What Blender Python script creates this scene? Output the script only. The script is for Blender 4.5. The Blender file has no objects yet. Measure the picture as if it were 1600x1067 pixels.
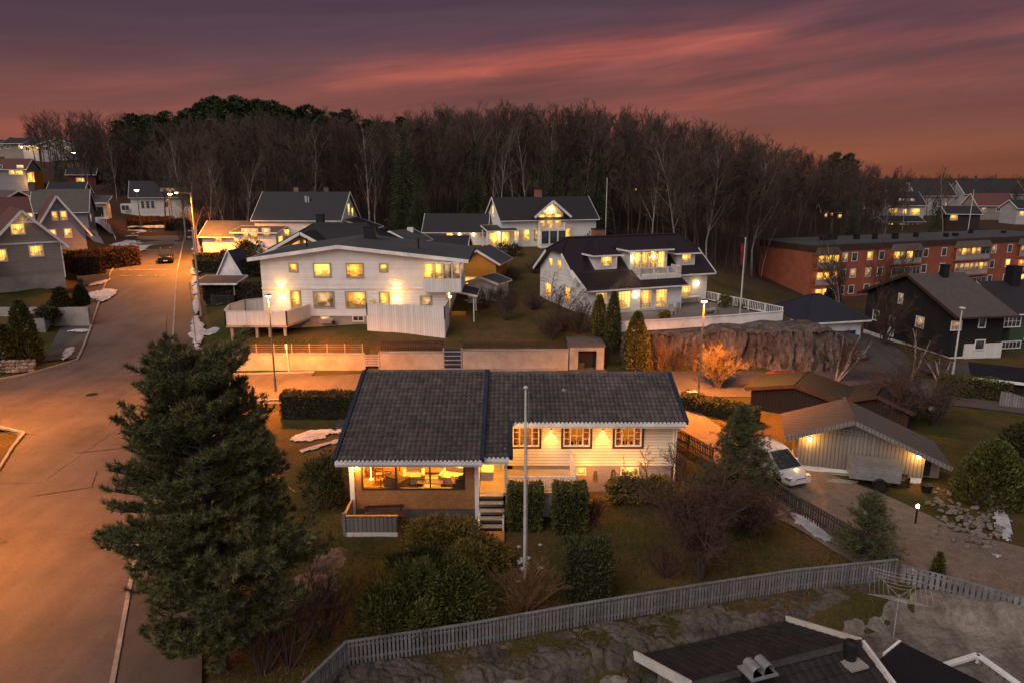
LAMP_E = 18500
import bpy, math, random
from mathutils import Vector, Matrix, noise
R = math.radians
rnd = random.Random(7)
sc = bpy.context.scene
C = sc.collection
V = Vector
# ---------------------------------------------------------------- camera model
FPX, HOR, CAMZ = 1100.0, 275.0, 16.5
PIT = math.atan((533.5 - HOR) / FPX)
SP, CP = math.sin(PIT), math.cos(PIT)
def ray(u, v):
    a = (v - 533.5) / FPX
    return V(((u - 800.0) / FPX, CP - SP * a, -(SP + CP * a)))
def G(u, v, z=0.0):
    d = ray(u, v); t = (z - CAMZ) / d.z
    return V((d.x * t, d.y * t, z))
def A(u, v, Y):
    d = ray(u, v); t = Y / d.y
    return V((d.x * t, Y, CAMZ + d.z * t))
def sm(a, b, t):
    if a > b: return 1 - sm(b, a, t)
    t = max(0.0, min(1.0, (t - a) / (b - a))); return t * t * (3 - 2 * t)
# ---------------------------------------------------------------- materials
MATS = {}
class NT:
    def __init__(s, name):
        s.m = bpy.data.materials.new(name); s.m.use_nodes = True
        s.t = s.m.node_tree; s.t.nodes.clear()
        s.out = s.n('ShaderNodeOutputMaterial')
    def n(s, typ, **kw):
        nd = s.t.nodes.new(typ)
        for k, v in kw.items():
            if hasattr(nd, k) and not k[0].isupper(): setattr(nd, k, v)
        return nd
    def l(s, a, b): s.t.links.new(a, b)
    def val(s, sock, v): sock.default_value = v
def c4(c): return (c[0], c[1], c[2], 1.0)
def pbsdf(k, col=None, rough=.8, metal=0.0, spec=.3):
    b = k.n('ShaderNodeBsdfPrincipled')
    if col is not None: b.inputs['Base Color'].default_value = c4(col)
    b.inputs['Roughness'].default_value = rough; b.inputs['Metallic'].default_value = metal
    b.inputs['Specular IOR Level'].default_value = spec
    k.l(b.outputs[0], k.out.inputs[0]); return b
def ramp(k, stops, interp='LINEAR'):
    r = k.n('ShaderNodeValToRGB'); cr = r.color_ramp; cr.interpolation = interp
    while len(cr.elements) < len(stops): cr.elements.new(.5)
    for e, (p, c) in zip(cr.elements, stops): e.position = p; e.color = c4(c)
    return r
def tex(k, scale=1.0, detail=6, rough=.6, vec=None, stretch=None, dist=0.0):
    n = k.n('ShaderNodeTexNoise'); n.inputs['Scale'].default_value = scale
    n.inputs['Detail'].default_value = detail; n.inputs['Roughness'].default_value = rough
    n.inputs['Distortion'].default_value = dist
    if vec is None:
        g = k.n('ShaderNodeNewGeometry'); vec = g.outputs['Position']
    if stretch:
        m = k.n('ShaderNodeMapping'); m.inputs['Scale'].default_value = stretch
        k.l(vec, m.inputs['Vector']); vec = m.outputs[0]
    k.l(vec, n.inputs['Vector']); return n
def mix(k, fac, a, b, typ='MIX'):
    m = k.n('ShaderNodeMix'); m.data_type = 'RGBA'; m.blend_type = typ
    for s, x in ((m.inputs[0], fac), (m.inputs[6], a), (m.inputs[7], b)):
        if hasattr(x, 'links') or hasattr(x, 'is_output'): k.l(x, s)
        elif isinstance(x, (int, float)): s.default_value = x
        else: s.default_value = c4(x)
    return m.outputs[2]
def bump(k, b, h, strength=.4, dist=.05):
    bp = k.n('ShaderNodeBump'); bp.inputs['Strength'].default_value = strength; bp.inputs['Distance'].default_value = dist
    k.l(h, bp.inputs['Height']); k.l(bp.outputs[0], b.inputs['Normal'])
def plain(name, c1, c2=None, scale=3.0, rough=.8, metal=0, spec=.3, bmp=0.0, bscale=None, bdist=.03, island=0.0):
    """noise-mottled surface"""
    if name in MATS: return MATS[name]
    k = NT(name); b = pbsdf(k, c1, rough, metal, spec)
    if c2 is None: c2 = tuple(x * .72 for x in c1)
    n = tex(k, scale); r = ramp(k, [(.3, c1), (.7, c2)]); k.l(n.outputs[0], r.inputs[0])
    col = r.outputs[0]
    n3 = tex(k, scale * .13, 3); r3 = ramp(k, [(.35, (.82, .82, .82)), (.65, (1.12, 1.12, 1.12))]); k.l(n3.outputs[0], r3.inputs[0])
    col = mix(k, 1.0, col, r3.outputs[0], 'MULTIPLY')
    if island:
        g = k.n('ShaderNodeNewGeometry')
        r2 = ramp(k, [(0, (1 - island,) * 3), (1, (1 + island,) * 3)]); k.l(g.outputs['Random Per Island'], r2.inputs[0])
        col = mix(k, 1.0, col, r2.outputs[0], 'MULTIPLY')
    k.l(col, b.inputs['Base Color'])
    if bmp:
        n2 = tex(k, bscale or scale * 4, 4); bump(k, b, n2.outputs[0], bmp, bdist)
    MATS[name] = k.m; return k.m
def boards(name, c1, c2=None, pitch=.15, vertical=False, rough=.65, depth=.6, groove_dark=.25):
    """painted timber cladding; grooves follow the local axes (horizontal boards, or upright ones)"""
    if name in MATS: return MATS[name]
    k = NT(name); b = pbsdf(k, c1, rough)
    if c2 is None: c2 = tuple(x * .86 for x in c1)
    tc = k.n('ShaderNodeTexCoord'); sp = k.n('ShaderNodeSeparateXYZ'); k.l(tc.outputs['Object'], sp.inputs[0])
    if vertical:
        ad = k.n('ShaderNodeMath', operation='ADD'); k.l(sp.outputs[0], ad.inputs[0]); k.l(sp.outputs[1], ad.inputs[1]); co = ad.outputs[0]
    else: co = sp.outputs[2]
    dv = k.n('ShaderNodeMath', operation='DIVIDE'); k.l(co, dv.inputs[0]); dv.inputs[1].default_value = pitch
    fr = k.n('ShaderNodeMath', operation='FRACT'); k.l(dv.outputs[0], fr.inputs[0])
    fl = k.n('ShaderNodeMath', operation='FLOOR'); k.l(dv.outputs[0], fl.inputs[0])
    wn = k.n('ShaderNodeTexWhiteNoise', noise_dimensions='1D'); k.l(fl.outputs[0], wn.inputs['W'])
    if vertical: h = ramp(k, [(0, (0, 0, 0)), (.12, (0, 0, 0)), (.16, (1, 1, 1)), (.84, (1, 1, 1)), (.88, (0, 0, 0))])
    else: h = ramp(k, [(0, (1, 1, 1)), (.86, (.35, .35, .35)), (.93, (0, 0, 0)), (1, (0, 0, 0))])
    k.l(fr.outputs[0], h.inputs[0])
    n = tex(k, 1.3, 6, stretch=(1, 1, .5)); r = ramp(k, [(.3, c1), (.75, c2)]); k.l(n.outputs[0], r.inputs[0])
    rb = ramp(k, [(0, (.9, .9, .9)), (1, (1.05, 1.05, 1.05))]); k.l(wn.outputs[0], rb.inputs[0])
    col = mix(k, 1.0, r.outputs[0], rb.outputs[0], 'MULTIPLY')
    gr = ramp(k, [(0, (1 - groove_dark * 1.6,) * 3), (.4, (1, 1, 1))]); k.l(h.outputs[0], gr.inputs[0])  # base colour darkened along the board grooves
    col = mix(k, 1.0, col, gr.outputs[0], 'MULTIPLY')
    k.l(col, b.inputs['Base Color']); bump(k, b, h.outputs[0], depth, .03)
    MATS[name] = k.m; return k.m
def brick(name, c1, c2, mortar, scale=5.0, bw=.5, bh=.25, rough=.85):
    if name in MATS: return MATS[name]
    k = NT(name); b = pbsdf(k, c1, rough)
    tc = k.n('ShaderNodeTexCoord'); sp = k.n('ShaderNodeSeparateXYZ'); k.l(tc.outputs['Object'], sp.inputs[0])
    ad = k.n('ShaderNodeMath', operation='ADD'); k.l(sp.outputs[0], ad.inputs[0]); k.l(sp.outputs[1], ad.inputs[1])
    cb = k.n('ShaderNodeCombineXYZ'); k.l(ad.outputs[0], cb.inputs[0]); k.l(sp.outputs[2], cb.inputs[1])
    t = k.n('ShaderNodeTexBrick'); k.l(cb.outputs[0], t.inputs[0])
    t.inputs['Color1'].default_value = c4(c1); t.inputs['Color2'].default_value = c4(c2); t.inputs['Mortar'].default_value = c4(mortar)
    t.inputs['Scale'].default_value = scale; t.inputs['Brick Width'].default_value = bw; t.inputs['Row Height'].default_value = bh
    t.inputs['Mortar Size'].default_value = .018
    n = tex(k, .8, 6); r = ramp(k, [(.3, (.75, .75, .75)), (.7, (1.15, 1.15, 1.15))]); k.l(n.outputs[0], r.inputs[0])
    k.l(mix(k, 1.0, t.outputs[0], r.outputs[0], 'MULTIPLY'), b.inputs['Base Color'])
    MATS[name] = k.m; return k.m
def rooftile(name, c1, c2, px=.3, py=.35, rough=.55):
    """roof covering with courses and columns in bump; local x/y/z coordinates"""
    if name in MATS: return MATS[name]
    k = NT(name); b = pbsdf(k, c1, rough, spec=.4)
    tc = k.n('ShaderNodeTexCoord'); sp = k.n('ShaderNodeSeparateXYZ'); k.l(tc.outputs['Object'], sp.inputs[0])
    def fr(o, d):
        m = k.n('ShaderNodeMath', operation='DIVIDE'); k.l(o, m.inputs[0]); m.inputs[1].default_value = d
        f = k.n('ShaderNodeMath', operation='FRACT'); k.l(m.outputs[0], f.inputs[0]); return f.outputs[0]
    a = k.n('ShaderNodeMath', operation='ADD'); k.l(fr(sp.outputs[2], py * .45), a.inputs[0]); 
    pp = k.n('ShaderNodeMath', operation='PINGPONG'); m2 = k.n('ShaderNodeMath', operation='ADD')
    k.l(sp.outputs[0], m2.inputs[0]); k.l(sp.outputs[1], m2.inputs[1]); k.l(m2.outputs[0], pp.inputs[0]); pp.inputs[1].default_value = px * .5
    mm = k.n('ShaderNodeMath', operation='MULTIPLY'); k.l(pp.outputs[0], mm.inputs[0]); mm.inputs[1].default_value = 4.0
    k.l(mm.outputs[0], a.inputs[1])
    n = tex(k, 2.0, 8, .7); r = ramp(k, [(.3, c1), (.7, c2)]); k.l(n.outputs[0], r.inputs[0])
    k.l(r.outputs[0], b.inputs['Base Color']); bump(k, b, a.outputs[0], .5, .05)
    MATS[name] = k.m; return k.m
def glow(name, c1, c2, strength, scale=1.6, dark=(.02, .012, .006), cover=.5):
    """lit pane: a room seen between curtains, with a lamp somewhere and furniture low down"""
    if name in MATS: return MATS[name]
    k = NT(name); b = pbsdf(k, (.02, .02, .02), .12, spec=.5)
    def MT(op, a, b_=None, c_=None):
        n = k.n('ShaderNodeMath', operation=op)
        for s, x in zip(n.inputs, (a, b_, c_)):
            if x is None: continue
            if hasattr(x, 'is_output'): k.l(x, s)
            else: s.default_value = x
        return n.outputs[0]
    tc = k.n('ShaderNodeTexCoord'); oi = k.n('ShaderNodeObjectInfo'); rd = oi.outputs['Random']
    g = k.n('ShaderNodeSeparateXYZ'); k.l(tc.outputs['Generated'], g.inputs[0]); nn = k.n('ShaderNodeSeparateXYZ'); k.l(tc.outputs['Normal'], nn.inputs[0])
    side = MT('GREATER_THAN', MT('ABSOLUTE', nn.outputs[0]), .5)
    cx = MT('ADD', MT('MULTIPLY', g.outputs[1], side), MT('MULTIPLY', g.outputs[0], MT('SUBTRACT', 1.0, side))); cz = g.outputs[2]
    cb = k.n('ShaderNodeCombineXYZ'); mr = MT('MULTIPLY', rd, 60)
    for i in range(3): k.l(mr, cb.inputs[i])
    ad = k.n('ShaderNodeVectorMath', operation='ADD'); k.l(tc.outputs['Object'], ad.inputs[0]); k.l(cb.outputs[0], ad.inputs[1])
    n = tex(k, scale, 3, .5, vec=ad.outputs[0]); r = ramp(k, [(.28, c2), (.62, c1)]); k.l(n.outputs[0], r.inputs[0])
    # lamp pool
    lx = MT('MULTIPLY_ADD', MT('FRACT', MT('MULTIPLY', rd, 7.3)), .6, .2); dx = MT('SUBTRACT', cx, lx); dz = MT('SUBTRACT', cz, .66)
    hot = MT('POWER', 2.718, MT('MULTIPLY', MT('ADD', MT('MULTIPLY', dx, dx), MT('MULTIPLY', dz, dz)), -9.0))
    lum = MT('MULTIPLY_ADD', hot, .75, MT('MULTIPLY_ADD', MT('FRACT', MT('MULTIPLY', rd, 3.7)), .45, .32))
    # furniture in the lower part
    v = k.n('ShaderNodeTexVoronoi'); v.inputs['Scale'].default_value = 2.2; v.distance = 'CHEBYCHEV'; k.l(ad.outputs[0], v.inputs['Vector'])
    sc_ = k.n('ShaderNodeSeparateColor'); k.l(v.outputs['Color'], sc_.inputs[0])
    low = MT('LESS_THAN', cz, MT('MULTIPLY', sc_.outputs[0], .62)); lum = MT('MULTIPLY', lum, MT('MULTIPLY_ADD', low, -(.35 + cover * .5), 1.0))
    # curtains at both sides
    cw = MT('MULTIPLY_ADD', MT('FRACT', MT('MULTIPLY', rd, 11.9)), .2, .04); cur = MT('GREATER_THAN', MT('ABSOLUTE', MT('SUBTRACT', cx, .5)), MT('SUBTRACT', .5, cw))
    fold = MT('MULTIPLY_ADD', MT('SINE', MT('MULTIPLY', cx, 90)), .18, .62)
    lum = MT('MULTIPLY', lum, MT('ADD', MT('MULTIPLY', cur, fold), MT('SUBTRACT', 1.0, cur)))
    cmb = k.n('ShaderNodeVectorMath', operation='SCALE'); k.l(r.outputs[0], cmb.inputs[0]); k.l(lum, cmb.inputs['Scale'])
    k.l(cmb.outputs[0], b.inputs['Emission Color']); b.inputs['Emission Strength'].default_value = strength * 1.35
    MATS[name] = k.m; return k.m
def emit(name, c, s):
    if name in MATS: return MATS[name]
    k = NT(name); b = pbsdf(k, c, .4); b.inputs['Emission Color'].default_value = c4(c); b.inputs['Emission Strength'].default_value = s
    MATS[name] = k.m; return k.m
# ---------------------------------------------------------------- mesh builder
class MB:
    def __init__(s): s.v = []; s.f = []; s.mi = []; s.cur = 0
    def use(s, i): s.cur = i; return s
    def add(s, vs, fs):
        o = len(s.v); s.v.extend([tuple(p) for p in vs])
        for f in fs: s.f.append(tuple(i + o for i in f)); s.mi.append(s.cur)
        return s
    def quad(s, *p): return s.add(p, [tuple(range(len(p)))])
    def box(s, x0, y0, z0, x1, y1, z1):
        return s.add([(x0, y0, z0), (x1, y0, z0), (x1, y1, z0), (x0, y1, z0), (x0, y0, z1), (x1, y0, z1), (x1, y1, z1), (x0, y1, z1)],
                     [(3, 2, 1, 0), (4, 5, 6, 7), (0, 1, 5, 4), (1, 2, 6, 5), (2, 3, 7, 6), (3, 0, 4, 7)])
    def obox(s, c, ex, ey, ez):
        c, ex, ey, ez = V(c), V(ex), V(ey), V(ez); p = []
        for k in (-1, 1):
            for i, j in ((-1, -1), (1, -1), (1, 1), (-1, 1)): p.append(c + ex * i + ey * j + ez * k)
        return s.add(p, [(3, 2, 1, 0), (4, 5, 6, 7), (0, 1, 5, 4), (1, 2, 6, 5), (2, 3, 7, 6), (3, 0, 4, 7)])
    def bar(s, a, b, w, h, up=(0, 0, 1)):
        a, b = V(a), V(b); d = b - a; L = d.length; d.normalize(); up = V(up)
        sd = d.cross(up)
        if sd.length < 1e-4: sd = d.cross(V((0, 1, 0)))
        sd.normalize(); u2 = sd.cross(d).normalized()
        return s.obox((a + b) / 2, sd * w / 2, d * L / 2, u2 * h / 2)
    def slab(s, pts, n, t):
        """polygon thickened by t along n"""
        n = V(n).normalized() * t; k = len(pts); p = [V(q) for q in pts] + [V(q) - n for q in pts]
        fs = [tuple(range(k)), tuple(range(2 * k - 1, k - 1, -1))] + [((i + 1) % k, i, i + k, (i + 1) % k + k) for i in range(k)]
        return s.add(p, fs)
    def tube(s, pts, rad, n=6, cap=True):
        pts = [V(p) for p in pts]
        if not hasattr(rad, '__len__'): rad = [rad] * len(pts)
        vs = []; fs = []; m = len(pts); ref = None
        for i, p in enumerate(pts):
            d = (pts[min(i + 1, m - 1)] - pts[max(i - 1, 0)])
            if d.length < 1e-6: d = V((0, 0, 1))
            d.normalize()
            if ref is None: ref = V((1, 0, 0)) if abs(d.x) < .8 else V((0, 1, 0))
            a = (ref - d * ref.dot(d)).normalized(); b = d.cross(a); ref = a
            for k in range(n):
                t = 2 * math.pi * k / n
                vs.append(p + (a * math.cos(t) + b * math.sin(t)) * rad[i])
        for i in range(m - 1):
            for k in range(n):
                k2 = (k + 1) % n; fs.append((i * n + k, i * n + k2, (i + 1) * n + k2, (i + 1) * n + k))
        if cap: fs.append(tuple(range(n - 1, -1, -1))); fs.append(tuple((m - 1) * n + k for k in range(n)))
        return s.add(vs, fs)
    def lathe(s, c, prof, n=12):
        c = V(c); vs = []; fs = []
        for r, z in prof:
            for k in range(n):
                t = 2 * math.pi * k / n; vs.append(c + V((r * math.cos(t), r * math.sin(t), z)))
        for i in range(len(prof) - 1):
            for k in range(n):
                k2 = (k + 1) % n; fs.append((i * n + k, i * n + k2, (i + 1) * n + k2, (i + 1) * n + k))
        fs.append(tuple(range(n - 1, -1, -1))); fs.append(tuple((len(prof) - 1) * n + k for k in range(n)))
        return s.add(vs, fs)
    def blob(s, c, r, seed=0, n=10, amp=.25, freq=1.0, flat=None):
        c = V(c); r = V(r) if hasattr(r, '__len__') else V((r, r, r)); vs = []; fs = []; m = max(4, n // 2 + 1)
        for i in range(m + 1):
            ph = math.pi * i / m
            for k in range(n):
                th = 2 * math.pi * k / n
                d = V((math.sin(ph) * math.cos(th), math.sin(ph) * math.sin(th), math.cos(ph)))
                q = 1 + amp * noise.noise(d * freq * 1.7 + V((seed * 3.1, seed * 1.7, seed)))
                vs.append(c + V((d.x * r.x, d.y * r.y, d.z * r.z)) * q)
        for i in range(m):
            for k in range(n):
                k2 = (k + 1) % n; fs.append((i * n + k, (i + 1) * n + k, (i + 1) * n + k2, i * n + k2))
        return s.add(vs, fs)
    def build(s, name, mat=None, parent=None, loc=None, smooth=False):
        me = bpy.data.meshes.new(name); me.from_pydata(s.v, [], s.f); me.update()
        for m in (mat if isinstance(mat, (list, tuple)) else [mat]):
            if m: me.materials.append(m)
        if isinstance(mat, (list, tuple)) and len(mat) > 1: me.polygons.foreach_set('material_index', s.mi)
        if smooth: me.polygons.foreach_set('use_smooth', [True] * len(me.polygons))
        o = bpy.data.objects.new(name, me); C.objects.link(o)
        if parent: o.parent = parent
        if loc is not None: o.location = loc
        return o
def tag(o, label=None, cat=None, group=None, kind=None):
    if label: o['label'] = label
    if cat: o['category'] = cat
    if group: o['group'] = group
    if kind: o['kind'] = kind
    return o
def thing(name, label, cat, loc, rz=0.0, group=None):
    o = bpy.data.objects.new(name, None); C.objects.link(o); o.empty_display_size = .2
    o.location = loc; o.rotation_euler = (0, 0, rz); return tag(o, label, cat, group)
def copy_tree(o, parent=None):
    c = o.copy(); C.objects.link(c); c.parent = parent
    for ch in o.children: copy_tree(ch, c)
    return c
def light(name, kind, loc, energy, col, parent=None, rad=.08, spot=None, rot=None):
    d = bpy.data.lights.new(name, kind); d.energy = energy; d.color = col
    if kind in ('POINT', 'SPOT'): d.shadow_soft_size = rad
    if spot: d.spot_size = R(spot); d.spot_blend = .7
    o = bpy.data.objects.new(name, d); C.objects.link(o); o.location = loc
    if rot: o.rotation_euler = rot
    if parent: o.parent = parent
    return o
WARM = (1.0, .62, .22); SODIUM = (1.0, .285, .022)
# ---------------------------------------------------------------- material library
M = {}
M['white'] = boards('white_siding', (.72, .69, .66), (.62, .59, .56), .16)
M['cream'] = boards('cream_siding', (.72, .63, .51), (.64, .55, .43), .165, depth=1.0, groove_dark=.45)
M['whitev'] = boards('white_upright_boards', (.70, .67, .64), (.60, .57, .54), .17, True, depth=.4, groove_dark=.12)
M['trim'] = plain('white_paint', (.74, .71, .69), (.62, .6, .58), 6, .55)
M['greytrim'] = plain('grey_trim', (.36, .32, .3), None, 5, .6)
M['brownwood'] = plain('dark_brown_casing', (.055, .03, .022), None, 8, .6)
M['greyboard'] = boards('grey_upright_boards', (.20, .18, .165), (.16, .145, .135), .2, True, depth=.6, groove_dark=.28)
M['taupe'] = boards('taupe_siding', (.27, .22, .19), (.22, .18, .155), .17)
M['lilac'] = boards('pale_grey_siding', (.26, .24, .27), (.21, .195, .225), .17)
M['blackboard'] = boards('black_stained_boards', (.012, .010, .010), (.02, .016, .015), .16, rough=.75, groove_dark=.5)
M['greenboard'] = boards('green_painted_boards', (.045, .07, .045), (.035, .055, .035), .15)
M['darkwood'] = boards('dark_brown_boards', (.035, .02, .016), (.025, .015, .012), .22, True)
M['yellowboard'] = boards('ochre_boards', (.62, .25, .03), (.5, .2, .025), .16)
M['redboard'] = boards('red_boards', (.16, .03, .02), (.12, .025, .018), .15)
M['plinth'] = plain('mauve_plaster', (.30, .24, .27), (.24, .19, .215), 2.5, .9, bmp=.3)
M['concrete'] = plain('concrete', (.34, .30, .27), (.22, .19, .17), 1.1, .9, bmp=.35, bscale=7)
M['stonewall'] = plain('pale_cast_wall', (.42, .34, .27), (.27, .21, .17), .9, .9, bmp=.4, bscale=5)
M['dkconc'] = plain('dark_concrete', (.12, .105, .1), (.08, .07, .068), 2, .9, bmp=.3)
M['brickw'] = brick('yellow_brown_brick', (.40, .185, .06), (.29, .125, .042), (.24, .15, .08), 4.2)
M['brickr'] = brick('red_brick', (.35, .088, .040), (.25, .06, .03), (.22, .12, .08), 4.0)
M['brickc'] = brick('chimney_brick', (.30, .10, .06), (.2, .07, .045), (.2, .16, .13), 5)
M['tile'] = plain('concrete_roof_tile', (.105, .088, .082), (.062, .05, .048), 1.7, .75, island=.22, bmp=.3, bscale=14)
M['roofblack'] = rooftile('black_tile_roof', (.016, .015, .018), (.026, .024, .027))
M['roofplum'] = rooftile('plum_glazed_tile', (.022, .014, .018), (.016, .010, .013), .28, .36, .3)
M['roofred'] = rooftile('weathered_red_tile', (.12, .045, .035), (.085, .035, .03))
M['roofgrey'] = rooftile('grey_slate_tile', (.095, .075, .066), (.06, .05, .045), .4, .3)
M['rooffelt'] = plain('grey_roofing_felt', (.07, .07, .075), (.05, .05, .055), 1.5, .8, bmp=.2)
M['roofgreen'] = plain('dark_green_felt', (.014, .019, .019), (.010, .014, .014), 1.2, .85)
M['roofblue'] = rooftile('dark_blue_tile', (.022, .02, .034), (.017, .016, .028))
M['shingle'] = rooftile('brown_shingle', (.115, .085, .07), (.075, .058, .05), .5, .45, .85)
M['verge'] = plain('blue_grey_metal', (.035, .045, .075), None, 5, .5, .3)
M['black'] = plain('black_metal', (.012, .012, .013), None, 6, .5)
M['steel'] = plain('galvanised_steel', (.45, .45, .46), (.33, .33, .34), 4, .4, .7)
M['pole'] = plain('weathered_white_pole', (.6, .56, .52), (.45, .42, .39), 5, .5)
M['poledark'] = plain('grey_lamp_post', (.22, .19, .17), None, 5, .5, .4)
M['woodpole'] = plain('pale_timber_pole', (.38, .29, .22), None, 6, .85)
M['fence'] = plain('weathered_grey_paint', (.19, .18, .185), (.12, .115, .12), 7, .8, island=.2)
M['fencedark'] = plain('dark_weathered_timber', (.055, .05, .047), (.035, .032, .03), 7, .85, island=.2)
M['deck'] = plain('porch_boards', (.42, .33, .24), (.34, .26, .18), 6, .7)
M['wood'] = plain('pale_wood', (.42, .22, .09), (.32, .16, .06), 5, .6)
M['whitefar'] = boards('dimmed_white_siding', (.40, .37, .37), (.33, .30, .31), .18)  # white siding darkened in colour so far walls read dimmer
M['redwood'] = plain('dark_red_timber', (.10, .025, .02), None, 6, .7)
M['gravel'] = plain('gravel', (.20, .145, .115), (.11, .08, .065), 14, .95, bmp=.6, bscale=40)
M['snow'] = plain('old_snow', (.50, .50, .54), (.27, .255, .26), 2.2, .8, bmp=.6, bscale=9, bdist=.06)
M['stone'] = plain('field_stone', (.19, .155, .135), (.10, .082, .072), 3, .9, island=.35, bmp=.6, bscale=8, bdist=.05)
M['bark'] = plain('grey_brown_bark', (.085, .062, .052), (.045, .034, .03), 5, .95, bmp=.5)
M['barklight'] = plain('pale_birch_bark', (.33, .27, .24), (.14, .11, .10), 3, .9)
M['twig'] = plain('brown_twigs', (.088, .058, .045), (.055, .037, .031), 2, .95, island=.3)
M['twigwillow'] = plain('yellow_willow_twigs', (.25, .17, .08), (.19, .12, .055), 3, .95, island=.3)
M['twigorange'] = plain('orange_brown_twigs', (.20, .105, .05), (.14, .07, .034), 3, .95, island=.3)
M['twigred'] = plain('rust_coloured_twigs', (.095, .048, .034), (.06, .034, .027), 3, .95, island=.3)
M['needle'] = plain('pine_needles', (.085, .088, .032), (.052, .058, .022), 1.1, .7, island=.45)
M['needle2'] = plain('spruce_needles', (.050, .064, .026), (.034, .046, .019), .4, .75, island=.45)
M['thuja'] = plain('thuja_leaves', (.085, .082, .016), (.05, .054, .012), 1.2, .7, island=.45)
M['hedge'] = plain('hedge_leaves', (.054, .052, .016), (.032, .034, .011), 1.4, .75, island=.4)
M['juniper'] = plain('juniper_leaves', (.20, .135, .028), (.105, .085, .02), 1.0, .75, island=.4)  # leaf colour pushed golden for the window light on the junipers
M['core'] = plain('dark_core', (.018, .018, .009), None, 3, .95)
M['brownhedge'] = plain('dry_hedge', (.075, .04, .024), (.05, .028, .018), 2, .95, island=.4)
M['carwhite'] = plain('silver_white_paint', (.62, .61, .63), (.58, .57, .59), 1, .25, .2, .5)
M['cardark'] = plain('black_car_paint', (.010, .011, .014), None, 1, .2, .2, .5)
M['glassdark'] = plain('dark_glass', (.012, .013, .016), (.016, .017, .02), 1, .06, 0, .8)
M['rubber'] = plain('tyre_rubber', (.012, .012, .012), None, 4, .9)
M['green'] = plain('green_plastic', (.03, .22, .06), None, 4, .5)
M['blue'] = plain('blue_plastic', (.02, .04, .12), None, 4, .5)
M['orangeplastic'] = plain('orange_plastic', (.55, .12, .02), None, 4, .5)
M['fabric'] = plain('pale_upholstery', (.62, .52, .38), (.52, .43, .31), 5, .95)
M['fabricdark'] = plain('brown_upholstery', (.07, .045, .03), None, 5, .95)
M['inwall'] = plain('cream_interior_paint', (.62, .48, .28), (.56, .42, .24), 1.5, .85)
M['infloor'] = plain('oak_floor', (.42, .24, .10), (.34, .19, .08), 3, .5)
M['rug'] = plain('pale_rug', (.60, .50, .36), (.5, .41, .3), 9, .95)
M['curtain'] = plain('orange_curtain', (.45, .19, .05), (.38, .15, .04), 8, .9)
M['redflag'] = plain('red_cloth', (.16, .01, .016), None, 4, .8)
M['tarp'] = plain('blue_tarp', (.05, .055, .09), (.035, .04, .07), 2, .5)
M['lit'] = glow('lit_pane_warm', (1.0, .46, .075), (.55, .18, .025), 1.9)
M['lit2'] = glow('lit_pane_yellow', (1.0, .54, .10), (.70, .29, .045), 1.75, 1.3, (.22, .08, .015), .45)
M['lit3'] = glow('lit_pane_orange', (1.0, .38, .05), (.5, .13, .015), 1.7, 2.4)
M['litdim'] = glow('lit_pane_dim', (.50, .28, .12), (.15, .08, .04), 1.1, 2.0)
M['darkp'] = glow('faint_glow_pane', (.05, .045, .05), (.03, .026, .028), .35, 2.0)  # dark panes given a faint painted glow, no lamp behind
M['shade'] = emit('lamp_shade_glow', (1.0, .62, .2), 5)
M['bulb'] = emit('lamp_glow_warm', (1.0, .66, .26), 26)
M['bulbs'] = emit('lamp_glow_sodium', (1.0, .5, .14), 50)
M['bulbw'] = emit('lamp_glow_white', (1.0, .82, .5), 30)
# asphalt: dusty grey-brown with patches, tracks and cracks
def asphalt(name, c1, c2):
    k = NT(name); b = pbsdf(k, c1, .75, spec=.35)
    n = tex(k, .22, 7, .62); r = ramp(k, [(.34, c1), (.5, tuple((a + b) / 2 for a, b in zip(c1, c2))), (.58, c2), (.75, tuple(x * .72 for x in c2))]); k.l(n.outputs[0], r.inputs[0])
    n2 = tex(k, 9, 8, .8); r2 = ramp(k, [(.25, (.72, .72, .72)), (.75, (1.25, 1.25, 1.25))]); k.l(n2.outputs[0], r2.inputs[0])
    col = mix(k, 1.0, r.outputs[0], r2.outputs[0], 'MULTIPLY')
    n3 = tex(k, .9, 5, .6, stretch=(1.0, .12, 1)); r3 = ramp(k, [(.35, (.85, .84, .83)), (.65, (1.1, 1.1, 1.1))]); k.l(n3.outputs[0], r3.inputs[0])
    col = mix(k, 1.0, col, r3.outputs[0], 'MULTIPLY')
    v = k.n('ShaderNodeTexVoronoi'); v.feature = 'DISTANCE_TO_EDGE'; v.inputs['Scale'].default_value = .16
    g = k.n('ShaderNodeNewGeometry'); nd = tex(k, 1.2, 5); 
    av = k.n('ShaderNodeVectorMath', operation='MULTIPLY_ADD'); k.l(nd.outputs['Color'], av.inputs[0]); av.inputs[1].default_value = (1.4, 1.4, 1.4); k.l(g.outputs['Position'], av.inputs[2])
    k.l(av.outputs[0], v.inputs['Vector'])
    rv = ramp(k, [(0, (.45, .45, .45)), (.006, (1, 1, 1))]); k.l(v.outputs[0], rv.inputs[0])
    nm = tex(k, .1, 3); rm = ramp(k, [(.5, (0, 0, 0)), (.62, (1, 1, 1))]); k.l(nm.outputs[0], rm.inputs[0])
    ck = mix(k, rm.outputs[0], (1, 1, 1), rv.outputs[0])
    col = mix(k, 1.0, col, ck, 'MULTIPLY')
    k.l(col, b.inputs['Base Color']); bump(k, b, n2.outputs[0], .25, .01)
    MATS[name] = k.m; return k.m
M['asphalt'] = asphalt('worn_asphalt', (.098, .079, .077), (.066, .056, .058))
M['path'] = asphalt('dark_pavement', (.075, .064, .06), (.05, .044, .043))
M['kerb'] = plain('granite_kerb', (.30, .26, .235), (.2, .175, .16), 5, .9)
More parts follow.
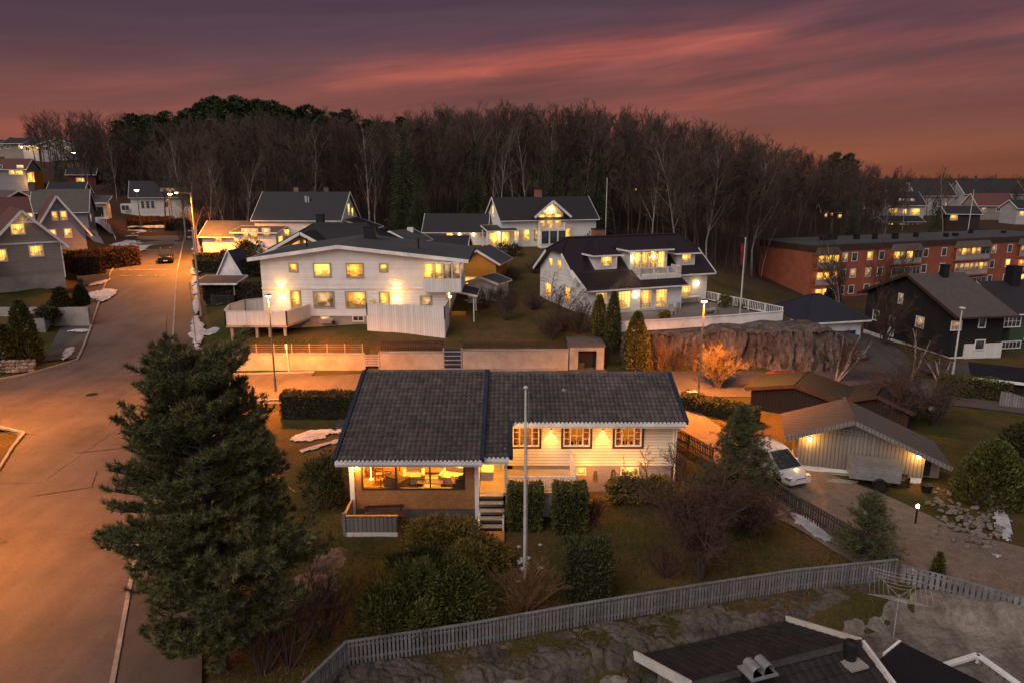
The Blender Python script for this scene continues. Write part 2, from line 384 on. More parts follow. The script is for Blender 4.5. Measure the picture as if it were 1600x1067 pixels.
# ground: winter lawn, bare earth and leaf litter
def groundmat():
    k = NT('winter_ground'); b = pbsdf(k, (.05, .05, .02), .95, spec=.1)
    n = tex(k, .16, 8, .65); r = ramp(k, [(.34, (.034, .038, .010)), (.47, (.056, .050, .015)), (.60, (.100, .062, .027)), (.72, (.062, .040, .022))]); k.l(n.outputs[0], r.inputs[0])
    n2 = tex(k, 6, 9, .75); r2 = ramp(k, [(.3, (.55, .55, .55)), (.7, (1.45, 1.4, 1.35))]); k.l(n2.outputs[0], r2.inputs[0])
    grass = mix(k, 1.0, r.outputs[0], r2.outputs[0], 'MULTIPLY')
    # litter under the wood, far up the hill
    g = k.n('ShaderNodeNewGeometry'); sp = k.n('ShaderNodeSeparateXYZ'); k.l(g.outputs['Position'], sp.inputs[0])
    mr = k.n('ShaderNodeMapRange'); k.l(sp.outputs[1], mr.inputs[0]); mr.inputs[1].default_value = 98; mr.inputs[2].default_value = 118
    lit = mix(k, 1.0, (.055, .033, .023), r2.outputs[0], 'MULTIPLY')
    k.l(mix(k, mr.outputs[0], grass, lit), b.inputs['Base Color'])
    n4 = tex(k, 14, 6); bump(k, b, n4.outputs[0], .8, .08)
    MATS['ground'] = k.m; return k.m
M['ground'] = groundmat()
def rockmat(name, c1, c2, c3, sx=(1, 1, .35)):
    k = NT(name); b = pbsdf(k, c1, .85, spec=.25)
    n = tex(k, .9, 10, .7, stretch=sx, dist=.6); r = ramp(k, [(.3, c3), (.45, c2), (.62, c1), (.8, c3)]); k.l(n.outputs[0], r.inputs[0])
    n2 = tex(k, 5, 8, .75); r2 = ramp(k, [(.3, (.6, .6, .6)), (.7, (1.3, 1.3, 1.3))]); k.l(n2.outputs[0], r2.inputs[0])
    k.l(mix(k, 1.0, r.outputs[0], r2.outputs[0], 'MULTIPLY'), b.inputs['Base Color'])
    bump(k, b, n2.outputs[0], .7, .12); MATS[name] = k.m; return k.m
M['rock'] = rockmat('gneiss_rock', (.17, .13, .115), (.075, .058, .052), (.022, .018, .017), (1, 1, .16))
M['rubble'] = rockmat('brown_rubble', (.125, .10, .085), (.07, .055, .046), (.028, .021, .018), (1, 1, 1))
M['slab'] = rockmat('lichen_slab', (.24, .205, .175), (.15, .12, .10), (.07, .052, .042), (1, .4, 1))
# ---------------------------------------------------------------- terrain
XS = [-400, -140, -90, -60, -40, -27, -15, 0, 8, 18, 28, 38, 50, 70, 100, 150, 400]
ROWS = [
 (-30, [0] * 17),
 (59.5, [2, 1, 0, 0, 0, 0, 0, 0, 0, 0, 0, 0, 0, 0, -1, -1, -1]),
 (60.3, [4, 3.5, 1.0, .4, .2, .4, 1.5, 1.6, .9, .1, .1, .2, 0, -.5, -1, -1, -1]),
 (63.5, [4.4, 3.9, 2.0, 1.2, .6, 1.7, 2.4, 2.35, 2.4, 2.9, 2.1, .3, 0, -.5, -1, -1, -1]),
 (68, [5, 4.5, 3.4, 2.2, 1.2, 1.7, 2.5, 2.6, 3.2, 3.2, 3.0, .2, -.2, -.6, -1.5, -1.5, -1.5]),
 (80, [7, 7, 6, 5.0, 3.6, 3.6, 3.4, 3.4, 3.4, 3.2, 2.0, -.5, -1, -1.5, -2, -2, -2]),
 (95, [10, 9.5, 8.5, 7.0, 5.0, 5.0, 5.0, 5.0, 4.4, 3.0, .6, -2, -3.5, -3.5, -3.5, -3.5, -3]),
 (110, [12, 11, 9, 7.3, 6, 6, 6, 6, 6, 5, 3, 0, -4, -4, -4, -3, -3]),
 (130, [13, 12, 9.5, 7.4, 7, 7, 8, 8, 7, 6, 5, 2, -2, -4, -4, -3, -2]),
 (160, [15, 13.2, 9.6, 8.6, 10.5, 12, 13, 13, 12, 11, 9, 7, 3, 2, 2, 1, 0]),
 (180, [18, 16, 13.4, 12.6, 15, 16, 16.5, 16, 14.5, 13.5, 11.5, 9.5, 5.5, 3.5, 3, 2, 1]),
 (200, [21, 20, 18, 16, 19, 20, 20, 19, 17, 16, 14, 12, 8, 5, 4, 3, 2]),
 (260, [25, 24, 22, 20, 24, 25, 24, 22, 20, 17, 14, 12, 9, 6, 5, 4, 3]),
 (420, [16, 16, 14, 14, 14, 14, 12, 12, 11, 10, 9, 8, 7, 6, 5, 5, 5]),
 (900, [4] * 17), (4000, [2] * 17)]
def base_h(x, y):
    ys = [r[0] for r in ROWS]; y = max(ys[0], min(ys[-1] - .01, y)); x = max(XS[0], min(XS[-1] - .01, x))
    j = 0
    while ys[j + 1] <= y: j += 1
    i = 0
    while XS[i + 1] <= x: i += 1
    tx = (x - XS[i]) / (XS[i + 1] - XS[i]); ty = (y - ys[j]) / (ys[j + 1] - ys[j])
    a, b = ROWS[j][1], ROWS[j + 1][1]
    return (a[i] * (1 - tx) + a[i + 1] * tx) * (1 - ty) + (b[i] * (1 - tx) + b[i + 1] * tx) * ty
def rz(y): return 4.6 * sm(58, 94, y) + .9 * sm(90, 125, y) + 1.5 * sm(125, 160, y)
def kerb_x(y): return -13.3 - .425 * (y - 20)          # eastern kerb of the main road
FENCE = [(-8.6, 14.0), (-5.9, 19.8), (-2.0, 21.0), (7.5, 23.6), (16.2, 26.6)]
FENCE2 = [(16.2, 26.6), (19.0, 24.9), (26, 21.2), (36, 16)]
def below_fence(x, y):
    """depth below the garden level south of the grey fence"""
    line = FENCE + FENCE2[1:]
    if x < line[0][0] - 1: return 0.0
    d = None
    for (x0, y0), (x1, y1) in zip(line, line[1:]):
        if x0 <= x <= x1: d = y0 + (y1 - y0) * (x - x0) / (x1 - x0) - y
    if d is None: d = (14 - y) if x < 0 else (16 - y)
    k = sm(-10.5, -5, x)
    return k * (1.0 * sm(0.25, 1.7, d) + 1.2 * sm(1.5, 5.5, d) * (1 - sm(11, 16, x)))
def gh(x, y):
    h = base_h(x, y)
    xc = kerb_x(y) - 4.3; d = abs(x - xc)
    if -20 < y < 165:
        w = 1 - sm(7.2, 11, d); h = h * (1 - w) + rz(y) * w
    if 128 < y < 150 and -120 < x < -40:
        w = (1 - sm(4.5, 9, abs(y - 138.5))) * (1 - sm(85, 105, -x)) * sm(44, 56, -x); h = h * (1 - w) + rz(138) * w
    h -= below_fence(x, y)
    if y > 60: h += .35 * noise.noise(V((x * .12, y * .12, 3))) * sm(100, 130, y) * 3
    return h
def ground_mesh():
    mb = MB()
    xs = []; x = -900.0
    def steps(lim):
        out = []; cur = lim[0][0]
        for a, b, s in lim:
            n = max(1, int(round((b - a) / s)))
            out += [a + (b - a) * i / n for i in range(n)]
        out.append(lim[-1][1]); return out
    xs = steps([(-3000, -400, 300), (-400, -160, 20), (-160, -60, 5), (-60, 50, 1.0), (50, 120, 4), (120, 400, 20), (400, 3000, 300)])
    ys = steps([(-30, 12, 3), (12, 32, .5), (32, 58, 1), (58, 62, .5), (62, 112, 1.5), (112, 180, 4), (180, 420, 15), (420, 4000, 300)])
    for y in ys:
        for x in xs: mb.v.append((x, y, gh(x, y) + .05 * noise.noise(V((x * .7, y * .7, 0))) - .02))
    n = len(xs)
    for j in range(len(ys) - 1):
        for i in range(n - 1): mb.f.append((j * n + i, j * n + i + 1, (j + 1) * n + i + 1, (j + 1) * n + i)); mb.mi.append(0)
    o = mb.build('ground', M['ground'], smooth=True); tag(o, kind='structure')
ground_mesh()
def ribbon(name, pts, halfw, mat, lift, zfun=None, step=1.0, kind='structure', cross=1):
    """road-like sheet along a polyline (x, y); halfw may be a pair (to the one side, to the other)"""
    hl, hr = halfw if hasattr(halfw, '__len__') else (halfw, halfw)
    P = []
    for (x0, y0), (x1, y1) in zip(pts, pts[1:]):
        L = math.hypot(x1 - x0, y1 - y0); n = max(1, int(L / step))
        for i in range(n): P.append(V((x0 + (x1 - x0) * i / n, y0 + (y1 - y0) * i / n, 0)))
    P.append(V((pts[-1][0], pts[-1][1], 0)))
    for _ in range(6):
        P = [P[0]] + [(P[i - 1] + P[i] * 2 + P[i + 1]) / 4 for i in range(1, len(P) - 1)] + [P[-1]]
    mb = MB(); m = cross + 1
    for i, p in enumerate(P):
        d = (P[min(i + 1, len(P) - 1)] - P[max(i - 1, 0)]).normalized(); s = V((d.y, -d.x, 0))
        for k in range(m):
            q = p + s * (-hl + (hl + hr) * k / cross)
            z = (zfun or gh)(q.x, q.y)
            mb.v.append((q.x, q.y, z + lift))
    for i in range(len(P) - 1):
        for k in range(m - 1): mb.f.append((i * m + k, i * m + k + 1, (i + 1) * m + k + 1, (i + 1) * m + k)); mb.mi.append(0)
    o = mb.build(name, mat, smooth=True); 
    if kind: tag(o, kind=kind)
    return o, P
zr = lambda x, y: rz(y)
road_pts = [(kerb_x(y) - 4.1, y) for y in (-15, 20, 60, 100, 128, 139)]
ribbon('road', road_pts, (4.1, 4.1), M['asphalt'], .03, zr, 1.5, cross=6)
cross_pts = [(-95, 43), (-70, 45.5), (-45, 48.8), (-27, 52), (-12, 54.6), (4, 55.2), (20, 55.3), (29, 55.0), (36, 52.2), (45, 47), (62, 39)]
ribbon('cross_street', cross_pts, (3.6, 3.7), M['asphalt'], .034, lambda x, y: max(0, rz(y) if x < -22 else 0), 1.0, cross=3)
ribbon('upper_street', [(-112, 139), (-80, 138.5), (-55, 138.5)], 3.2, M['asphalt'], .05, lambda x, y: rz(138), 1.0, cross=3)
ribbon('junction', [(-33, 46), (-32, 51), (-34, 58)], (6, 9), M['asphalt'], .038, zr, 1.0, cross=6)
ribbon('side_road', [(30, 56), (32.5, 60), (34.6, 67), (37.2, 80), (40, 92)], 2.6, M['path'], .042, None, 1.0, cross=3)
ribbon('driveway', [(43.2, 57.5), (39.0, 59.2), (35.5, 58.5)], 2.3, M['path'], .046, None, 1.0)
ribbon('drive', [(10.9, 52.6), (11.8, 46), (13.4, 40), (14.6, 36), (17, 33)], 1.9, M['gravel'], .03, None, 1.0)
ribbon('house_drive', [(-9.0, 52), (-11, 46), (-10.8, 43.5), (-7, 43.6)], 1.5, M['path'], .03, None, 1.0)
ribbon('gravel_yard', [(15.2, 37.0), (18.0, 33), (19.2, 29), (22, 27)], (2.5, 4.6), M['gravel'], .035, None, .8, cross=4)
ribbon('pavement', [(kerb_x(y) + 1.55, y) for y in (0, 20, 42, 47)], 1.4, M['path'], .13, zr, 1.5)
ribbon('pavement', [(kerb_x(y) + 1.3, y) for y in (61, 80, 100, 125)], 1.15, M['path'], .13, zr, 1.5)
ribbon('pavement', [(kerb_x(y) - 9.9, y) for y in (62, 80, 100, 122)], 1.5, M['path'], .10, zr, 1.5)
def junction_fill(pts, lift):
    P = []
    for (x0, y0), (x1, y1) in zip(pts, pts[1:] + pts[:1]):
        n = max(1, int(math.hypot(x1 - x0, y1 - y0) / .8)); P += [(x0 + (x1 - x0) * i / n, y0 + (y1 - y0) * i / n) for i in range(n)]
    cx, cy = sum(q[0] for q in P) / len(P), sum(q[1] for q in P) / len(P); mb = MB(); m = len(P)
    for f in (1, .66, .33): mb.v += [(cx + (x - cx) * f, cy + (y - cy) * f, rz(cy + (y - cy) * f) + lift) for x, y in P]
    mb.v.append((cx, cy, rz(cy) + lift))
    for j in range(2):
        for i in range(m): mb.f.append((j * m + i, j * m + (i + 1) % m, (j + 1) * m + (i + 1) % m, (j + 1) * m + i)); mb.mi.append(0)
    for i in range(m): mb.f.append((2 * m + i, 2 * m + (i + 1) % m, 3 * m)); mb.mi.append(0)
    tag(mb.build('junction', M['asphalt'], smooth=True), kind='structure')
junction_fill([(-52, 51.9), (-50, 52.2), (-44.5, 54), (-41.5, 57.5), (-39.5, 62), (-35.5, 62), (-33, 48), (-52, 48)], .043)
junction_fill([(-38, 45.1), (-36, 45.0), (-32.4, 43.5), (-30.9, 41), (-28.6, 36), (-26, 36), (-26.5, 47.5), (-38, 47.5)], .046)
junction_fill([(-17, 58.4), (-24, 57.6), (-28.5, 58.6), (-31.5, 63), (-34, 63), (-30.5, 52), (-17, 54)], .049)
junction_fill([(-24.0, 45), (-23.2, 48), (-21, 49.9), (-17, 50.7), (-9, 51.4), (-9, 54), (-27, 54), (-27, 45)], .052)
def kerb(pts, h=.13, w=.16, z=zr):
    P = []
    for (x0, y0), (x1, y1) in zip(pts, pts[1:]):
        n = max(1, int(math.hypot(x1 - x0, y1 - y0) / 1.5))
        for i in range(n): P.append(V((x0 + (x1 - x0) * i / n, y0 + (y1 - y0) * i / n, 0)))
    P.append(V((pts[-1][0], pts[-1][1], 0)))
    mb = MB()
    for a, b in zip(P, P[1:]):
        a2 = V((a.x, a.y, z(a.x, a.y) + h / 2 + .02)); b2 = V((b.x, b.y, z(b.x, b.y) + h / 2 + .02))
        mb.bar(a2, b2 - (b2 - a2) * .012, w, h + .06)
    o = mb.build('kerb', M['kerb']); tag(o, kind='structure')
kerb([(kerb_x(y) + .1, y) for y in (0, 20, 42, 45)] + [(-23.2, 48), (-21.0, 49.9), (-17.0, 50.7), (-9, 51.4)])
kerb([(-17, 58.4), (-24, 57.6), (-28.5, 58.6), (kerb_x(63) + .1, 63)] + [(kerb_x(y) + .1, y) for y in (64, 90, 125)])
kerb([(-64, 50.3), (-50, 52.2), (-44.5, 54), (-41.5, 57.5), (kerb_x(62) - 8.4, 62), (kerb_x(70) - 8.4, 70), (kerb_x(90) - 8.4, 90), (kerb_x(112) - 8.4, 112)])
kerb([(-62, 41.5), (-40, 44.2), (-34.6, 44.8), (-32.0, 43.6), (-31.0, 41), (kerb_x(30) - 8.4, 30), (kerb_x(12) - 8.4, 12)])
kerb([(-9, 58.9), (4, 59.2)], z=lambda x, y: 0)
def road_patch(x, y, w, l, ang, mat='path', dz=.012):
    mb = MB(); P = []
    for a, b in ((-w, -l), (w, -l * .96), (w * .97, l), (-w * 1.02, l * .98)):
        q = V((x + math.cos(ang) * a - math.sin(ang) * b, y + math.sin(ang) * a + math.cos(ang) * b, 0)); P.append((q.x, q.y, rz(q.y) + .05 + dz))
    mb.quad(*P); tag(mb.build('road_patch', M[mat]), kind='structure')
M['tar'] = plain('tar_seam', (.03, .026, .025), None, 8, .5); M['patchlight'] = asphalt('pale_asphalt_patch', (.10, .083, .08), (.07, .06, .06))
for a in ((-33.5, 61, .6, 4.0, R(23)),): road_patch(*a, mat='patchlight')
for a in ((-24.5, 36, 1.3, 1.2, R(23)), (-36, 70, .7, 5, R(23))): road_patch(*a, mat='patchlight', dz=.016)
rr = random.Random(44)
for k in range(9):
    mb = MB(); x, y = rr.uniform(-28, -16), rr.uniform(22, 56); an = rr.choice((R(23) + math.pi / 2, R(5), R(100))) + rr.gauss(0, .15); P = []
    for i in range(14):
        P.append(V((x, y, rz(y) + .068 + .004 * (k % 2)))); x += math.cos(an) * .5; y += math.sin(an) * .5; an += rr.gauss(0, .12)
    for a, b in zip(P, P[1:]):
        d = (b - a).normalized(); s = V((-d.y, d.x, 0)) * rr.uniform(.015, .035); mb.quad(a - s, b - s, b + s, a + s)
    tag(mb.build('road_crack', M['tar']), kind='structure')
# wavy painted line of the speed bump, as snow-edged strips
for y0 in (88.0, 91.5):
    mb = MB(); P = []
    for i in range(40):
        t = i / 39; P.append(V((kerb_x(y0) - .6 - 7.0 * t, y0 + .35 * math.sin(t * 21) * (y0 < 90) + .1 * math.sin(t * 47), rz(y0) + .05)))
    for a, b in zip(P, P[1:]): mb.quad(a, b, b + V((0, .22, .004)), a + V((0, .22, .004)))
    tag(mb.build('road_marking', M['snow']), kind='structure')
mb = MB(); p = G(144, 617, 0); mb.lathe((p.x, p.y, .042), [(.42, 0), (.42, .012), (.34, .014)], 18)
tag(mb.build('manhole_cover', M['black']), 'dark round manhole cover in the road junction', 'manhole cover')
# ---------------------------------------------------------------- building kit
class House:
    """a building in its own frame: x along the front, y to the back, z up"""
    def __init__(s, name, label, loc, rz=0.0, cat='house', group=None):
        s.loc = V(loc); s.rz = rz; s.e = thing(name, label, cat, loc, rz, group)
        s.m = Matrix.Translation(s.loc) @ Matrix.Rotation(rz, 4, 'Z'); s.mi = s.m.inverted()
    def face(s, kind, at):
        """front: y = at; back: y = at; left / right: x = at"""
        if kind == 'front': return (V((0, at, 0)), V((1, 0, 0)), V((0, -1, 0)))
        if kind == 'back': return (V((0, at, 0)), V((-1, 0, 0)), V((0, 1, 0)))
        if kind == 'right': return (V((at, 0, 0)), V((0, 1, 0)), V((1, 0, 0)))
        return (V((at, 0, 0)), V((0, -1, 0)), V((-1, 0, 0)))
    def hit(s, F, u, v):
        o = s.m @ F[0]; n = s.m.to_3x3() @ F[2]; d = ray(u, v); c = V((0, 0, CAMZ))
        t = (o - c).dot(n) / d.dot(n); p = s.mi @ (c + d * t); q = p - F[0]
        return q.dot(F[1]), p.z
    def win(s, F, x, z, w, h, mat='lit', grid=(1, 1), fw=.07, frame='trim', casing=None, out=.05, name='window'):
        o, t, n = F; up = V((0, 0, 1)); b = o + t * x + up * z
        def rect(mb, x0, z0, x1, z1, d0, d1):
            c = b + t * (x0 + x1) / 2 + up * (z0 + z1) / 2 + n * (d0 + d1) / 2
            mb.obox(c, t * (x1 - x0) / 2, n * (d1 - d0) / 2, up * (z1 - z0) / 2)
        mb = MB()
        rect(mb, -fw, -fw, w + fw, 0, 0, out + .02); rect(mb, -fw, h, w + fw, h + fw, 0, out + .02)
        rect(mb, -fw, 0, 0, h, 0, out); rect(mb, w, 0, w + fw, h, 0, out)
        gx, gz = grid; gw = min(.05, fw * .8)
        for i in range(1, gx): rect(mb, w * i / gx - gw / 2, 0, w * i / gx + gw / 2, h, .012, out - .008)
        for j in range(1, gz): rect(mb, 0, h * j / gz - gw * .35, w, h * j / gz + gw * .35, .012, out - .012)
        fr = mb.build(name, M[frame], s.e)
        p = MB(); rect(p, .0, .0, w, h, .004, .02); p.build('pane', M[mat], fr)
        if casing:
            c = MB(); cw = .12
            rect(c, -fw - cw, -fw - cw, w + fw + cw, -fw, 0, .035); rect(c, -fw - cw, h + fw, w + fw + cw, h + fw + cw, 0, .035)
            rect(c, -fw - cw, -fw, -fw, h + fw, 0, .035); rect(c, w + fw, -fw, w + fw + cw, h + fw, 0, .035)
            c.build('casing', M[casing], fr)
        return fr
    def pwin(s, F, u0, v0, u1, v1, mat='lit', **k):
        a = s.hit(F, u0, v1); b = s.hit(F, u1, v0)
        c = s.hit(F, u1, v1); d = s.hit(F, u0, v0)
        x0 = min(a[0], b[0]); x1 = max(a[0], b[0]); z0 = (a[1] + c[1]) / 2; z1 = (b[1] + d[1]) / 2
        return s.win(F, x0, z0, x1 - x0, z1 - z0, mat, **k)
    def part(s, mb, name, mat, parent=None, smooth=False):
        return mb.build(name, M[mat] if isinstance(mat, str) else mat, parent or s.e, smooth=smooth)
    def lamp(s, F, x, z, power=25, col=WARM, updown=False, size=.1, bulb='bulb', off=.25):
        o, t, n = F; b = o + t * x + V((0, 0, z))
        mb = MB(); mb.obox(b + n * .035, t * .05, n * .035, V((0, 0, .09)))
        r = mb.build('wall_lamp', M['steel'], s.e)
        g = MB(); c = b + n * .12
        if updown:
            g2 = MB(); g2.tube([c + V((0, 0, -.11)), c + V((0, 0, -.10))], .05, 8); g2.build('lamp_bulb', M[bulb], r); g.tube([c + V((0, 0, .10)), c + V((0, 0, .11))], .05, 8)
            h = MB(); h.tube([c + V((0, 0, -.098)), c + V((0, 0, .098))], .062, 8); h.build('lamp_housing', M['steel'], r)
        else: g.blob(c, size, 1, 10, 0)
        g.build('lamp_bulb', M[bulb], r)
        if updown:
            for sg in (-1, 1):
                light('lamp_light', 'SPOT', c + V((0, 0, .13 * sg)) + n * .06, power * (1.25 if sg > 0 else 1), col, s.e, .04, 95, (0 if sg < 0 else math.pi, 0, 0))
        else: light('lamp_light', 'POINT', b + n * off, power, col, s.e, .06)
        return r
    def gable(s, x0, y0, x1, y1, zb, eave, ridge, wall, roof, axis='x', oh=.45, ohg=.35, t=.16, trim='trim', plinth=None, gutter=True, wname='wall', rname='roof'):
        mb = MB()
        if axis == 'x':
            ym = (y0 + y1) / 2
            prof = [(y0, zb), (y1, zb), (y1, eave), (ym, ridge), (y0, eave)]
            mb.add([(x0, a, b) for a, b in prof] + [(x1, a, b) for a, b in prof],
                   [(4, 3, 2, 1, 0), (5, 6, 7, 8, 9)] + [(i, (i + 1) % 5, (i + 1) % 5 + 5, i + 5) for i in range(5)])
        else:
            xm = (x0 + x1) / 2
            prof = [(x0, zb), (x1, zb), (x1, eave), (xm, ridge), (x0, eave)]
            mb.add([(a, y0, b) for a, b in prof] + [(a, y1, b) for a, b in prof],
                   [(0, 1, 2, 3, 4), (9, 8, 7, 6, 5)] + [((i + 1) % 5, i, i + 5, (i + 1) % 5 + 5) for i in range(5)])
        s.part(mb, wname, wall)
        if plinth:
            p = MB(); p.box(x0 - .02, y0 - .02, zb - 1.2, x1 + .02, y1 + .02, zb + .45); s.part(p, 'plinth', plinth)
        rf = MB()
        if axis == 'x':
            half = (y1 - y0) / 2; k = (ridge - eave) / half; ze = eave - k * oh + .02; zr_ = ridge + .02
            ym = (y0 + y1) / 2; a0, a1 = x0 - ohg, x1 + ohg
            for sg, ye in ((-1, y0 - oh), (1, y1 + oh)):
                pts = [(a0, ye, ze), (a1, ye, ze), (a1, ym, zr_), (a0, ym, zr_)]
                n = V((0, sg * k, 1)).normalized(); pts = [V(p) + n * t for p in pts]
                rf.slab(pts if sg < 0 else pts[::-1], n, t)
            r = s.part(rf, rname, roof)
            for a in (a0 - .03, a1 + .03):
                tr = MB()
                for ye in (y0 - oh, y1 + oh): tr.bar((a, ye, ze + .05), (a, ym, zr_ + .05), .06, .26, up=(0, 0, 1))
                if trim: s.part(tr, 'bargeboard', trim, r)
            if gutter:
                for ye in (y0 - oh - .06, y1 + oh + .06): g = MB(); g.bar((a0, ye, ze + .06), (a1, ye, ze + .06), .11, .12); s.part(g, 'gutter', trim or 'greytrim', r)
        else:
            half = (x1 - x0) / 2; k = (ridge - eave) / half; ze = eave - k * oh + .02; zr_ = ridge + .02
            xm = (x0 + x1) / 2; a0, a1 = y0 - ohg, y1 + ohg
            for sg, xe in ((-1, x0 - oh), (1, x1 + oh)):
                pts = [(xe, a0, ze), (xe, a1, ze), (xm, a1, zr_), (xm, a0, zr_)]
                n = V((sg * k, 0, 1)).normalized(); pts = [V(p) + n * t for p in pts]
                rf.slab(pts[::-1] if sg < 0 else pts, n, t)
            r = s.part(rf, rname, roof)
            for a in (a0 - .03, a1 + .03):
                tr = MB()
                for xe in (x0 - oh, x1 + oh): tr.bar((xe, a, ze + .05), (xm, a, zr_ + .05), .06, .26)
                if trim: s.part(tr, 'bargeboard', trim, r)
            if gutter:
                for xe in (x0 - oh - .06, x1 + oh + .06): g = MB(); g.bar((xe, a0, ze + .06), (xe, a1, ze + .06), .11, .12); s.part(g, 'gutter', trim or 'greytrim', r)
        return r
    def shed_roof(s, x0, y0, x1, y1, z0, z1, mat, t=.12, name='roof', trim='trim', along='y'):
        """single slope from z0 at y0 to z1 at y1"""
        mb = MB(); pts = [(x0, y0, z0), (x1, y0, z0), (x1, y1, z1), (x0, y1, z1)] if along == 'y' else [(x0, y0, z0), (x1, y0, z1), (x1, y1, z1), (x0, y1, z0)]
        a, b, c = V(pts[0]), V(pts[1]), V(pts[3]); n = (b - a).cross(c - a).normalized()
        mb.slab([V(p) + n * t for p in pts], n, t); r = s.part(mb, name, mat)
        if trim:
            e = MB(); P = [V(p) + n * t * .4 for p in pts]; ce = sum(P, V()) / 4
            for i in range(4):
                a, b = P[i], P[(i + 1) % 4]; o = ((a + b) / 2 - ce); o.z = 0; o.normalize()
                e.bar(a + o * .03, b + o * .03, .05, .2)
            s.part(e, 'fascia', trim, r)
        return r
    def chimney(s, x, y, z0, z1, w=.6, mat='brickc', parent=None, cap=True):
        mb = MB(); mb.box(x - w / 2, y - w / 2, z0, x + w / 2, y + w / 2, z1)
        c = s.part(mb, 'chimney', mat, parent)
        if cap:
            k = MB(); k.box(x - w / 2 - .06, y - w / 2 - .06, z1, x + w / 2 + .06, y + w / 2 + .06, z1 + .08); s.part(k, 'chimney_cap', 'black', c)
        return c
def railing(mb, pts, h=.9, gap=.12, post=1.5, rail=.06, slat=.05, solid=False):
    """upright-slat balustrade along 3-D points, in one mesh builder"""
    for a, b in zip(pts, pts[1:]):
        a, b = V(a), V(b); L = (b - a).length; up = V((0, 0, h))
        mb.bar(a + up, b + up, .09, .06)
        if solid:
            mb.bar(a + up * .5 - V((0, 0, .03)), b + up * .5 - V((0, 0, .03)), .045, h - .08)
            n = max(1, int(L / post))
            for i in range(n + 1):
                p = a + (b - a) * i / n; mb.box(p.x - .05, p.y - .05, p.z, p.x + .05, p.y + .05, p.z + h + .03)
            continue
        mb.bar(a + V((0, 0, .12)), b + V((0, 0, .12)), .06, .06)
        n = max(1, int(L / gap))
        for i in range(n + 1):
            p = a + (b - a) * i / n; mb.bar(p + V((0, 0, .1)), p + V((0, 0, h)), slat, .025)
        n = max(1, int(L / post))
        for i in range(n + 1):
            p = a + (b - a) * i / n; mb.box(p.x - .05, p.y - .05, p.z - .1, p.x + .05, p.y + .05, p.z + h + .04)
def tiled(mb, o, eu, ev, lu, lv, pitch=.2, course=.34, amp=.032, drop=.03, seed=0):
    """profiled tiles over a rectangle: o corner at the eave, eu along the eave, ev up the slope"""
    o, eu, ev = V(o), V(eu).normalized(), V(ev).normalized(); n = eu.cross(ev).normalized()
    nu = int(round(lu / pitch)); nv = int(round(lv / course)); pu = lu / nu; pv = lv / nv
    q = 4
    prof = [(0, 0), (.25, .75), (.5, 1.0), (.78, .45)]
    rr = random.Random(seed)
    for j in range(nv):
        for i in range(nu):
            jit = rr.uniform(-.006, .006); lift = rr.uniform(0, .008)
            vs = []
            for k in range(5):
                fu, h = prof[k] if k < 4 else (1.0, 0)
                for e in range(2):
                    p = o + eu * (i + fu) * pu + ev * ((j + e * 1.06) * pv) + n * (h * amp + (drop * (1 - e)) + lift * (1 - e) + jit)
                    vs.append(p)
            # front lip
            fs = [(2 * k, 2 * k + 2, 2 * k + 3, 2 * k + 1) for k in range(4)]
            base = len(vs)
            for k in range(5): vs.append(vs[2 * k] - n * .03)
            fs += [(base + k, base + k + 1, 2 * k + 2, 2 * k) for k in range(4)]
            mb.add(vs, fs)
# ================================================================ THE MAIN HOUSE
H = House('main_house', 'low cream house with grey tiled roof, brick bay and wide lit living room window', (0, 35, 0))
RW = 8.55
F0 = H.face('front', 0)
# siding of the upper floor with three window openings
wins = [(0.02, 2.58, 1.42, 1.22), (2.70, 2.58, 1.42, 1.22), (5.42, 2.58, 1.42, 1.22)]
mb = MB(); zt, zb = 4.30, 1.50
xs = [-1.7]
for (x, z, w, h) in wins:
    mb.box(xs[-1], 0, zb, x, .2, zt); mb.box(x, 0, zb, x + w, .2, z); mb.box(x, 0, z + h, x + w, .2, zt); xs.append(x + w)
mb.box(xs[-1], 0, zb, RW, .2, zt)
YM = 3.75; YB = 7.5; TP = .30
for x0, x1 in ((RW - .2, RW),):
    pr = [(.2, zb), (YB, zb), (YB, zt), (YM, zt + YM * TP), (.2, zt + .05)]
    mb.add([(x0, a, b) for a, b in pr] + [(x1, a, b) for a, b in pr], [(4, 3, 2, 1, 0), (5, 6, 7, 8, 9)] + [(i, (i + 1) % 5, (i + 1) % 5 + 5, i + 5) for i in range(5)])
mb.box(-7.9, YB - .2, .2, RW - .2, YB, zt)
H.part(mb, 'wall', 'cream')
mb = MB(); mb.box(.03, .05, -.3, RW - .05, .25, 1.5); mb.box(RW - .25, .25, -.3, RW - .05, YB, 1.5); H.part(mb, 'plinth', 'plinth')
mb = MB(); mb.box(RW - .06, -.03, 1.5, RW + .03, .1, 4.25); mb.tube([(RW + .1, -.08, 4.1), (RW + .1, -.08, .1)], .045, 8); H.part(mb, 'downpipe', 'trim')
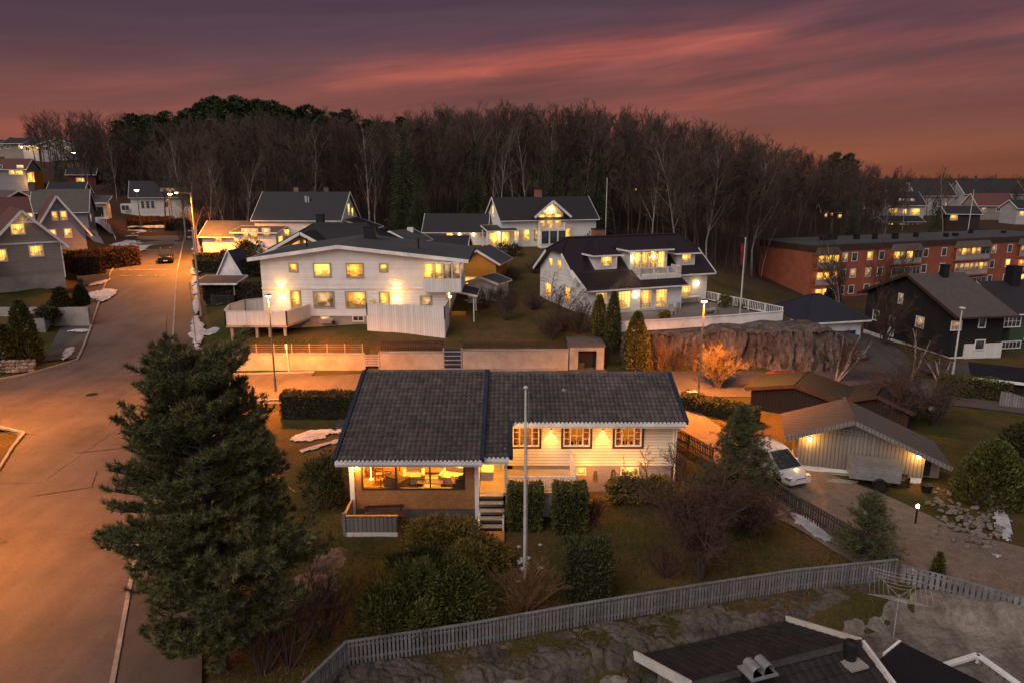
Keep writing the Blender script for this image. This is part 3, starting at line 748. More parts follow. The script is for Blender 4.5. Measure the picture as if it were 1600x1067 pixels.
# rooms behind the three windows
for i, (x, z, w, h) in enumerate(wins):
    mb = MB()
    x0, x1, y0, y1, z0, z1 = x - .5, x + w + .6, .2, 2.6, 1.75, 4.2
    mb.quad((x0, y1, z0), (x0, y1, z1), (x1, y1, z1), (x1, y1, z0)); mb.quad((x0, y0, z0), (x0, y0, z1), (x0, y1, z1), (x0, y1, z0))
    mb.quad((x1, y0, z0), (x1, y1, z0), (x1, y1, z1), (x1, y0, z1)); mb.quad((x0, y0, z1), (x1, y0, z1), (x1, y1, z1), (x0, y1, z1)); mb.quad((x0, y0, z0), (x0, y1, z0), (x1, y1, z0), (x1, y0, z0))
    H.part(mb, 'room', 'inwall')
    light('ceiling_light', 'POINT', (x + w / 2, 1.2, 3.9), 85, (1, .42, .04), H.e, .12)
    fr = MB(); o = .03
    for a in (0, w - .07): fr.box(x + a, -o, z, x + a + .07, .09, z + h)
    for b in (0, h - .07): fr.box(x + .07, -o, z + b, x + w - .07, .09, z + b + .07)
    for a in (w * .27, w * .73): fr.box(x + a - .025, -o + .005, z + .07, x + a + .025, .085, z + h - .07)
    for (a, b) in ((.07, w * .27 - .025), (w * .73 + .025, w - .07)):
        for q in (.36, .66): fr.box(x + a, -.01, z + h * q - .015, x + b, .03, z + h * q + .015)
    fr.box(x + w * .27, -.01, z + h * .5 - .012, x + w * .73, .03, z + h * .5 + .012); fr.box(x + w * .5 - .012, -.012, z + .07, x + w * .5 + .012, .03, z + h - .07)
    f = H.part(fr, 'window', 'trim')
    cs = MB(); c = .11
    cs.box(x - c, -.05, z - .09, x, .02, z + h + .12); cs.box(x + w, -.05, z - .09, x + w + c, .02, z + h + .12); cs.box(x, -.05, z - .09, x + w, .018, z); cs.box(x, -.05, z + h, x + w, .018, z + h + .12)
    H.part(cs, 'casing', 'brownwood', f)
    for a, b in ((.06, .30), (w - .30, w - .06)):
        cu = MB(); n = 8; pts = [V((x + a + (b - a) * k / n, .2 + .03 * (k % 2), 0)) for k in range(n + 1)]
        for p, q in zip(pts, pts[1:]): cu.quad((p.x, p.y, z - .05), (q.x, q.y, z - .05), (q.x, q.y, z + h), (p.x, p.y, z + h))
        H.part(cu, 'curtain', 'curtain', f)
    pl = MB()
    rr = random.Random(i)
    for k in range(3): pl.blob((x + w * (.35 + .15 * k), .22, z + .12 + .05 * (k % 2)), (.07, .05, .12), i * 5 + k, 8, .5)
    H.part(pl, 'sill_ornament', ['steel', 'fabricdark', 'redwood'][i], f)
for x in (2.05, 4.78):
    H.lamp(F0, x, 3.62, 85, (1, .47, .07), True); light('lamp_light', 'POINT', (x, -.8, 3.2), 42, (1, .38, .03), H.e, .1)
# basement windows
F0b = H.face('front', .05)
for (u0, v0, u1, v1) in ((902, 731, 914, 739.5), (971, 730.5, 996, 741)): H.pwin(F0b, u0, v0, u1, v1, 'lit2', fw=.06)
for x in (3.9, 6.25): light('lawn_fill_light', 'POINT', (x, -1.0, 1.4), 100, (1, .40, .04), H.e, .15)  # added fill lights that make the lawn before the windows glow
# the brick bay with the panorama window
BX0, BX1, BY = -7.9, -1.72, -3.1; WX0, WX1, WZ0, WZ1 = -7.35, -2.3, 1.58, 3.28
mb = MB()
mb.box(BX0 + .25, BY, .55, BX1 - .1, BY + .2, WZ0); mb.box(BX0 + .25, BY, WZ0, WX0, BY + .2, 3.4); mb.box(WX1, BY, WZ0, BX1 - .1, BY + .2, 3.4)

def sloped(mb, x0, x1, pr): mb.add([(x0, a, b) for a, b in pr] + [(x1, a, b) for a, b in pr], [tuple(range(len(pr) - 1, -1, -1)), tuple(range(len(pr), 2 * len(pr)))] + [(i, (i + 1) % len(pr), (i + 1) % len(pr) + len(pr), i + len(pr)) for i in range(len(pr))])
EB = 4.38 - .7 * TP - 3.05 * TP
sloped(mb, BX0, BX0 + .2, [(BY + .2, .2), (YB - .2, .2), (YB - .2, EB + (2 * YM - YB + 3.75) * TP - .12), (YM, EB + (YM + 3.75) * TP - .12), (BY + .2, EB + (BY + .2 + 3.75) * TP - .12)])
H.part(mb, 'brick_wall', 'brickw')
mb = MB(); mb.box(BX0, BY + .01, -.3, BX1, BY + .25, .55); H.part(mb, 'bay_plinth', 'dkconc')
mb = MB(); mb.box(BX0 - .02, BY - .06, .2, BX0 + .2, BY + .15, 3.45); mb.box(BX1 - .1, BY - .06, 0, BX1 + .1, BY + .2, 3.45); H.part(mb, 'corner_post', 'trim')
mb = MB(); sloped(mb, BX1 - .08, BX1 + .08, [(BY + .2, .2), (0, .2), (0, EB + 3.75 * TP - .14), (BY + .2, EB + (BY + .2 + 3.75) * TP - .14)]); H.part(mb, 'bay_side_wall', 'cream')
fr = MB()
fr.box(WX0, BY - .03, WZ0, WX1, BY + .12, WZ0 + .07); fr.box(WX0, BY - .03, WZ1 - .07, WX1, BY + .12, WZ1)
for a in (0, 1 / 3, 2 / 3, 1): fr.box(WX0 + (WX1 - WX0 - .07) * a, BY - .028, WZ0 + .07, WX0 + (WX1 - WX0 - .07) * a + .07, BY + .11, WZ1 - .07)
pf = H.part(fr, 'panorama_window', 'brownwood')
H.lamp(H.face('front', BY), -7.52, 2.75, 85, (1, .46, .07), size=.07, off=.35)
# living room shell
mb = MB(); x0, x1, y0, y1, z0, z1 = BX0 + .21, BX1 - .1, BY + .21, 4.2, 1.22, 3.4
mb.quad((x0, y1, z0), (x0, y1, z1), (x1, y1, z1), (x1, y1, z0)); mb.quad((x0, y0, z0), (x0, y0, z1), (x0, y1, z1), (x0, y1, z0))
mb.quad((x1, y0, z0), (x1, y1, z0), (x1, y1, z1), (x1, y0, z1)); mb.quad((x0, y0, z1), (x1, y0, z1), (x1, y1, z1), (x0, y1, z1))
H.part(mb, 'living_room', 'inwall')
mb = MB(); mb.box(x0, y0, z0 - .1, x1, y1, z0); H.part(mb, 'room_floor', 'infloor')
for lx, ly, pw in ((-6.4, -.6, 480), (-4.6, .8, 500), (-3.0, -1.2, 480)): light('room_light', 'POINT', (lx, ly, 3.2), pw, (1, .45, .06), H.e, .2)
# porch, deck and steps
mb = MB(); mb.box(BX1 + .1, -2.9, 1.15, 3.15, 0, 1.3); H.part(mb, 'porch_deck', 'deck')
mb = MB(); mb.box(-.32, -2.85, 0, 3.1, -2.75, 1.15); H.part(mb, 'deck_skirt', 'whitev')
mb = MB(); railing(mb, [(-.3, -2.82, 1.3), (3.1, -2.82, 1.3)], .82, .13, 1.7); H.part(mb, 'balustrade', 'trim')
mb = MB(); mb.box(3.08, -2.75, 1.3, 3.18, 0, 2.25); H.part(mb, 'deck_end_panel', 'whitev')
mb = MB(); mb.box(-.36, -2.86, 1.3, -.24, -2.74, 3.6); H.part(mb, 'porch_post', 'trim')
st = MB(); rs = MB()
for k in range(5):
    z = 1.3 - .26 * (k + 1) + .0; y = -2.9 - .3 * k
    st.box(-1.58, y - .32, z + .20, -.42, y, z + .245); rs.box(-1.55, y - .04, z - .06, -.45, y - .003, z + .2)
so = H.part(st, 'step', 'deck'); H.part(rs, 'riser', 'greytrim', so)
for x in (-1.62, -.46): mb = MB(); mb.box(x, -4.5, 0, x + .08, -2.9, .5); H.part(mb, 'stair_stringer', 'trim')
fp = H.face('front', 0)
H.win(fp, -1.35, 1.32, .85, 1.95, 'lit2', (1, 1), .07, 'trim', name='front_door')
light('porch_light', 'POINT', (-.9, -1.5, 3.15), 300, (1, .39, .03), H.e, .08)
mb = MB(); mb.lathe((-1.05, -1.3, 3.32), [(.05, 0), (.1, .03), (.1, .09), (.05, .1)], 10); H.part(mb, 'porch_ceiling_lamp', 'bulb')
# roofs: bay roof, porch roof, right-hand roof and the back slopes, all of profiled tiles
def slope_roof(name, x0, x1, y0, y1, ze, pitch, raised=0.0, seed=0):
    """front slope y0 -> y1 rising at pitch"""
    L = (y1 - y0); n = V((0, -pitch, 1)).normalized(); ev = V((0, 1, pitch)); sl = L * math.sqrt(1 + pitch * pitch)
    mb = MB(); z = ze + raised
    mb.slab([(x0, y0, z), (x1, y0, z), (x1, y1, z + L * pitch), (x0, y1, z + L * pitch)], n, .14)
    tiled(mb, V((x0, y0 - .02, z)) + n * .01, (1, 0, 0), ev, x1 - x0, sl + .02, .245, .36, .07, .045, seed)
    return H.part(mb, name, 'tile')
E0 = 4.38 - .7 * TP
yr = YM; zr0 = E0 + (yr + .7) * TP
r1 = slope_roof('bay_roof', -8.35, -1.42, -3.75, yr, E0 - 3.05 * TP, TP, .10, 1)
r2 = slope_roof('porch_roof', -1.42, -.12, -3.4, yr, E0 - 2.7 * TP, TP, 0, 2)
r3 = slope_roof('roof', -.12, 8.95, -.7, yr, E0, TP, 0, 3)
n = V((0, TP, 1)).normalized(); mb = MB()
mb.slab([(8.95, YB + .6, zr0 - (YB + .6 - yr) * TP), (-8.35, YB + .6, zr0 - (YB + .6 - yr) * TP), (-8.35, yr + .01, zr0), (8.95, yr + .01, zr0)], n, .14)
H.part(mb, 'back_roof', 'tile')
mb = MB()
for k in range(44):
    x = -8.35 + k * .393; zc = zr0 + (.14 if x < -1.5 else .04)
    mb.tube([(x, yr, zc), (x + .4, yr, zc + .012)], .105, 8)
H.part(mb, 'ridge_cap', 'tile', r3)
def verge(x, y0, z0, y1, z1, par):
    mb = MB(); mb.bar((x, y0, z0), (x, y1, z1), .2, .26); H.part(mb, 'verge_board', 'verge', par)
verge(-8.43, -3.8, E0 - 3.05 * TP + .12, yr, zr0 + .13, r1); verge(-1.42, -3.8, E0 - 3.05 * TP + .14, yr, zr0 + .16, r1)
verge(-.06, -3.44, E0 - 2.7 * TP + .02, -.74, E0 + .0, r2); verge(8.98, -.72, E0 + .0, yr, zr0 + .02, r3)
def eave(x0, x1, y, z, par):
    mb = MB(); mb.box(x0, y - .14, z - .17, x1, y - .03, z - .02); mb.box(x0, y - .04, z - .3, x1, y + .0, z - .15); H.part(mb, 'gutter', 'trim', par)
    c = MB()
    nn = int((x1 - x0) / .2)
    for k in range(nn): c.bar((x0 + (k + .5) * (x1 - x0) / nn, y - .15, z + .0), (x0 + (k + .5) * (x1 - x0) / nn, y + .05, z + .02), .11, .05)
    H.part(c, 'eave_tile_edge', 'trim', par)
eave(-8.4, -1.42, -3.75, E0 - 3.05 * TP + .1, r1); eave(-1.42, -.12, -3.4, E0 - 2.7 * TP, r2); eave(-.12, 8.95, -.7, E0, r3)
# soffits
mb = MB(); mb.slab([(-8.3, -3.72, E0 - 3.05 * TP - .08), (-1.5, -3.72, E0 - 3.05 * TP - .08), (-1.5, -3.1, E0 - 2.45 * TP - .08), (-8.3, -3.1, E0 - 2.45 * TP - .08)], (0, 0, 1), .02)
H.part(mb, 'soffit', 'trim', r1)
mb = MB(); p = H.hit(F0, 900, 605); mb.box(2.75, 2.0, zr0 - .50, 3.0, 2.22, zr0 - .40); H.part(mb, 'roof_vent', 'greytrim', r3)
# furniture in the living room, each a thing of its own
def sofa(loc, rz, w, label, mat):
    t = thing('sofa', label, 'sofa', loc, rz, 'living room furniture behind the panorama window')
    mb = MB(); mb.box(-w / 2, -.42, .12, w / 2, .3, .42); mb.build('seat', M[mat], t)
    mb = MB(); mb.box(-w / 2, .3, .12, w / 2, .5, .82); mb.build('backrest', M[mat], t)
    for sx in (-1, 1):
        mb = MB(); mb.box(sx * (w / 2 + .09) - .09, -.42, .12, sx * (w / 2 + .09) + .09, .5, .6); mb.build('armrest', M[mat], t)
    n = max(1, int(w / .7))
    for k in range(n):
        mb = MB(); mb.box(-w / 2 + w / n * k + .02, -.44, .42, -w / 2 + w / n * (k + 1) - .02, .28, .54); mb.build('cushion', M[mat], t)
    for a in (-1, 1):
        for b in (-.36, .42):
            mb = MB(); mb.tube([(a * (w / 2 - .05), b, 0), (a * (w / 2 - .05), b, .13)], .025, 6); mb.build('leg', M['brownwood'], t)
    return t
FZ = 36.22 - 35
sofa((-4.2, 34.9, FZ), math.pi * 0, 2.1, 'long pale sofa against the back of the lit living room', 'fabric')
sofa((-5.0, 33.4, FZ), R(8), .75, 'pale armchair in the middle of the lit panorama window', 'fabric')
sofa((-3.0, 33.3, FZ), R(-15), .95, 'wide pale armchair in the east pane of the panorama window', 'fabric')
sofa((-5.75, 32.75, FZ), R(150), .6, 'dark brown armchair by the mullion of the panorama window', 'fabricdark')
sofa((-2.55, 32.6, FZ), R(190), .6, 'dark tub chair at the corner post end of the panorama window', 'fabricdark')
def table(loc, w, d, h, label, mat, rz=0):
    t = thing('table', label, 'table', loc, rz)
    mb = MB(); mb.box(-w / 2, -d / 2, h - .04, w / 2, d / 2, h); mb.build('table_top', M[mat], t)
    for a in (-1, 1):
        for b in (-1, 1):
            mb = MB(); mb.box(a * (w / 2 - .05) - .025, b * (d / 2 - .05) - .025, 0, a * (w / 2 - .05) + .025, b * (d / 2 - .05) + .025, h - .04); mb.build('leg', M[mat], t)
table((-4.1, 32.75, FZ), 1.3, .6, .42, 'dark low coffee table between the armchairs in the lit room', 'brownwood')
table((-6.7, 34.6, FZ), 1.5, .85, .74, 'wooden dining table at the back of the lit living room', 'wood')
table((-2.9, 35.4, FZ), 1.4, .45, .6, 'orange brown sideboard table by the east wall of the lit room', 'wood')
def chair(loc, rz, label):
    t = thing('chair', label, 'chair', loc, rz, 'wooden chairs in the living room')
    mb = MB(); mb.box(-.22, -.22, .43, .22, .22, .47); mb.build('seat', M['wood'], t)
    mb = MB()
    for z in (.62, .78, .92): mb.box(-.2, .19, z, .2, .22, z + .07)
    mb.build('backrest', M['wood'], t)
    for a in (-1, 1):
        for b in (-1, 1):
            mb = MB(); mb.box(a * .2 - .02, b * .2 - .02, 0, a * .2 + .02, b * .2 + .02, .43 if b < 0 else 1.0); mb.build('leg', M['wood'], t)
chair((-6.75, 33.6, FZ), R(170), 'orange wooden chair standing with its back to the panorama window')
chair((-6.35, 32.9, FZ), R(215), 'orange wooden chair turned aside nearest the glass of the panorama window')
mb = MB(); mb.box(-1.3, -.9, 0, 1.3, .9, .012); o = mb.build('rug', M['rug'], loc=(-4.3, 33.2, FZ)); tag(o, 'pale rug under the coffee table in the lit living room', 'rug')
mb = MB(); mb.lathe((0, 0, 0), [(.12, 0), (.02, .03), (.02, 1.3), (.16, 1.3), (.11, 1.55)], 10); o = mb.build('floor_lamp', M['shade'], loc=(-7.3, 33.9, FZ)); tag(o, 'tall standing lamp in the far west end of the living room', 'lamp')
mb = MB(); mb.lathe((0, 0, 0), [(.16, 0), (.2, .35), (.22, .4)], 10)
t = thing('potted_plant', 'leafy pot plant at the east end of the panorama window', 'plant', (-2.45, 32.2, FZ)); mb.build('pot', M['fabricdark'], t)
mb = MB(); rr = random.Random(3)
for k in range(60):
    a = rr.uniform(0, 6.28); d = V((math.cos(a) * .3, math.sin(a) * .12, rr.uniform(.2, .9))); p = V((0, 0, .4)); q = p + d * rr.uniform(.5, 1)
    s = V((-math.sin(a), math.cos(a), 0)) * .05; mb.quad(p + d * .2, q * .6 + p * .4 + s, q, q * .6 + p * .4 - s)
mb.build('leaves', M['thuja'], t)
# porch furniture and wall decorations
t = thing('porch_chest', 'white storage bench standing on the lit porch', 'bench', (-1.28, 34.0, 1.3))
mb = MB(); mb.box(-.3, -.45, 0, .3, .45, .42); mb.build('box', M['trim'], t); mb = MB(); mb.box(-.33, -.48, .42, .33, .48, .48); mb.build('lid', M['trim'], t)
for (u, v, h, lab) in ((958, 746, .62, 'long brown oval woven snowshoe hanging on the mauve plinth'), (930, 744, .45, 'small pale oval snowshoe hanging on the mauve plinth behind shrub')):
    x, z = H.hit(F0b, u, v); t = thing('snowshoe', lab, 'snowshoe', (x, 35.02, z), 0, 'snowshoes on the plinth')
    P = [V((.13 * math.cos(a) * (1 - .25 * math.sin(a)), 0, h * .8 * math.sin(a))) for a in [2 * math.pi * k / 20 for k in range(21)]]
    mb = MB(); mb.tube(P, .016, 5, False); mb.build('hoop', M['wood' if h < .6 else 'redwood'], t)
    mb = MB()
    for k in range(-4, 5):
        mb.bar((-.11, 0, h * .15 * k), (.11, 0, h * .15 * k + .06), .012, .012); mb.bar((-.11, .01, h * .15 * k + .06), (.11, .01, h * .15 * k), .012, .012)
    mb.build('webbing', M['brownwood'], t)
# low timber terrace screen at the bay
t = thing('terrace_screen', 'low grey board screen round the small terrace before the brick bay', 'fence', (-7.85, 30.25, 0))
mb = MB(); mb.box(0, -.03, .18, 2.45, .03, 1.0); mb.build('front_panel', M['greyboard'], t)
mb = MB(); mb.box(-.03, .05, .18, .03, 1.6, 1.05); mb.build('side_panel', M['greyboard'], t)
mb = MB(); mb.box(-.05, -.06, 1.0, 2.5, .06, 1.04); mb.box(-.06, .06, 1.05, .06, 1.62, 1.09); mb.build('cap_rail', M['wood'], t)
mb = MB(); mb.box(-.02, -.05, -.4, 2.45, .02, .18); mb.build('footing', M['trim'], t)
mb = MB(); mb.box(-.12, -.08, 0, .04, .08, 1.15); mb.build('post', M['greyboard'], t)
t = thing('garden_bench', 'dark red garden bench under the panorama window', 'bench', (-6.2, 31.2, .15), R(4))
for k in range(3):
    mb = MB(); mb.box(-.95, -.3 + .2 * k, .43, .95, -.14 + .2 * k, .47); mb.build('seat_plank', M['redwood'], t)
mb = MB(); mb.box(-.95, .32, .62, .95, .36, .78); mb.build('backrest', M['redwood'], t)
for sx in (-.8, .8):
    mb = MB(); mb.box(sx - .04, -.28, 0, sx + .04, -.2, .43); mb.build('leg', M['redwood'], t)
    mb = MB(); mb.box(sx - .04, .28, 0, sx + .04, .36, .8); mb.build('leg', M['redwood'], t)
mb = MB(); mb.box(-.65, -.5, 0, .65, .5, .16); o = mb.build('stone_step', M['brickw'], loc=(-1.0, 29.9, 0)); tag(o, 'flat brick landing at the foot of the porch steps', 'step')
# ================================================================ BUILDINGS BEYOND THE STREET
# ---- white two-storey duplex with low roof
D = House('duplex_house', 'long white two storey house with very low roof and boarded terraces above the lawn', (-24.0, 67, 2.5))
FD = D.face('front', 0); LD, WD = 17.7, 12.0
mb = MB(); XR = 7.6; pr = [(0, .75), (LD, .75), (LD, 6.35), (XR, 7.45), (0, 6.4)]
mb.add([(a, 0, b) for a, b in pr] + [(a, WD, b) for a, b in pr], [(0, 1, 2, 3, 4), (9, 8, 7, 6, 5)] + [((i + 1) % 5, i, i + 5, (i + 1) % 5 + 5) for i in range(5)])
D.part(mb, 'wall', 'white')
mb = MB(); mb.box(.05, .06, -1, LD - .05, WD - .06, .75); D.part(mb, 'plinth', 'concrete')
mb = MB(); mb.box(-.05, -.06, 3.42, LD - 1.6, 0, 3.56); D.part(mb, 'storey_band', 'trim')
def dslope(xa, za, xb, zb_, name):
    mb = MB(); n = V((-(zb_ - za), 0, xb - xa)).normalized()
    if n.z < 0: n = -n
    mb.slab([V((xa, -.55, za)) + n * .16, V((xb, -.55, zb_)) + n * .16, V((xb, WD + .5, zb_)) + n * .16, V((xa, WD + .5, za)) + n * .16], n, .16)
    r = D.part(mb, name, 'rooffelt'); t = MB()
    t.bar((xa, -.58, za + .02), (xb, -.58, zb_ + .02), .06, .34); t.bar((xa, -.55, za + .02), (xa, WD + .5, za + .02), .06, .3) if xa < 1 or xa > LD else None
    D.part(t, 'bargeboard', 'trim', r); return r
dr = dslope(-1.0, 6.25, XR, 7.47, 'roof'); dslope(XR, 7.47, LD + 2.2, 6.1, 'east_roof')
mb = MB(); mb.box(LD + 2.16, -.5, 6.0, LD + 2.28, WD, 6.14); D.part(mb, 'gutter', 'black', dr)
D.chimney(8.9, 8.5, 7.2, 8.7, 1.15, 'black', dr)
for i in range(9):
    mb = MB(); x = 10.2 + i * .62; mb.box(x, 3.1 - .1 * i, 7.36 - .139 * (x - XR - .6), x + .55, 3.35 - .1 * i, 7.44 - .139 * (x - XR - .6)); tag(mb.build('snow', M['snow'], D.e), kind='stuff') if i == 0 else None
    if i == 0: sn = MB()
    sn.blob((x, 3.1 - .1 * i, 7.37 - .139 * (x - XR - .5)), (.4, .13, .07), i, 7, .4)
tag(sn.build('snow_ridge', M['snow'], dr), kind='stuff')
mb = MB()
for x in (3.4, 14.6): mb.tube([(x, 4, 6.9), (x, 4, 7.9)], .09, 8)
D.part(mb, 'vent_pipe', 'black', dr)
K = dict(fw=.12, casing=None, frame='greytrim')
for a in ((453.5, 413, 463.5, 424),): D.pwin(FD, *a, 'lit', **K)
D.pwin(FD, 492, 413, 515, 432, 'lit2', **K); D.pwin(FD, 543, 413.5, 566, 433, 'lit3', **K); D.pwin(FD, 594.5, 414, 604.5, 424, 'lit2', **K)
D.pwin(FD, 456.5, 456, 467.5, 481, 'lit', **K); D.pwin(FD, 492, 457, 520, 480, 'litdim', **K); D.pwin(FD, 542, 457, 570, 480, 'lit', **K)
D.pwin(FD, 595, 458, 607, 483, 'lit', **K); D.pwin(FD, 658, 464, 673, 480, 'litdim', grid=(1, 2), **K)
D.pwin(D.face('front', .06), 503, 496, 513, 504, 'lit2', fw=.1); D.pwin(D.face('front', .06), 552.5, 494.5, 567, 501, 'darkp', fw=.12, grid=(2, 1))
for u, v in ((440.5, 455), (620, 458)):
    x, z = D.hit(FD, u, v); D.lamp(FD, x, z, 230, (1, .60, .18), True, off=.3); light('lamp_light', 'POINT', (x, -.9, z), 110, (1, .46, .07), D.e, .15)
# glazed upper balcony at the east corner
bx0, bx1 = LD - 2.1, LD + 1.5
mb = MB(); mb.box(bx0, -1.0, 3.25, bx1, .02, 4.55); mb.box(LD + .01, .02, 3.25, bx1, 4.5, 4.55); D.part(mb, 'balcony_wall', 'whitev')
FB = D.face('front', -1.0); FBR = D.face('right', bx1)
mb = MB()
for x in (bx0, bx0 + 1.0, bx0 + 1.85, bx0 + 2.7, bx1 - .1): mb.box(x, -1.0, 4.55, x + .1, -.9, 6.0)
for y in (1.0, 2.8, 4.4): mb.box(bx1 - .1, y, 4.55, bx1, y + .1, 6.0)
mb.box(bx0, -1.0, 5.9, bx1, -.86, 6.1); mb.box(bx1 - .12, -.86, 5.9, bx1, 4.5, 6.1)
D.part(mb, 'balcony_frame', 'trim')
for i in range(4):
    xa = bx0 + (.1, 1.1, 1.95, 2.8)[i]; xb = bx0 + (1.0, 1.85, 2.7, 3.5)[i]
    p = MB(); p.box(xa, -.96, 4.55, xb, -.94, 5.9); D.part(p, 'pane', ('lit', 'lit2', 'litdim', 'litdim')[i])
p = MB(); p.box(bx1 - .06, -.86, 4.55, bx1 - .04, 4.4, 5.9); D.part(p, 'pane', 'litdim')
# terraces
t1 = MB(); TZ = .62
P = [(-2.3, -3.6, TZ), (3.3, -3.6, TZ), (4.4, -.1, TZ)]; railing(t1, P, 1.3, solid=True); railing(t1, [(-2.3, -3.6, TZ), (-2.9, -1.0, TZ), (-2.4, 1.6, TZ), (-.2, 3.2, TZ)], 1.45, solid=True)
mb = MB(); mb.slab([(-2.3, -3.6, TZ), (3.3, -3.6, TZ), (4.4, -.02, TZ), (-.1, 0, TZ), (-.1, 3.2, TZ), (-2.4, 1.6, TZ), (-2.9, -1, TZ)], (0, 0, 1), .2); D.part(mb, 'terrace_deck', 'deck')
D.part(t1, 'terrace_screen', 'whitev')
for x, y in ((-1.9, -3.3), (.4, -3.3), (1.6, -3.3), (3.0, -3.3), (-1.9, -.2)):
    mb = MB(); mb.box(x - .12, y - .12, -1.2, x + .12, y + .12, TZ - .2); D.part(mb, 'terrace_post', 'concrete')
t2 = MB(); railing(t2, [(10.6, -.1, 1.35), (10.5, -2.6, 1.35), (LD + .2, -4.4, 1.35), (LD + .2, -.2, 1.35)], 1.15, solid=True); D.part(t2, 'terrace_screen', 'whitev')
mb = MB()
for a, b in (((10.5, -2.6, .3), (LD + .2, -4.4, .3)), ((LD + .2, -4.4, .3), (LD + .2, -.2, .3)), ((10.5, -2.6, .3), (10.6, -.1, .3))): mb.bar(a, b, .08, 2.1)
D.part(mb, 'terrace_skirt', 'whitev')
mb = MB(); mb.slab([(10.55, -2.55, 1.36), (LD + .1, -4.3, 1.36), (LD + .1, 0, 1.36), (10.6, 0, 1.36)], (0, 0, 1), .12); D.part(mb, 'terrace_deck', 'deck')
# entrance porch on the east side
D.shed_roof(LD - .05, .6, LD + 2.9, 5.2, 3.2, 2.55, 'rooffelt', name='porch_roof', along='x')
for y in (.8, 5.0):
    mb = MB(); mb.box(LD + 2.5, y - .06, -.6, LD + 2.62, y + .06, 2.6); D.part(mb, 'porch_post', 'trim')
mb = MB()
for k in range(5): mb.box(LD + .1, 2.2 + .28 * k, -.6, LD + 1.6, 2.48 + .28 * k, -.35 + .22 * k)
D.part(mb, 'porch_steps', 'wood')
light('porch_light', 'POINT', (LD + .6, 2.6, 2.4), 90, (1, .55, .16), D.e, .1)
mb = MB(); mb.blob((LD + .12, 2.6, 2.2), .1, 1, 8, 0); D.part(mb, 'lamp_bulb', 'bulb')
def outdoor_table(loc, label):
    t = thing('garden_table', label, 'table', loc); mb = MB(); mb.box(-.9, -.4, .7, .9, .4, .74); mb.build('table_top', M['trim'], t)
    for a in (-.8, .8):
        for b in (-.33, .33):
            mb = MB(); mb.box(a - .03, b - .03, 0, a + .03, b + .03, .7); mb.build('leg', M['trim'], t)
outdoor_table((-24.3, 65.6, 3.12), 'white garden table on the western boarded terrace of the duplex')
t = thing('wheelbarrow', 'old tipped wheelbarrow against the concrete plinth of the white duplex', 'wheelbarrow', (-17.9, 66.2, 2.55), R(10))
mb = MB(); mb.add([(-.5, -.3, .2), (.5, -.3, .2), (.5, .3, .2), (-.5, .3, .2), (-.75, -.42, .55), (.7, -.42, .55), (.7, .42, .55), (-.75, .42, .55)], [(3, 2, 1, 0), (0, 1, 5, 4), (1, 2, 6, 5), (2, 3, 7, 6), (3, 0, 4, 7)]); mb.build('tray', M['greytrim'], t)
mb = MB(); mb.lathe((0, 0, 0), [(.17, -.04), (.19, 0), (.17, .04)], 12); wv = mb.build('wheel', M['rubber'], t, (.75, 0, .2)); wv.rotation_euler = (math.pi / 2, 0, 0)
mb = MB(); mb.tube([(.75, .1, .2), (-.4, .28, .3), (-1.1, .3, .55)], .02, 5); mb.tube([(.75, -.1, .2), (-.4, -.28, .3), (-1.1, -.3, .55)], .02, 5); mb.build('handle', M['wood'], t)
# ---- house with steep black roof behind the duplex
B = House('black_roof_house', 'pale timber house with long steep black roof and lit sunroom', (-37.4, 103.5, 5.5), R(-3))
r = B.gable(0, 0, 12.6, 9.5, 0, 4.9, 8.5, 'white', 'roofblack', plinth='concrete')
for x, m_, in ((4.7, 'brickc'), (9.3, 'dkconc')): B.chimney(x, 5.2, 8.0, 9.3, .7, m_, r)
mb = MB(); mb.box(6.7, 2.7, 6.9, 7.0, 3.1, 8.1); mb.box(7.15, 2.7, 6.9, 7.35, 3.1, 8.0); B.part(mb, 'roof_vent', 'steel', r)
FR = B.face('right', 12.6)
B.win(FR, 4.2, 5.2, 1.1, 1.7, 'lit2', (2, 1)); B.win(FR, 6.2, 5.0, .8, 1.2, 'lit')
Fb = B.face('front', 0); B.pwin(Fb, 443, 359, 452, 369, 'lit', grid=(2, 1)); B.pwin(Fb, 475, 355, 482, 361, 'lit2')
mb = MB(); mb.box(-1.6, -3.6, -.6, 4.4, .01, 3.2); B.part(mb, 'sunroom', 'white')
B.shed_roof(-2.0, -4.0, 4.8, -.0, 3.15, 3.75, 'rooffelt', name='sunroom_roof')
Fs = B.face('front', -3.6)
for u0, u1, v0, v1 in ((380, 387, 359, 372), (391, 402, 359, 375), (411.5, 421, 358, 371)): B.pwin(Fs, u0, v0, u1, v1, 'lit', grid=(2, 1), fw=.12)
B.win(B.face('right', 4.4), -2.8, .9, 1.7, 1.7, 'lit2', (2, 1), .1)
B.shed_roof(12.6, 1.5, 16.8, 9.0, 4.6, 3.2, 'roofblack', name='porch_roof', along='x')
mb = MB(); mb.box(12.61, 2, 0, 16.2, 8.6, 3.2); B.part(mb, 'side_wing', 'white')
W_ = House('low_wing_house', 'low house with blue grey roof and one lit window beside the sunroom', (-44.6, 102, 5.3), R(-2))
W_.gable(0, 0, 7.6, 6, 0, 2.8, 4.6, 'white', 'rooffelt', plinth='concrete'); W_.pwin(W_.face('front', 0), 337, 368, 346, 378, 'lit2', grid=(2, 1), fw=.1)
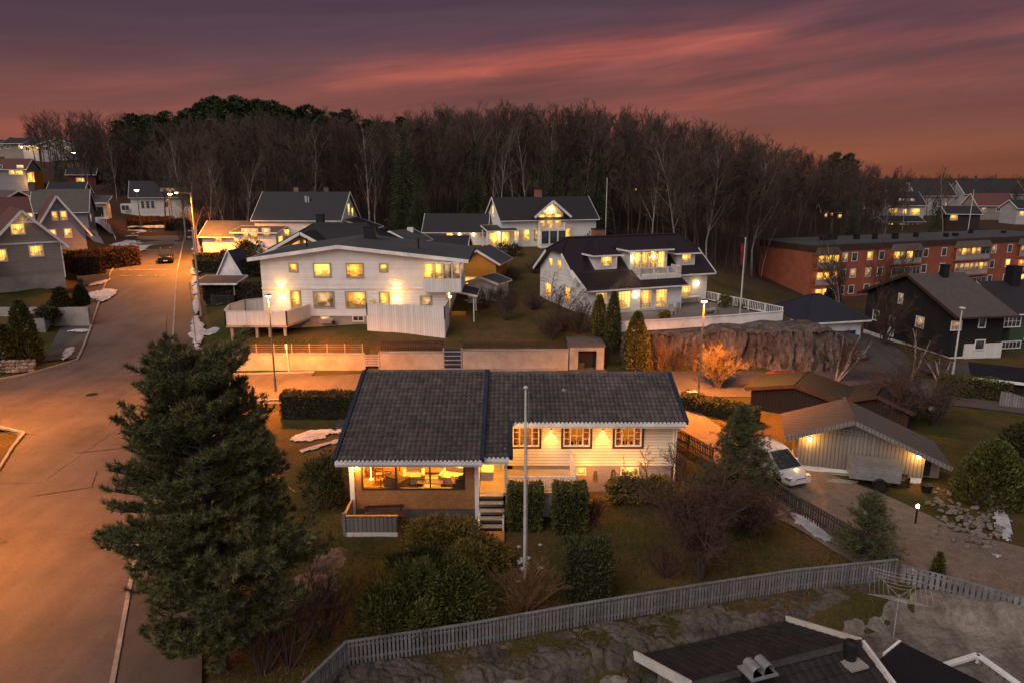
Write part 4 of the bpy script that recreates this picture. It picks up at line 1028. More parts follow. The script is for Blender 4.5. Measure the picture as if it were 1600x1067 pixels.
# ---- black-roofed house with glass gable
Q = House('glass_gable_house', 'dark roofed bungalow with lit triangular glass gable just over the duplex roof', (-29.2, 86.5, 4.4))
def hip(s, x0, y0, x1, y1, ze, zr_, mat, inset, oh=.5, name='roof', trim='trim'):
    ym = (y0 + y1) / 2; a, b, c, d = (x0 - oh, y0 - oh, ze), (x1 + oh, y0 - oh, ze), (x1 + oh, y1 + oh, ze), (x0 - oh, y1 + oh, ze)
    e, f = (x0 + inset, ym, zr_), (x1 - inset, ym, zr_)
    mb = MB(); lo = [(p[0], p[1], p[2] - .14) for p in (a, b, c, d)]
    mb.add([a, b, c, d, e, f] + lo, [(0, 1, 5, 4), (2, 3, 4, 5), (3, 0, 4), (1, 2, 5), (0, 6, 7, 1), (1, 7, 8, 2), (2, 8, 9, 3), (3, 9, 6, 0), (9, 8, 7, 6)])
    r = s.part(mb, name, mat)
    if trim:
        g = MB(); P = [a, b, c, d]
        for i in range(4):
            p, q = V(P[i]), V(P[(i + 1) % 4]); g.bar(p - V((0, 0, .09)), q - V((0, 0, .09)), .1, .16)
        s.part(g, 'gutter', trim, r)
        k = MB()
        for p, q in ((e, f), (a, e), (d, e), (b, f), (c, f)): k.tube([V(p) + V((0, 0, .03)), V(q) + V((0, 0, .03))], .09, 6)
        s.part(k, 'ridge_cap', mat, r)
    return r
mb = MB(); mb.box(0, 0, -1, 14.4, 9.5, 3.3); Q.part(mb, 'wall', 'white')
r = hip(Q, 0, 0, 14.4, 9.5, 3.35, 6.1, 'roofblack', 3.8)
Q.chimney(4.5, 5.4, 5.6, 7.2, .9, 'black', r)
gx, gw, gy = 4.2, 4.2, -2.2
mb = MB(); mb.add([(gx - gw, gy, 0), (gx + gw, gy, 0), (gx + gw, gy, 3.0), (gx, gy, 5.3), (gx - gw, gy, 3.0), (gx - gw, 5, 0), (gx + gw, 5, 0), (gx + gw, 5, 3.0), (gx, 5, 5.3), (gx - gw, 5, 3.0)],
    [(0, 1, 2, 3, 4), (0, 4, 9, 5), (1, 6, 7, 2), (4, 3, 8, 9), (3, 2, 7, 8)]); Q.part(mb, 'gable_wall', 'wood')
gr = MB()
for sg in (-1, 1):
    n = V((sg * 2.3, 0, 4.2)).normalized(); pts = [V((gx + sg * (gw + .6), gy - .7, 2.7)), V((gx, gy - .7, 5.32)), V((gx, 5, 5.32)), V((gx + sg * (gw + .6), 5, 2.7))]
    pts = [p + n * .16 for p in pts]; gr.slab(pts if sg < 0 else pts[::-1], n, .16)
g_ = Q.part(gr, 'gable_roof', 'roofblack'); mb = MB()
for sg in (-1, 1): mb.bar((gx + sg * (gw + .62), gy - .74, 2.82), (gx, gy - .74, 5.5), .06, .34)
Q.part(mb, 'bargeboard', 'trim', g_)
for sg in (-1, 1):
    mb = MB(); pts = [(gx + sg * .18, gy - .04, 2.75), (gx + sg * 3.4, gy - .04, 2.75), (gx + sg * 3.4, gy - .04, 2.95), (gx + sg * .18, gy - .04, 4.75)]
    mb.add(pts, [(0, 1, 2, 3) if sg > 0 else (3, 2, 1, 0)]); f = Q.part(mb, 'gable_pane', 'lit2')
    mb = MB()
    for a, b in ((0, 1), (1, 2), (2, 3), (3, 0)): mb.bar(V(pts[a]) - V((0, .03, 0)), V(pts[b]) - V((0, .03, 0)), .06, .1)
    mb.bar((gx + sg * 1.8, gy - .07, 2.75), (gx + sg * 1.8, gy - .07, 3.85), .05, .08); Q.part(mb, 'pane_frame', 'wood', f)
Q.pwin(Q.face('front', gy), 484, 393, 507, 396.5, 'lit', fw=.05)
# ---- small garage, white chimney house
S = House('small_garage', 'small grey garage with low gable beside the glass gable house', (-19.5, 100, 5.0), R(-25), 'garage')
S.gable(0, 0, 6, 5, 0, 2.6, 3.9, 'lilac', 'rooffelt', 'y')
S = House('white_chimney_annex', 'dark low roof with broad white flared chimney and lit yard lamp', (-14.6, 101, 4.8), R(-4), 'outbuilding')
S.gable(0, 0, 8, 5, 0, 1.8, 3.1, 'white', 'roofblack')
mb = MB(); mb.add([(-1.3, .4, 0), (1.2, .4, 0), (1.2, 1.4, 0), (-1.3, 1.4, 0), (-.5, .5, 2.4), (.45, .5, 2.4), (.45, 1.3, 2.4), (-.5, 1.3, 2.4), (-.42, .55, 4.5), (.4, .55, 4.5), (.4, 1.25, 4.5), (-.42, 1.25, 4.5)],
    [(0, 1, 5, 4), (1, 2, 6, 5), (2, 3, 7, 6), (3, 0, 4, 7), (4, 5, 9, 8), (5, 6, 10, 9), (6, 7, 11, 10), (7, 4, 8, 11), (8, 9, 10, 11)]); S.part(mb, 'chimney', 'trim')
# ---- the white villa with balcony dormer
VZ = House('balcony_villa', 'white villa with black roof, balcony under a lit gable and glowing veranda', (-1.6, 107.5, 5.5), R(17))
r = VZ.gable(0, 0, 15.5, 8.5, 0, 4.6, 7.6, 'white', 'roofblack', plinth='concrete', oh=.5)
VZ.chimney(7.4, 4.6, 7.2, 8.9, 1.0, 'brickc', r)
F = VZ.face('front', 0); FL = VZ.face('left', 0)
VZ.win(FL, -4.9, 4.7, .8, 1.7, 'lit', (1, 2))
for u0, u1, v0, v1, m_ in ((801.5, 810.5, 360, 377, 'lit2'), (818, 827, 359.5, 377, 'lit2'), (834, 841, 359, 377, 'litdim'), (883, 891, 358, 376, 'lit')): VZ.pwin(F, u0, v0, u1, v1, m_, grid=(1, 1), fw=.14)
x0, _ = VZ.hit(F, 840, 350); x1, _ = VZ.hit(F, 879, 350)
mb = MB(); mb.box(x0, -1.5, 0, x1, 0, 3.0); VZ.part(mb, 'bay', 'white')
for k in range(3): VZ.win(VZ.face('front', -1.5), x0 + .15 + k * (x1 - x0) / 3, .9, (x1 - x0) / 3 - .25, 1.9, 'darkp', (1, 1), .05)
mb = MB(); railing(mb, [(x0, -.2, 3.0), (x0, -1.5, 3.0), (x1, -1.5, 3.0), (x1, -.2, 3.0)], 1.0, .14); VZ.part(mb, 'balcony_railing', 'trim')
xm = (x0 + x1) / 2; hw = (x1 - x0) / 2 + .1
mb = MB(); mb.add([(xm - hw, 0, 3.0), (xm + hw, 0, 3.0), (xm + hw, 0, 5.4), (xm, 0, 7.1), (xm - hw, 0, 5.4), (xm - hw, 4, 3.0), (xm + hw, 4, 3.0), (xm + hw, 4, 5.4), (xm, 4, 7.1), (xm - hw, 4, 5.4)],
    [(0, 1, 2, 3, 4), (0, 4, 9, 5), (1, 6, 7, 2), (4, 3, 8, 9), (3, 2, 7, 8)]); dm = VZ.part(mb, 'dormer', 'white')
mb = MB(); k = 1.7 / hw
for sg in (-1, 1):
    n = V((sg * k, 0, 1)).normalized(); pts = [V((xm + sg * (hw + .8), -1.3, 5.4 - .8 * k)), V((xm, -1.3, 7.1)), V((xm, 4.2, 7.1)), V((xm + sg * (hw + .8), 4.2, 5.4 - .8 * k))]
    pts = [p + n * .16 for p in pts]; mb.slab(pts if sg < 0 else pts[::-1], n, .15)
VZ.part(mb, 'dormer_roof', 'roofblack', dm); mb = MB()
for sg in (-1, 1): mb.bar((xm + sg * (hw + .84), -1.35, 5.45 - .8 * k), (xm, -1.35, 7.24), .07, .34)
VZ.part(mb, 'bargeboard', 'trim', dm)
for k in range(3): VZ.win(VZ.face('front', 0), xm - 1.9 + 1.3 * k, 3.1, 1.1, 2.1, ('lit2', 'lit', 'lit2')[k], (1, 2), .06)
light('dormer_light', 'POINT', (xm, -.7, 6.0), 120, (1, .66, .25), VZ.e, .1)
# veranda at the west end
VZ.shed_roof(-2.6, -1.6, 2.2, 2.4, 2.9, 3.5, 'roofblack', name='veranda_roof')
for x, y in ((-2.4, -1.4), (-.4, -1.4), (2.0, -1.4), (-2.4, 2.1)):
    mb = MB(); mb.box(x - .09, y - .09, 0, x + .09, y + .09, 2.95); VZ.part(mb, 'veranda_post', 'trim')
for x in (-2.2, -.3): VZ.win(VZ.face('front', -.3), x, .4, 1.5, 2.2, 'lit2', (2, 1), .08)
mb = MB(); mb.box(-2.4, -.3, 0, 2.0, .0, 2.9); VZ.part(mb, 'veranda_wall', 'white')
light('veranda_light', 'POINT', (-.4, -.9, 2.6), 160, (1, .66, .25), VZ.e, .1)
for u, v in ((793, 360), (879.5, 362)):
    x, z = VZ.hit(F, u, v); VZ.lamp(F, x, z, 60, (1, .7, .3), size=.16)
WG = House('villa_wing', 'low white wing with black roof and lit veranda beside the balcony villa', (-13.6, 110.5, 5.6), R(-2), 'outbuilding')
WG.gable(0, 0, 9.6, 6.5, 0, 2.7, 4.9, 'white', 'roofblack', oh=.7)
Fw = WG.face('front', 0)
WG.pwin(Fw, 714, 362, 723, 375, 'lit2'); WG.pwin(Fw, 698, 363, 707, 374, 'lit')
for u, v in ((718, 362), (740, 362)):
    x, z = WG.hit(Fw, u, v); WG.lamp(Fw, min(x, 9.4), 2.1, 70, (1, .7, .3), size=.16)
# ---- villa on the rock with plum tiled roof
T = House('rock_villa', 'white villa with plum tiled roof and three dormers on the rock terrace', (6.6, 69.4, 3.2), R(21))
TL, TW, TE, TR = 15.3, 9.6, 3.5, 6.75
mb = MB(); ym = TW / 2; JZ = TR - 1.35; jy = (JZ - TE) / (TR - TE) * ym
pr = [(0, -.6), (TW, -.6), (TW, TE), (TW - jy, JZ), (jy, JZ), (0, TE)]
mb.add([(0, a, b) for a, b in pr] + [(TL, a, b) for a, b in pr], [(5, 4, 3, 2, 1, 0), (6, 7, 8, 9, 10, 11)] + [(i, (i + 1) % 6, (i + 1) % 6 + 6, i + 6) for i in range(6)])
T.part(mb, 'wall', 'white')
k = (TR - TE) / ym; oh = .6; a0, a1 = -.6, TL + .6; ze = TE - oh * k + .2; zj = JZ + .2; zt = TR + .22; ji = 1.55
mb = MB()
f = [(a0, -oh, ze), (a1, -oh, ze), (a1, jy, zj), (a1 - ji, ym, zt), (a0 + ji, ym, zt), (a0, jy, zj)]
bk = [(x, TW - y, z) for x, y, z in f]
mb.slab(f, (0, -k, 1), .16); mb.slab(bk[::-1], (0, k, 1), .16)
mb.slab([f[5], f[4], bk[5]], (-1, 0, .8), .12); mb.slab([f[3], f[2], bk[2]][::1], (1, 0, .8), .12)
tr = T.part(mb, 'roof', 'roofplum')
mb = MB()
for p, q in ((f[3], f[4]), (f[5], f[4]), (bk[5], f[4]), (f[2], f[3]), (bk[2], f[3])): mb.tube([V(p) + V((0, 0, .04)), V(q) + V((0, 0, .04))], .11, 6)
T.part(mb, 'ridge_cap', 'roofplum', tr)
mb = MB()
for x in (a0 - .03, a1 + .03):
    mb.bar((x, -oh, ze - .1), (x, jy, zj - .1), .06, .3); mb.bar((x, TW + oh, ze - .1), (x, TW - jy, zj - .1), .06, .3)
mb.bar((a0, -oh - .06, ze - .1), (a1, -oh - .06, ze - .1), .1, .14); T.part(mb, 'bargeboard', 'trim', tr)
T.chimney(5.0, 5.6, 6.0, 7.7, 1.1, 'brickc', tr)
# lean-to in front
LX0, LX1, LY, LE = -.1, 10.6, -2.3, 2.45
mb = MB(); pr = [(LY, -.6), (0, -.6), (0, LE + 2.3 * k * .62), (LY, LE)]
mb.add([(LX0, a, b) for a, b in pr] + [(LX1, a, b) for a, b in pr], [(3, 2, 1, 0), (4, 5, 6, 7)] + [(i, (i + 1) % 4, (i + 1) % 4 + 4, i + 4) for i in range(4)]); T.part(mb, 'lean_to', 'white')
zl = LE + .1; k2 = (ze + .55 * k + .02 - zl + .12) / (2.3 + .5)
mb = MB(); n = V((0, -k2, 1)).normalized()
L0 = V((LX0 - .4, LY - .5, zl)); Lt = V((LX0 - .4, .55, zl + (3.35) * k2)); 
mb.slab([L0, L0 + V((LX1 - LX0 + .8, 0, 0)), Lt + V((LX1 - LX0 + .8, 0, 0)), Lt], n, .14)
tiled(mb, L0 + n * .01, (1, 0, 0), V((0, 1, k2)), LX1 - LX0 + .8, 3.05 * math.sqrt(1 + k2 * k2), .3, .36, .045, .035, 5)
lr = T.part(mb, 'lean_to_roof', 'roofplum'); mb = MB()
mb.bar(L0 + V((-.03, 0, .02)), Lt + V((-.03, 0, .02)), .06, .28); mb.bar(L0 + V((0, -.06, -.06)), L0 + V((LX1 - LX0 + .8, -.06, -.06)), .1, .13); T.part(mb, 'bargeboard', 'trim', lr)
FLt = T.face('front', LY); F0_ = T.face('front', 0)
for u0, u1, v0, v1 in ((931, 948, 458, 482), (966, 985, 456, 482), (999.5, 1018, 454, 481), (1024, 1042, 453, 479)): T.pwin(FLt, u0, v0, u1, v1, 'lit2', grid=(4, 6), fw=.09, name='french_window')
T.pwin(F0_, 1055, 447, 1079, 467, 'lit2', grid=(6, 6), fw=.1, name='french_window')
x, z = T.hit(F0_, 1088, 443); T.lamp(F0_, min(x, TL - .4), z, 200, (1, .7, .32), size=.2)
x, z = T.hit(FLt, 993, 460); T.lamp(FLt, x, z, 22, (1, .85, .6), size=.17, bulb='bulbw')
FLg = T.face('left', 0)
for u0, u1, v0, v1 in ((858.5, 863.5, 404, 416), (871.5, 877.5, 407, 420), (853, 861.5, 443, 463), (883.5, 891, 450, 472)): T.pwin(FLg, u0, v0, u1, v1, 'lit', grid=(1, 2), fw=.08)
# dormers
def dormer(x0, x1, y0, zb, ztop, zr_, label_win, grid=(3, 2), oh=.5):
    mb = MB(); mb.box(x0, y0, zb, x1, y0 + 2.6, ztop); d = T.part(mb, 'dormer', 'white')
    mb = MB(); xm = (x0 + x1) / 2; ins = min(1.3, (x1 - x0) * .45)
    a, b, c, e = (x0 - oh, y0 - oh, ztop), (x1 + oh, y0 - oh, ztop), (x1 + oh, y0 + 3.4, ztop), (x0 - oh, y0 + 3.4, ztop)
    p, q = (x0 + ins - .0, y0 + 1.1, zr_), (x1 - ins, y0 + 1.1, zr_); p2, q2 = (p[0], y0 + 3.6, zr_), (q[0], y0 + 3.6, zr_)
    mb.add([a, b, c, e, p, q, p2, q2], [(0, 1, 5, 4), (1, 2, 7, 5), (3, 0, 4, 6), (4, 5, 7, 6), (3, 2, 1, 0)]); dr_ = T.part(mb, 'dormer_roof', 'roofplum', d)
    mb = MB(); mb.bar((x0 - oh, y0 - oh, ztop - .06), (x1 + oh, y0 - oh, ztop - .06), .08, .16); mb.bar((x0 - oh, y0 - oh, ztop - .06), (x0 - oh, y0 + 2, ztop - .06), .08, .16); T.part(mb, 'dormer_fascia', 'trim', d)
    return d
dormer(2.1, 4.6, .55, 3.6, 5.55, 6.6, None); fz = T.face('front', .55); T.win(fz, 2.75, 4.42, 1.2, .9, 'lit2', (3, 2), .08)
dormer(11.8, 14.0, .55, 3.6, 5.4, 6.4, None); T.win(fz, 12.35, 4.4, 1.1, .8, 'lit2', (3, 2), .08)
dormer(5.9, 10.3, .2, 3.2, 5.95, 7.0, None); fy = T.face('front', .2)
for kx in range(4): T.win(fy, 6.3 + .95 * kx, 4.0, .8, 1.65, 'lit2', (2, 3), .06)
for u in (961, 1020):
    x, z = T.hit(fy, u, 408); T.lamp(fy, min(max(x, 6.1), 10.1), 5.2, 45, (1, .72, .34), size=.12)
mb = MB(); mb.box(6.1, -1.6, 2.9, 10.9, .2, 3.55); railing(mb, [(6.15, .1, 3.55), (6.15, -1.55, 3.55), (10.85, -1.55, 3.55), (10.85, .1, 3.55)], .75, .13); T.part(mb, 'dormer_balcony', 'whitev')
# ---- ochre garage and white garden shed by the duplex
O = House('ochre_garage', 'ochre yellow garage with white bargeboards behind the duplex porch', (-6.4, 84.5, 3.6), R(-12), 'garage')
O.gable(0, 0, 4.6, 6, -.8, 2.9, 4.2, 'yellowboard', 'rooffelt', 'y', oh=.6, ohg=.4); O.win(O.face('front', 0), .6, -.6, 1.6, 1.6, 'lit3', (2, 1), .1)
S = House('white_shed', 'small white garden shed with double door by the ochre garage', (-4.9, 77.6, 2.9), R(-24), 'shed')
S.gable(0, 0, 3.6, 3, -.4, 2.1, 2.65, 'whitev', 'rooffelt', 'y', oh=.25, ohg=.25)
mb = MB(); mb.box(1.1, -.04, 0, 2.5, 0, 1.9); S.part(mb, 'door', 'trim')
# ---- A-frame playhouse and grey shed west of the duplex
p = G(358, 428, 4.6)
S = House('a_frame_playhouse', 'white A shaped playhouse with blue grey ribbed roof in the hedged garden', (-34.6, 86.0, 4.75), R(-6), 'playhouse')
S.e.scale = (.9, .9, .9)
mb = MB(); mb.add([(-1.9, 0, -.4), (1.9, 0, -.4), (0, 0, 3.1), (-1.9, 3.6, -.4), (1.9, 3.6, -.4), (0, 3.6, 3.1)], [(0, 1, 2), (5, 4, 3)]); S.part(mb, 'gable_wall', 'trim')
mb = MB()
for sg in (-1, 1):
    n = V((sg * 3.5, 0, 1.9)).normalized(); pts = [V((sg * 2.1, -.2, -.75)), V((0, -.2, 3.15)), V((0, 3.8, 3.15)), V((sg * 2.1, 3.8, -.75))]; pts = [q + n * .1 for q in pts]; mb.slab(pts if sg < 0 else pts[::-1], n, .1)
    for kx in range(9):
        y = -.15 + kx * .48; mb.bar(V((sg * 2.1, y, -.75)) + n * .12, V((0, y, 3.15)) + n * .12, .05, .05)
r = S.part(mb, 'roof', 'tarp')
mb = MB()
for sg in (-1, 1): mb.bar((sg * 2.12, -.24, -.7), (0, -.24, 3.2), .06, .16)
S.part(mb, 'bargeboard', 'trim', r)
S = House('tool_shed', 'grey brown shed with flat sloping roof and white sign by the pavement', (-34.2, 76.0, 3.0), R(0), 'shed')
mb = MB(); mb.box(.3, .5, -.4, 3.9, 2.6, 2.0); S.part(mb, 'wall', 'greyboard'); S.shed_roof(-.3, -.5, 4.4, 3.0, 2.05, 2.45, 'rooffelt')
mb = MB(); mb.box(0, -.25, -.4, .1, -.15, 2.05); mb.box(3.95, -.25, -.4, 4.05, -.15, 2.05); S.part(mb, 'corner_post', 'greytrim')
mb = MB(); mb.box(.9, .44, 1.2, 1.9, .5, 1.7); S.part(mb, 'sign_board', 'trim')
mb = MB(); railing(mb, [(1.4, -.2, -.2), (4.0, -.2, -.2)], 1.0, .1, rail=.05); S.part(mb, 'railing', 'fencedark')
# ---- dark blue roofed garage east of the rock
S = House('blue_roof_garage', 'white garage with dark blue hipped roof beside the rock', (28.2, 66.0, .9), R(14), 'garage')
mb = MB(); mb.box(0, 0, -1.5, 6.2, 6.5, 1.9); S.part(mb, 'wall', 'trim'); r = hip(S, 0, 0, 6.2, 6.5, 2.0, 4.0, 'roofblue', 2.6, .6)
mb = MB(); mb.box(3.4, -.05, -1.2, 5.6, 0, .9); S.part(mb, 'garage_door_or_shade', 'blue')
# ---- red brick apartment block
AB = House('apartment_block', 'long red brick three storey apartment block with lit corner balconies', (49.6, 116.5, -4.2), R(21.5), 'apartment block')
AL, AW, AH = 62, 12.5, 9.5
mb = MB(); mb.box(0, 0, -2, AL, AW, AH - 1.0); AB.part(mb, 'wall', 'brickr')
mb = MB(); mb.box(-.15, -.15, AH - 1.0, AL + .15, AW + .15, AH - .05); ft = AB.part(mb, 'roof_fascia', 'brownwood')
mb = MB(); mb.box(-.1, -.1, AH - .05, AL + .1, AW + .1, AH + .05); rf = AB.part(mb, 'roof', 'rooffelt')
mb = MB(); mb.box(-.03, -.03, -2, AL, .02, -.3); AB.part(mb, 'plinth', 'concrete')
rr = random.Random(5)
for i, x in enumerate((8, 10.2, 15.5, 18.5, 22.5, 29.5, 35, 38.5, 47, 54)):
    y = rr.uniform(3, 8); w_ = rr.choice((.5, .8, 1.6)); mb = MB(); mb.box(x, y, AH + .05, x + w_, y + .8, AH + rr.uniform(.5, 1.2)); AB.part(mb, 'roof_vent', 'black', rf)
FA = AB.face('front', 0)
def bal(x0, x1, z, lit, deep=True, style=0):
    """recessed glazed balcony: slab, panes and railing"""
    mb = MB(); mb.box(x0 - .1, -.75, z - .2, x1 + .1, 0, z); b = AB.part(mb, 'balcony', 'brickr')
    n = max(2, int((x1 - x0) / 1.2)); g = MB()
    for k in range(n + 1):
        x = x0 + (x1 - x0) * k / n; g.box(x - .04, -.7, z, x + .04, -.62, z + 2.2)
    g.box(x0, -.7, z + 2.12, x1, -.62, z + 2.24); g.box(x0, -.72, z + .86, x1, -.6, z + .95); AB.part(g, 'balcony_frame', 'greytrim', b)
    for k in range(n):
        xa = x0 + (x1 - x0) * k / n + .05; xb = x0 + (x1 - x0) * (k + 1) / n - .05
        mm = lit if lit != 'mix' else rr.choice(('litdim', 'darkp', 'litdim', 'lit'))
        p = MB(); p.box(xa, -.65, z + .95, xb, -.63, z + 2.12); AB.part(p, 'pane', mm, b)
    p = MB(); p.box(x0, -.68, z + .02, x1, -.64, z + .86); AB.part(p, 'balcony_front', 'greytrim', b)
for z in (.1, 2.9, 5.7):
    bal(.7, 5.3, z, 'lit2' if z > 5 else 'lit')
    bal(17.6, 22.2, z, {.1: 'mix', 2.9: 'darkp', 5.7: 'mix'}[z], style=1); bal(22.6, 24.4, z, 'darkp')
    bal(33.2, 42.0, z, 'mix', style=1); bal(50.4, 58, z, 'lit3' if z == 2.9 else 'mix', style=1)
    for i, x in enumerate((6.6, 8.8, 12.3, 15.0)): AB.win(FA, x, z + .9, 1.1, 1.35, ('lit2' if (z > 5 and i == 2) else rr.choice(('darkp', 'darkp', 'darkp', 'litdim'))), (1, 1), .1)
    for i, x in enumerate((25.6, 30.2, 43.4, 47.8, 59.5)): AB.win(FA, x, z + .9, 1.1, 1.35, ('lit' if (z < 1 and i < 2) else 'lit2' if (z == 2.9 and i == 3) else rr.choice(('darkp', 'darkp', 'darkp', 'litdim'))), (1, 1), .1)
for x0, x1 in ((.3, 5.6), (17.2, 24.6), (33, 42.3), (50, 58.4)):
    mb = MB(); mb.add([(x0, -.15, AH - 1.55), (x1, -.15, AH - 1.55), (x1 - .6, -.18, AH - .4), (x0 + .6, -.18, AH - .4), (x0, -1.1, AH - 1.55), (x1, -1.1, AH - 1.55), (x1 - .6, -.5, AH - .4), (x0 + .6, -.5, AH - .4)],
        [(4, 5, 6, 7), (0, 4, 7, 3), (5, 1, 2, 6), (7, 6, 2, 3), (0, 1, 5, 4)]); AB.part(mb, 'balcony_canopy', 'shingle', ft)
# ---- black chalet and green house
CH = House('black_house', 'black timber house with grey slate roof and white basement wall by the bend', (40.2, 62.6, .3), R(9), 'house')
CW, CD = 5.1, 12.5
r = CH.gable(0, 0, CW, CD, 0, 4.1, 6.7, 'blackboard', 'roofgrey', axis='x', oh=.9, ohg=.55, trim='brownwood')
CH.chimney(3.0, 5.6, 5.2, 7.7, .6, 'black', r)
F = CH.face('front', 0); FLc = CH.face('left', 0)
CH.pwin(F, 1486, 503, 1502, 515, 'litdim', grid=(3, 1), fw=.1); CH.pwin(F, 1529, 497, 1540, 511, 'darkp', grid=(1, 1), fw=.1)
for u0, u1, v0, v1, m_ in ((1364, 1374, 486, 500, 'darkp'), (1404, 1411, 460, 474, 'litdim'), (1431, 1444, 496, 511, 'litdim')): CH.pwin(FLc, u0, v0, u1, v1, m_, grid=(2, 2), fw=.1)
z0 = 0; x, z = CH.hit(FLc, 1394, 503); mb = MB(); o, t, n = FLc; c = o + t * x + V((0, 0, 1.2)); mb.obox(c + n * .03, t * .45, n * .03, V((0, 0, 1.05))); d = CH.part(mb, 'door', 'trim')
mb = MB(); mb.obox(c + n * .065 + V((0, 0, .35)), t * .25, n * .006, V((0, 0, .4))); CH.part(mb, 'door_pane', 'darkp', d)
mb = MB(); mb.box(1.3, -.16, -1.6, CW + .06, .0, 1.2); bw = CH.part(mb, 'basement_wall', 'whitev'); CH.pwin(CH.face('front', -.16), 1523, 532, 1538, 545, 'darkp', fw=.1)
mb = MB(); mb.box(.03, -.02, -2, CW, CD, .02); CH.part(mb, 'plinth', 'trim')
GN = House('green_house', 'dark green house with white paned windows half hidden behind the black chalet', (50.6, 67.5, -.4), R(10))
r = GN.gable(-2, 0, 8, 9, -1.5, 4.0, 6.2, 'greenboard', 'roofblack', axis='x'); GN.chimney(1.4, 4, 5.6, 7.9, 1.0, 'black', r)
F = GN.face('front', 0); GN.pwin(F, 1568, 494, 1595, 510, 'darkp', grid=(4, 2), fw=.1); GN.pwin(F, 1564, 534, 1594, 543, 'darkp', grid=(5, 1), fw=.1)
mb = MB(); mb.box(-.3, -1.1, 1.2, 5, 0, 1.5); GN.part(mb, 'bay_canopy', 'trim')
mb = MB(); mb.slab([(-1.2, 2.0, 5.02), (-.2, 2.0, 5.02), (-.2, 3.6, 5.8), (-1.2, 3.6, 5.8)], (0, -.48, 1), .06); GN.part(mb, 'roof_window', 'steel', r)
# ---- dark twin garage and the grey garage with lamps
KG = House('dark_garage', 'low brown black garage with dark green felt roof behind the lamp lit garage', (17.4, 49.0, 0), R(-35), 'garage')
KG.gable(0, 0, 6.0, 3.6, 0, 1.5, 2.2, 'darkwood', 'roofgreen', 'y', oh=.35, ohg=.3, trim='brownwood')
KG.gable(6.1, 1.0, 10.0, 4.6, 0, 1.4, 2.1, 'darkwood', 'roofgreen', 'y', oh=.3, ohg=.3, trim='brownwood', wname='second_bay', rname='second_roof')
GG = House('grey_garage', 'grey board garage with shingled gable roof and two orange lamps', (16.35, 37.9, .0), R(-17.5), 'garage')
GL, GD = 6.5, 3.0
mb = MB(); XA = 2.7; pr = [(0, .35), (GL, .35), (GL, 1.75), (XA, 3.35), (0, 2.35)]
mb.add([(a, 0, b) for a, b in pr] + [(a, GD, b) for a, b in pr], [(0, 1, 2, 3, 4), (9, 8, 7, 6, 5)] + [((i + 1) % 5, i, i + 5, (i + 1) % 5 + 5) for i in range(5)]); GG.part(mb, 'wall', 'greyboard')
mb = MB(); mb.box(.03, .03, -.6, GL - .03, GD, .35); GG.part(mb, 'plinth', 'trim')
mb = MB()
sl = (3.35 - 1.75) / (GL - XA)
for pts in ([(-.75, 2.12), (XA, 3.42)], [(XA, 3.42), (GL + 1.15, 3.42 - (GL + 1.15 - XA) * sl)]):
    (xa, za), (xb, zb_) = pts; n = V((-(zb_ - za), 0, xb - xa)).normalized()
    mb.slab([V((xa, -.7, za)) + n * .1, V((xb, -.7, zb_)) + n * .1, V((xb, GD + .4, zb_)) + n * .1, V((xa, GD + .4, za)) + n * .1], n, .1)
r = GG.part(mb, 'roof', 'shingle'); mb = MB(); mb.bar((-.75, -.73, 2.1), (XA, -.73, 3.4), .06, .24); mb.bar((XA, -.73, 3.4), (GL + 1.15, -.73, 3.4 - (GL + 1.15 - XA) * sl), .06, .24); GG.part(mb, 'bargeboard', 'greyboard', r)
mb = MB(); mb.tube([(XA, -.7, 3.56), (XA, GD + .4, 3.56)], .1, 6); GG.part(mb, 'ridge_cap', 'shingle', r)
F = GG.face('front', 0)
for u, v in ((1265, 685), (1435, 712)):
    x, z = GG.hit(F, u, v); GG.lamp(F, x, z, 95, (1, .46, .07), size=.11, off=.3)
mb = MB()
for kx in range(3): mb.box(1.95 + .1 * kx, -.05, 2.35 + .16 * kx, 3.3 - .1 * kx, 0, 2.42 + .16 * kx)
GG.part(mb, 'gable_vent', 'greyboard')
mb = MB(); mb.lathe((-.15, .1, 2.15), [(.0, 0), (.12, .03), (.12, .16), (.04, .2)], 8); GG.part(mb, 'corner_lamp', 'bulbw')
# ================================================================ HOUSES UP THE WEST SIDE
a = House('taupe_house', 'grey brown gabled house with decorated lit gable at the junction', (-56.2, 76.2, 5.2), R(40))
a.gable(0, 0, 6.4, 10, 0, 4.1, 7.5, 'taupe', 'roofred', 'y', plinth='concrete', oh=.75, ohg=.7, t=.18)
F = a.face('front', 0); a.pwin(F, 19, 351, 36, 366, 'lit2', grid=(3, 2), fw=.12); a.pwin(F, 48.5, 385, 65, 400, 'lit', grid=(3, 1), fw=.14); a.pwin(F, -8, 391, 8, 408, 'lit', grid=(3, 1), fw=.14)
mb = MB()
for k in range(7):
    an = R(20 + 23.3 * k); mb.bar((3.2 + .55 * math.cos(an), -.62, 6.3 + .25 * math.sin(an)), (3.2 + 1.25 * math.cos(an), -.62, 6.15 + .75 * math.sin(an)), .05, .09)
P = [V((3.2 + 1.3 * math.cos(R(180 * k / 10)), -.62, 6.1 + .25 * math.sin(R(180 * k / 10)))) for k in range(11)]; mb.tube(P, .05, 5); a.part(mb, 'gable_ornament', 'trim')
mb = MB(); mb.box(-.03, -.08, 3.95, 6.43, 0, 4.12); a.part(mb, 'storey_band', 'trim'); mb = MB(); mb.tube([(6.45, -.08, 4.0), (6.45, -.08, 0)], .06, 6); a.part(mb, 'downpipe', 'trim')
light('gable_light', 'POINT', (3.2, -.5, 6.6), 14, WARM, a.e, .1)
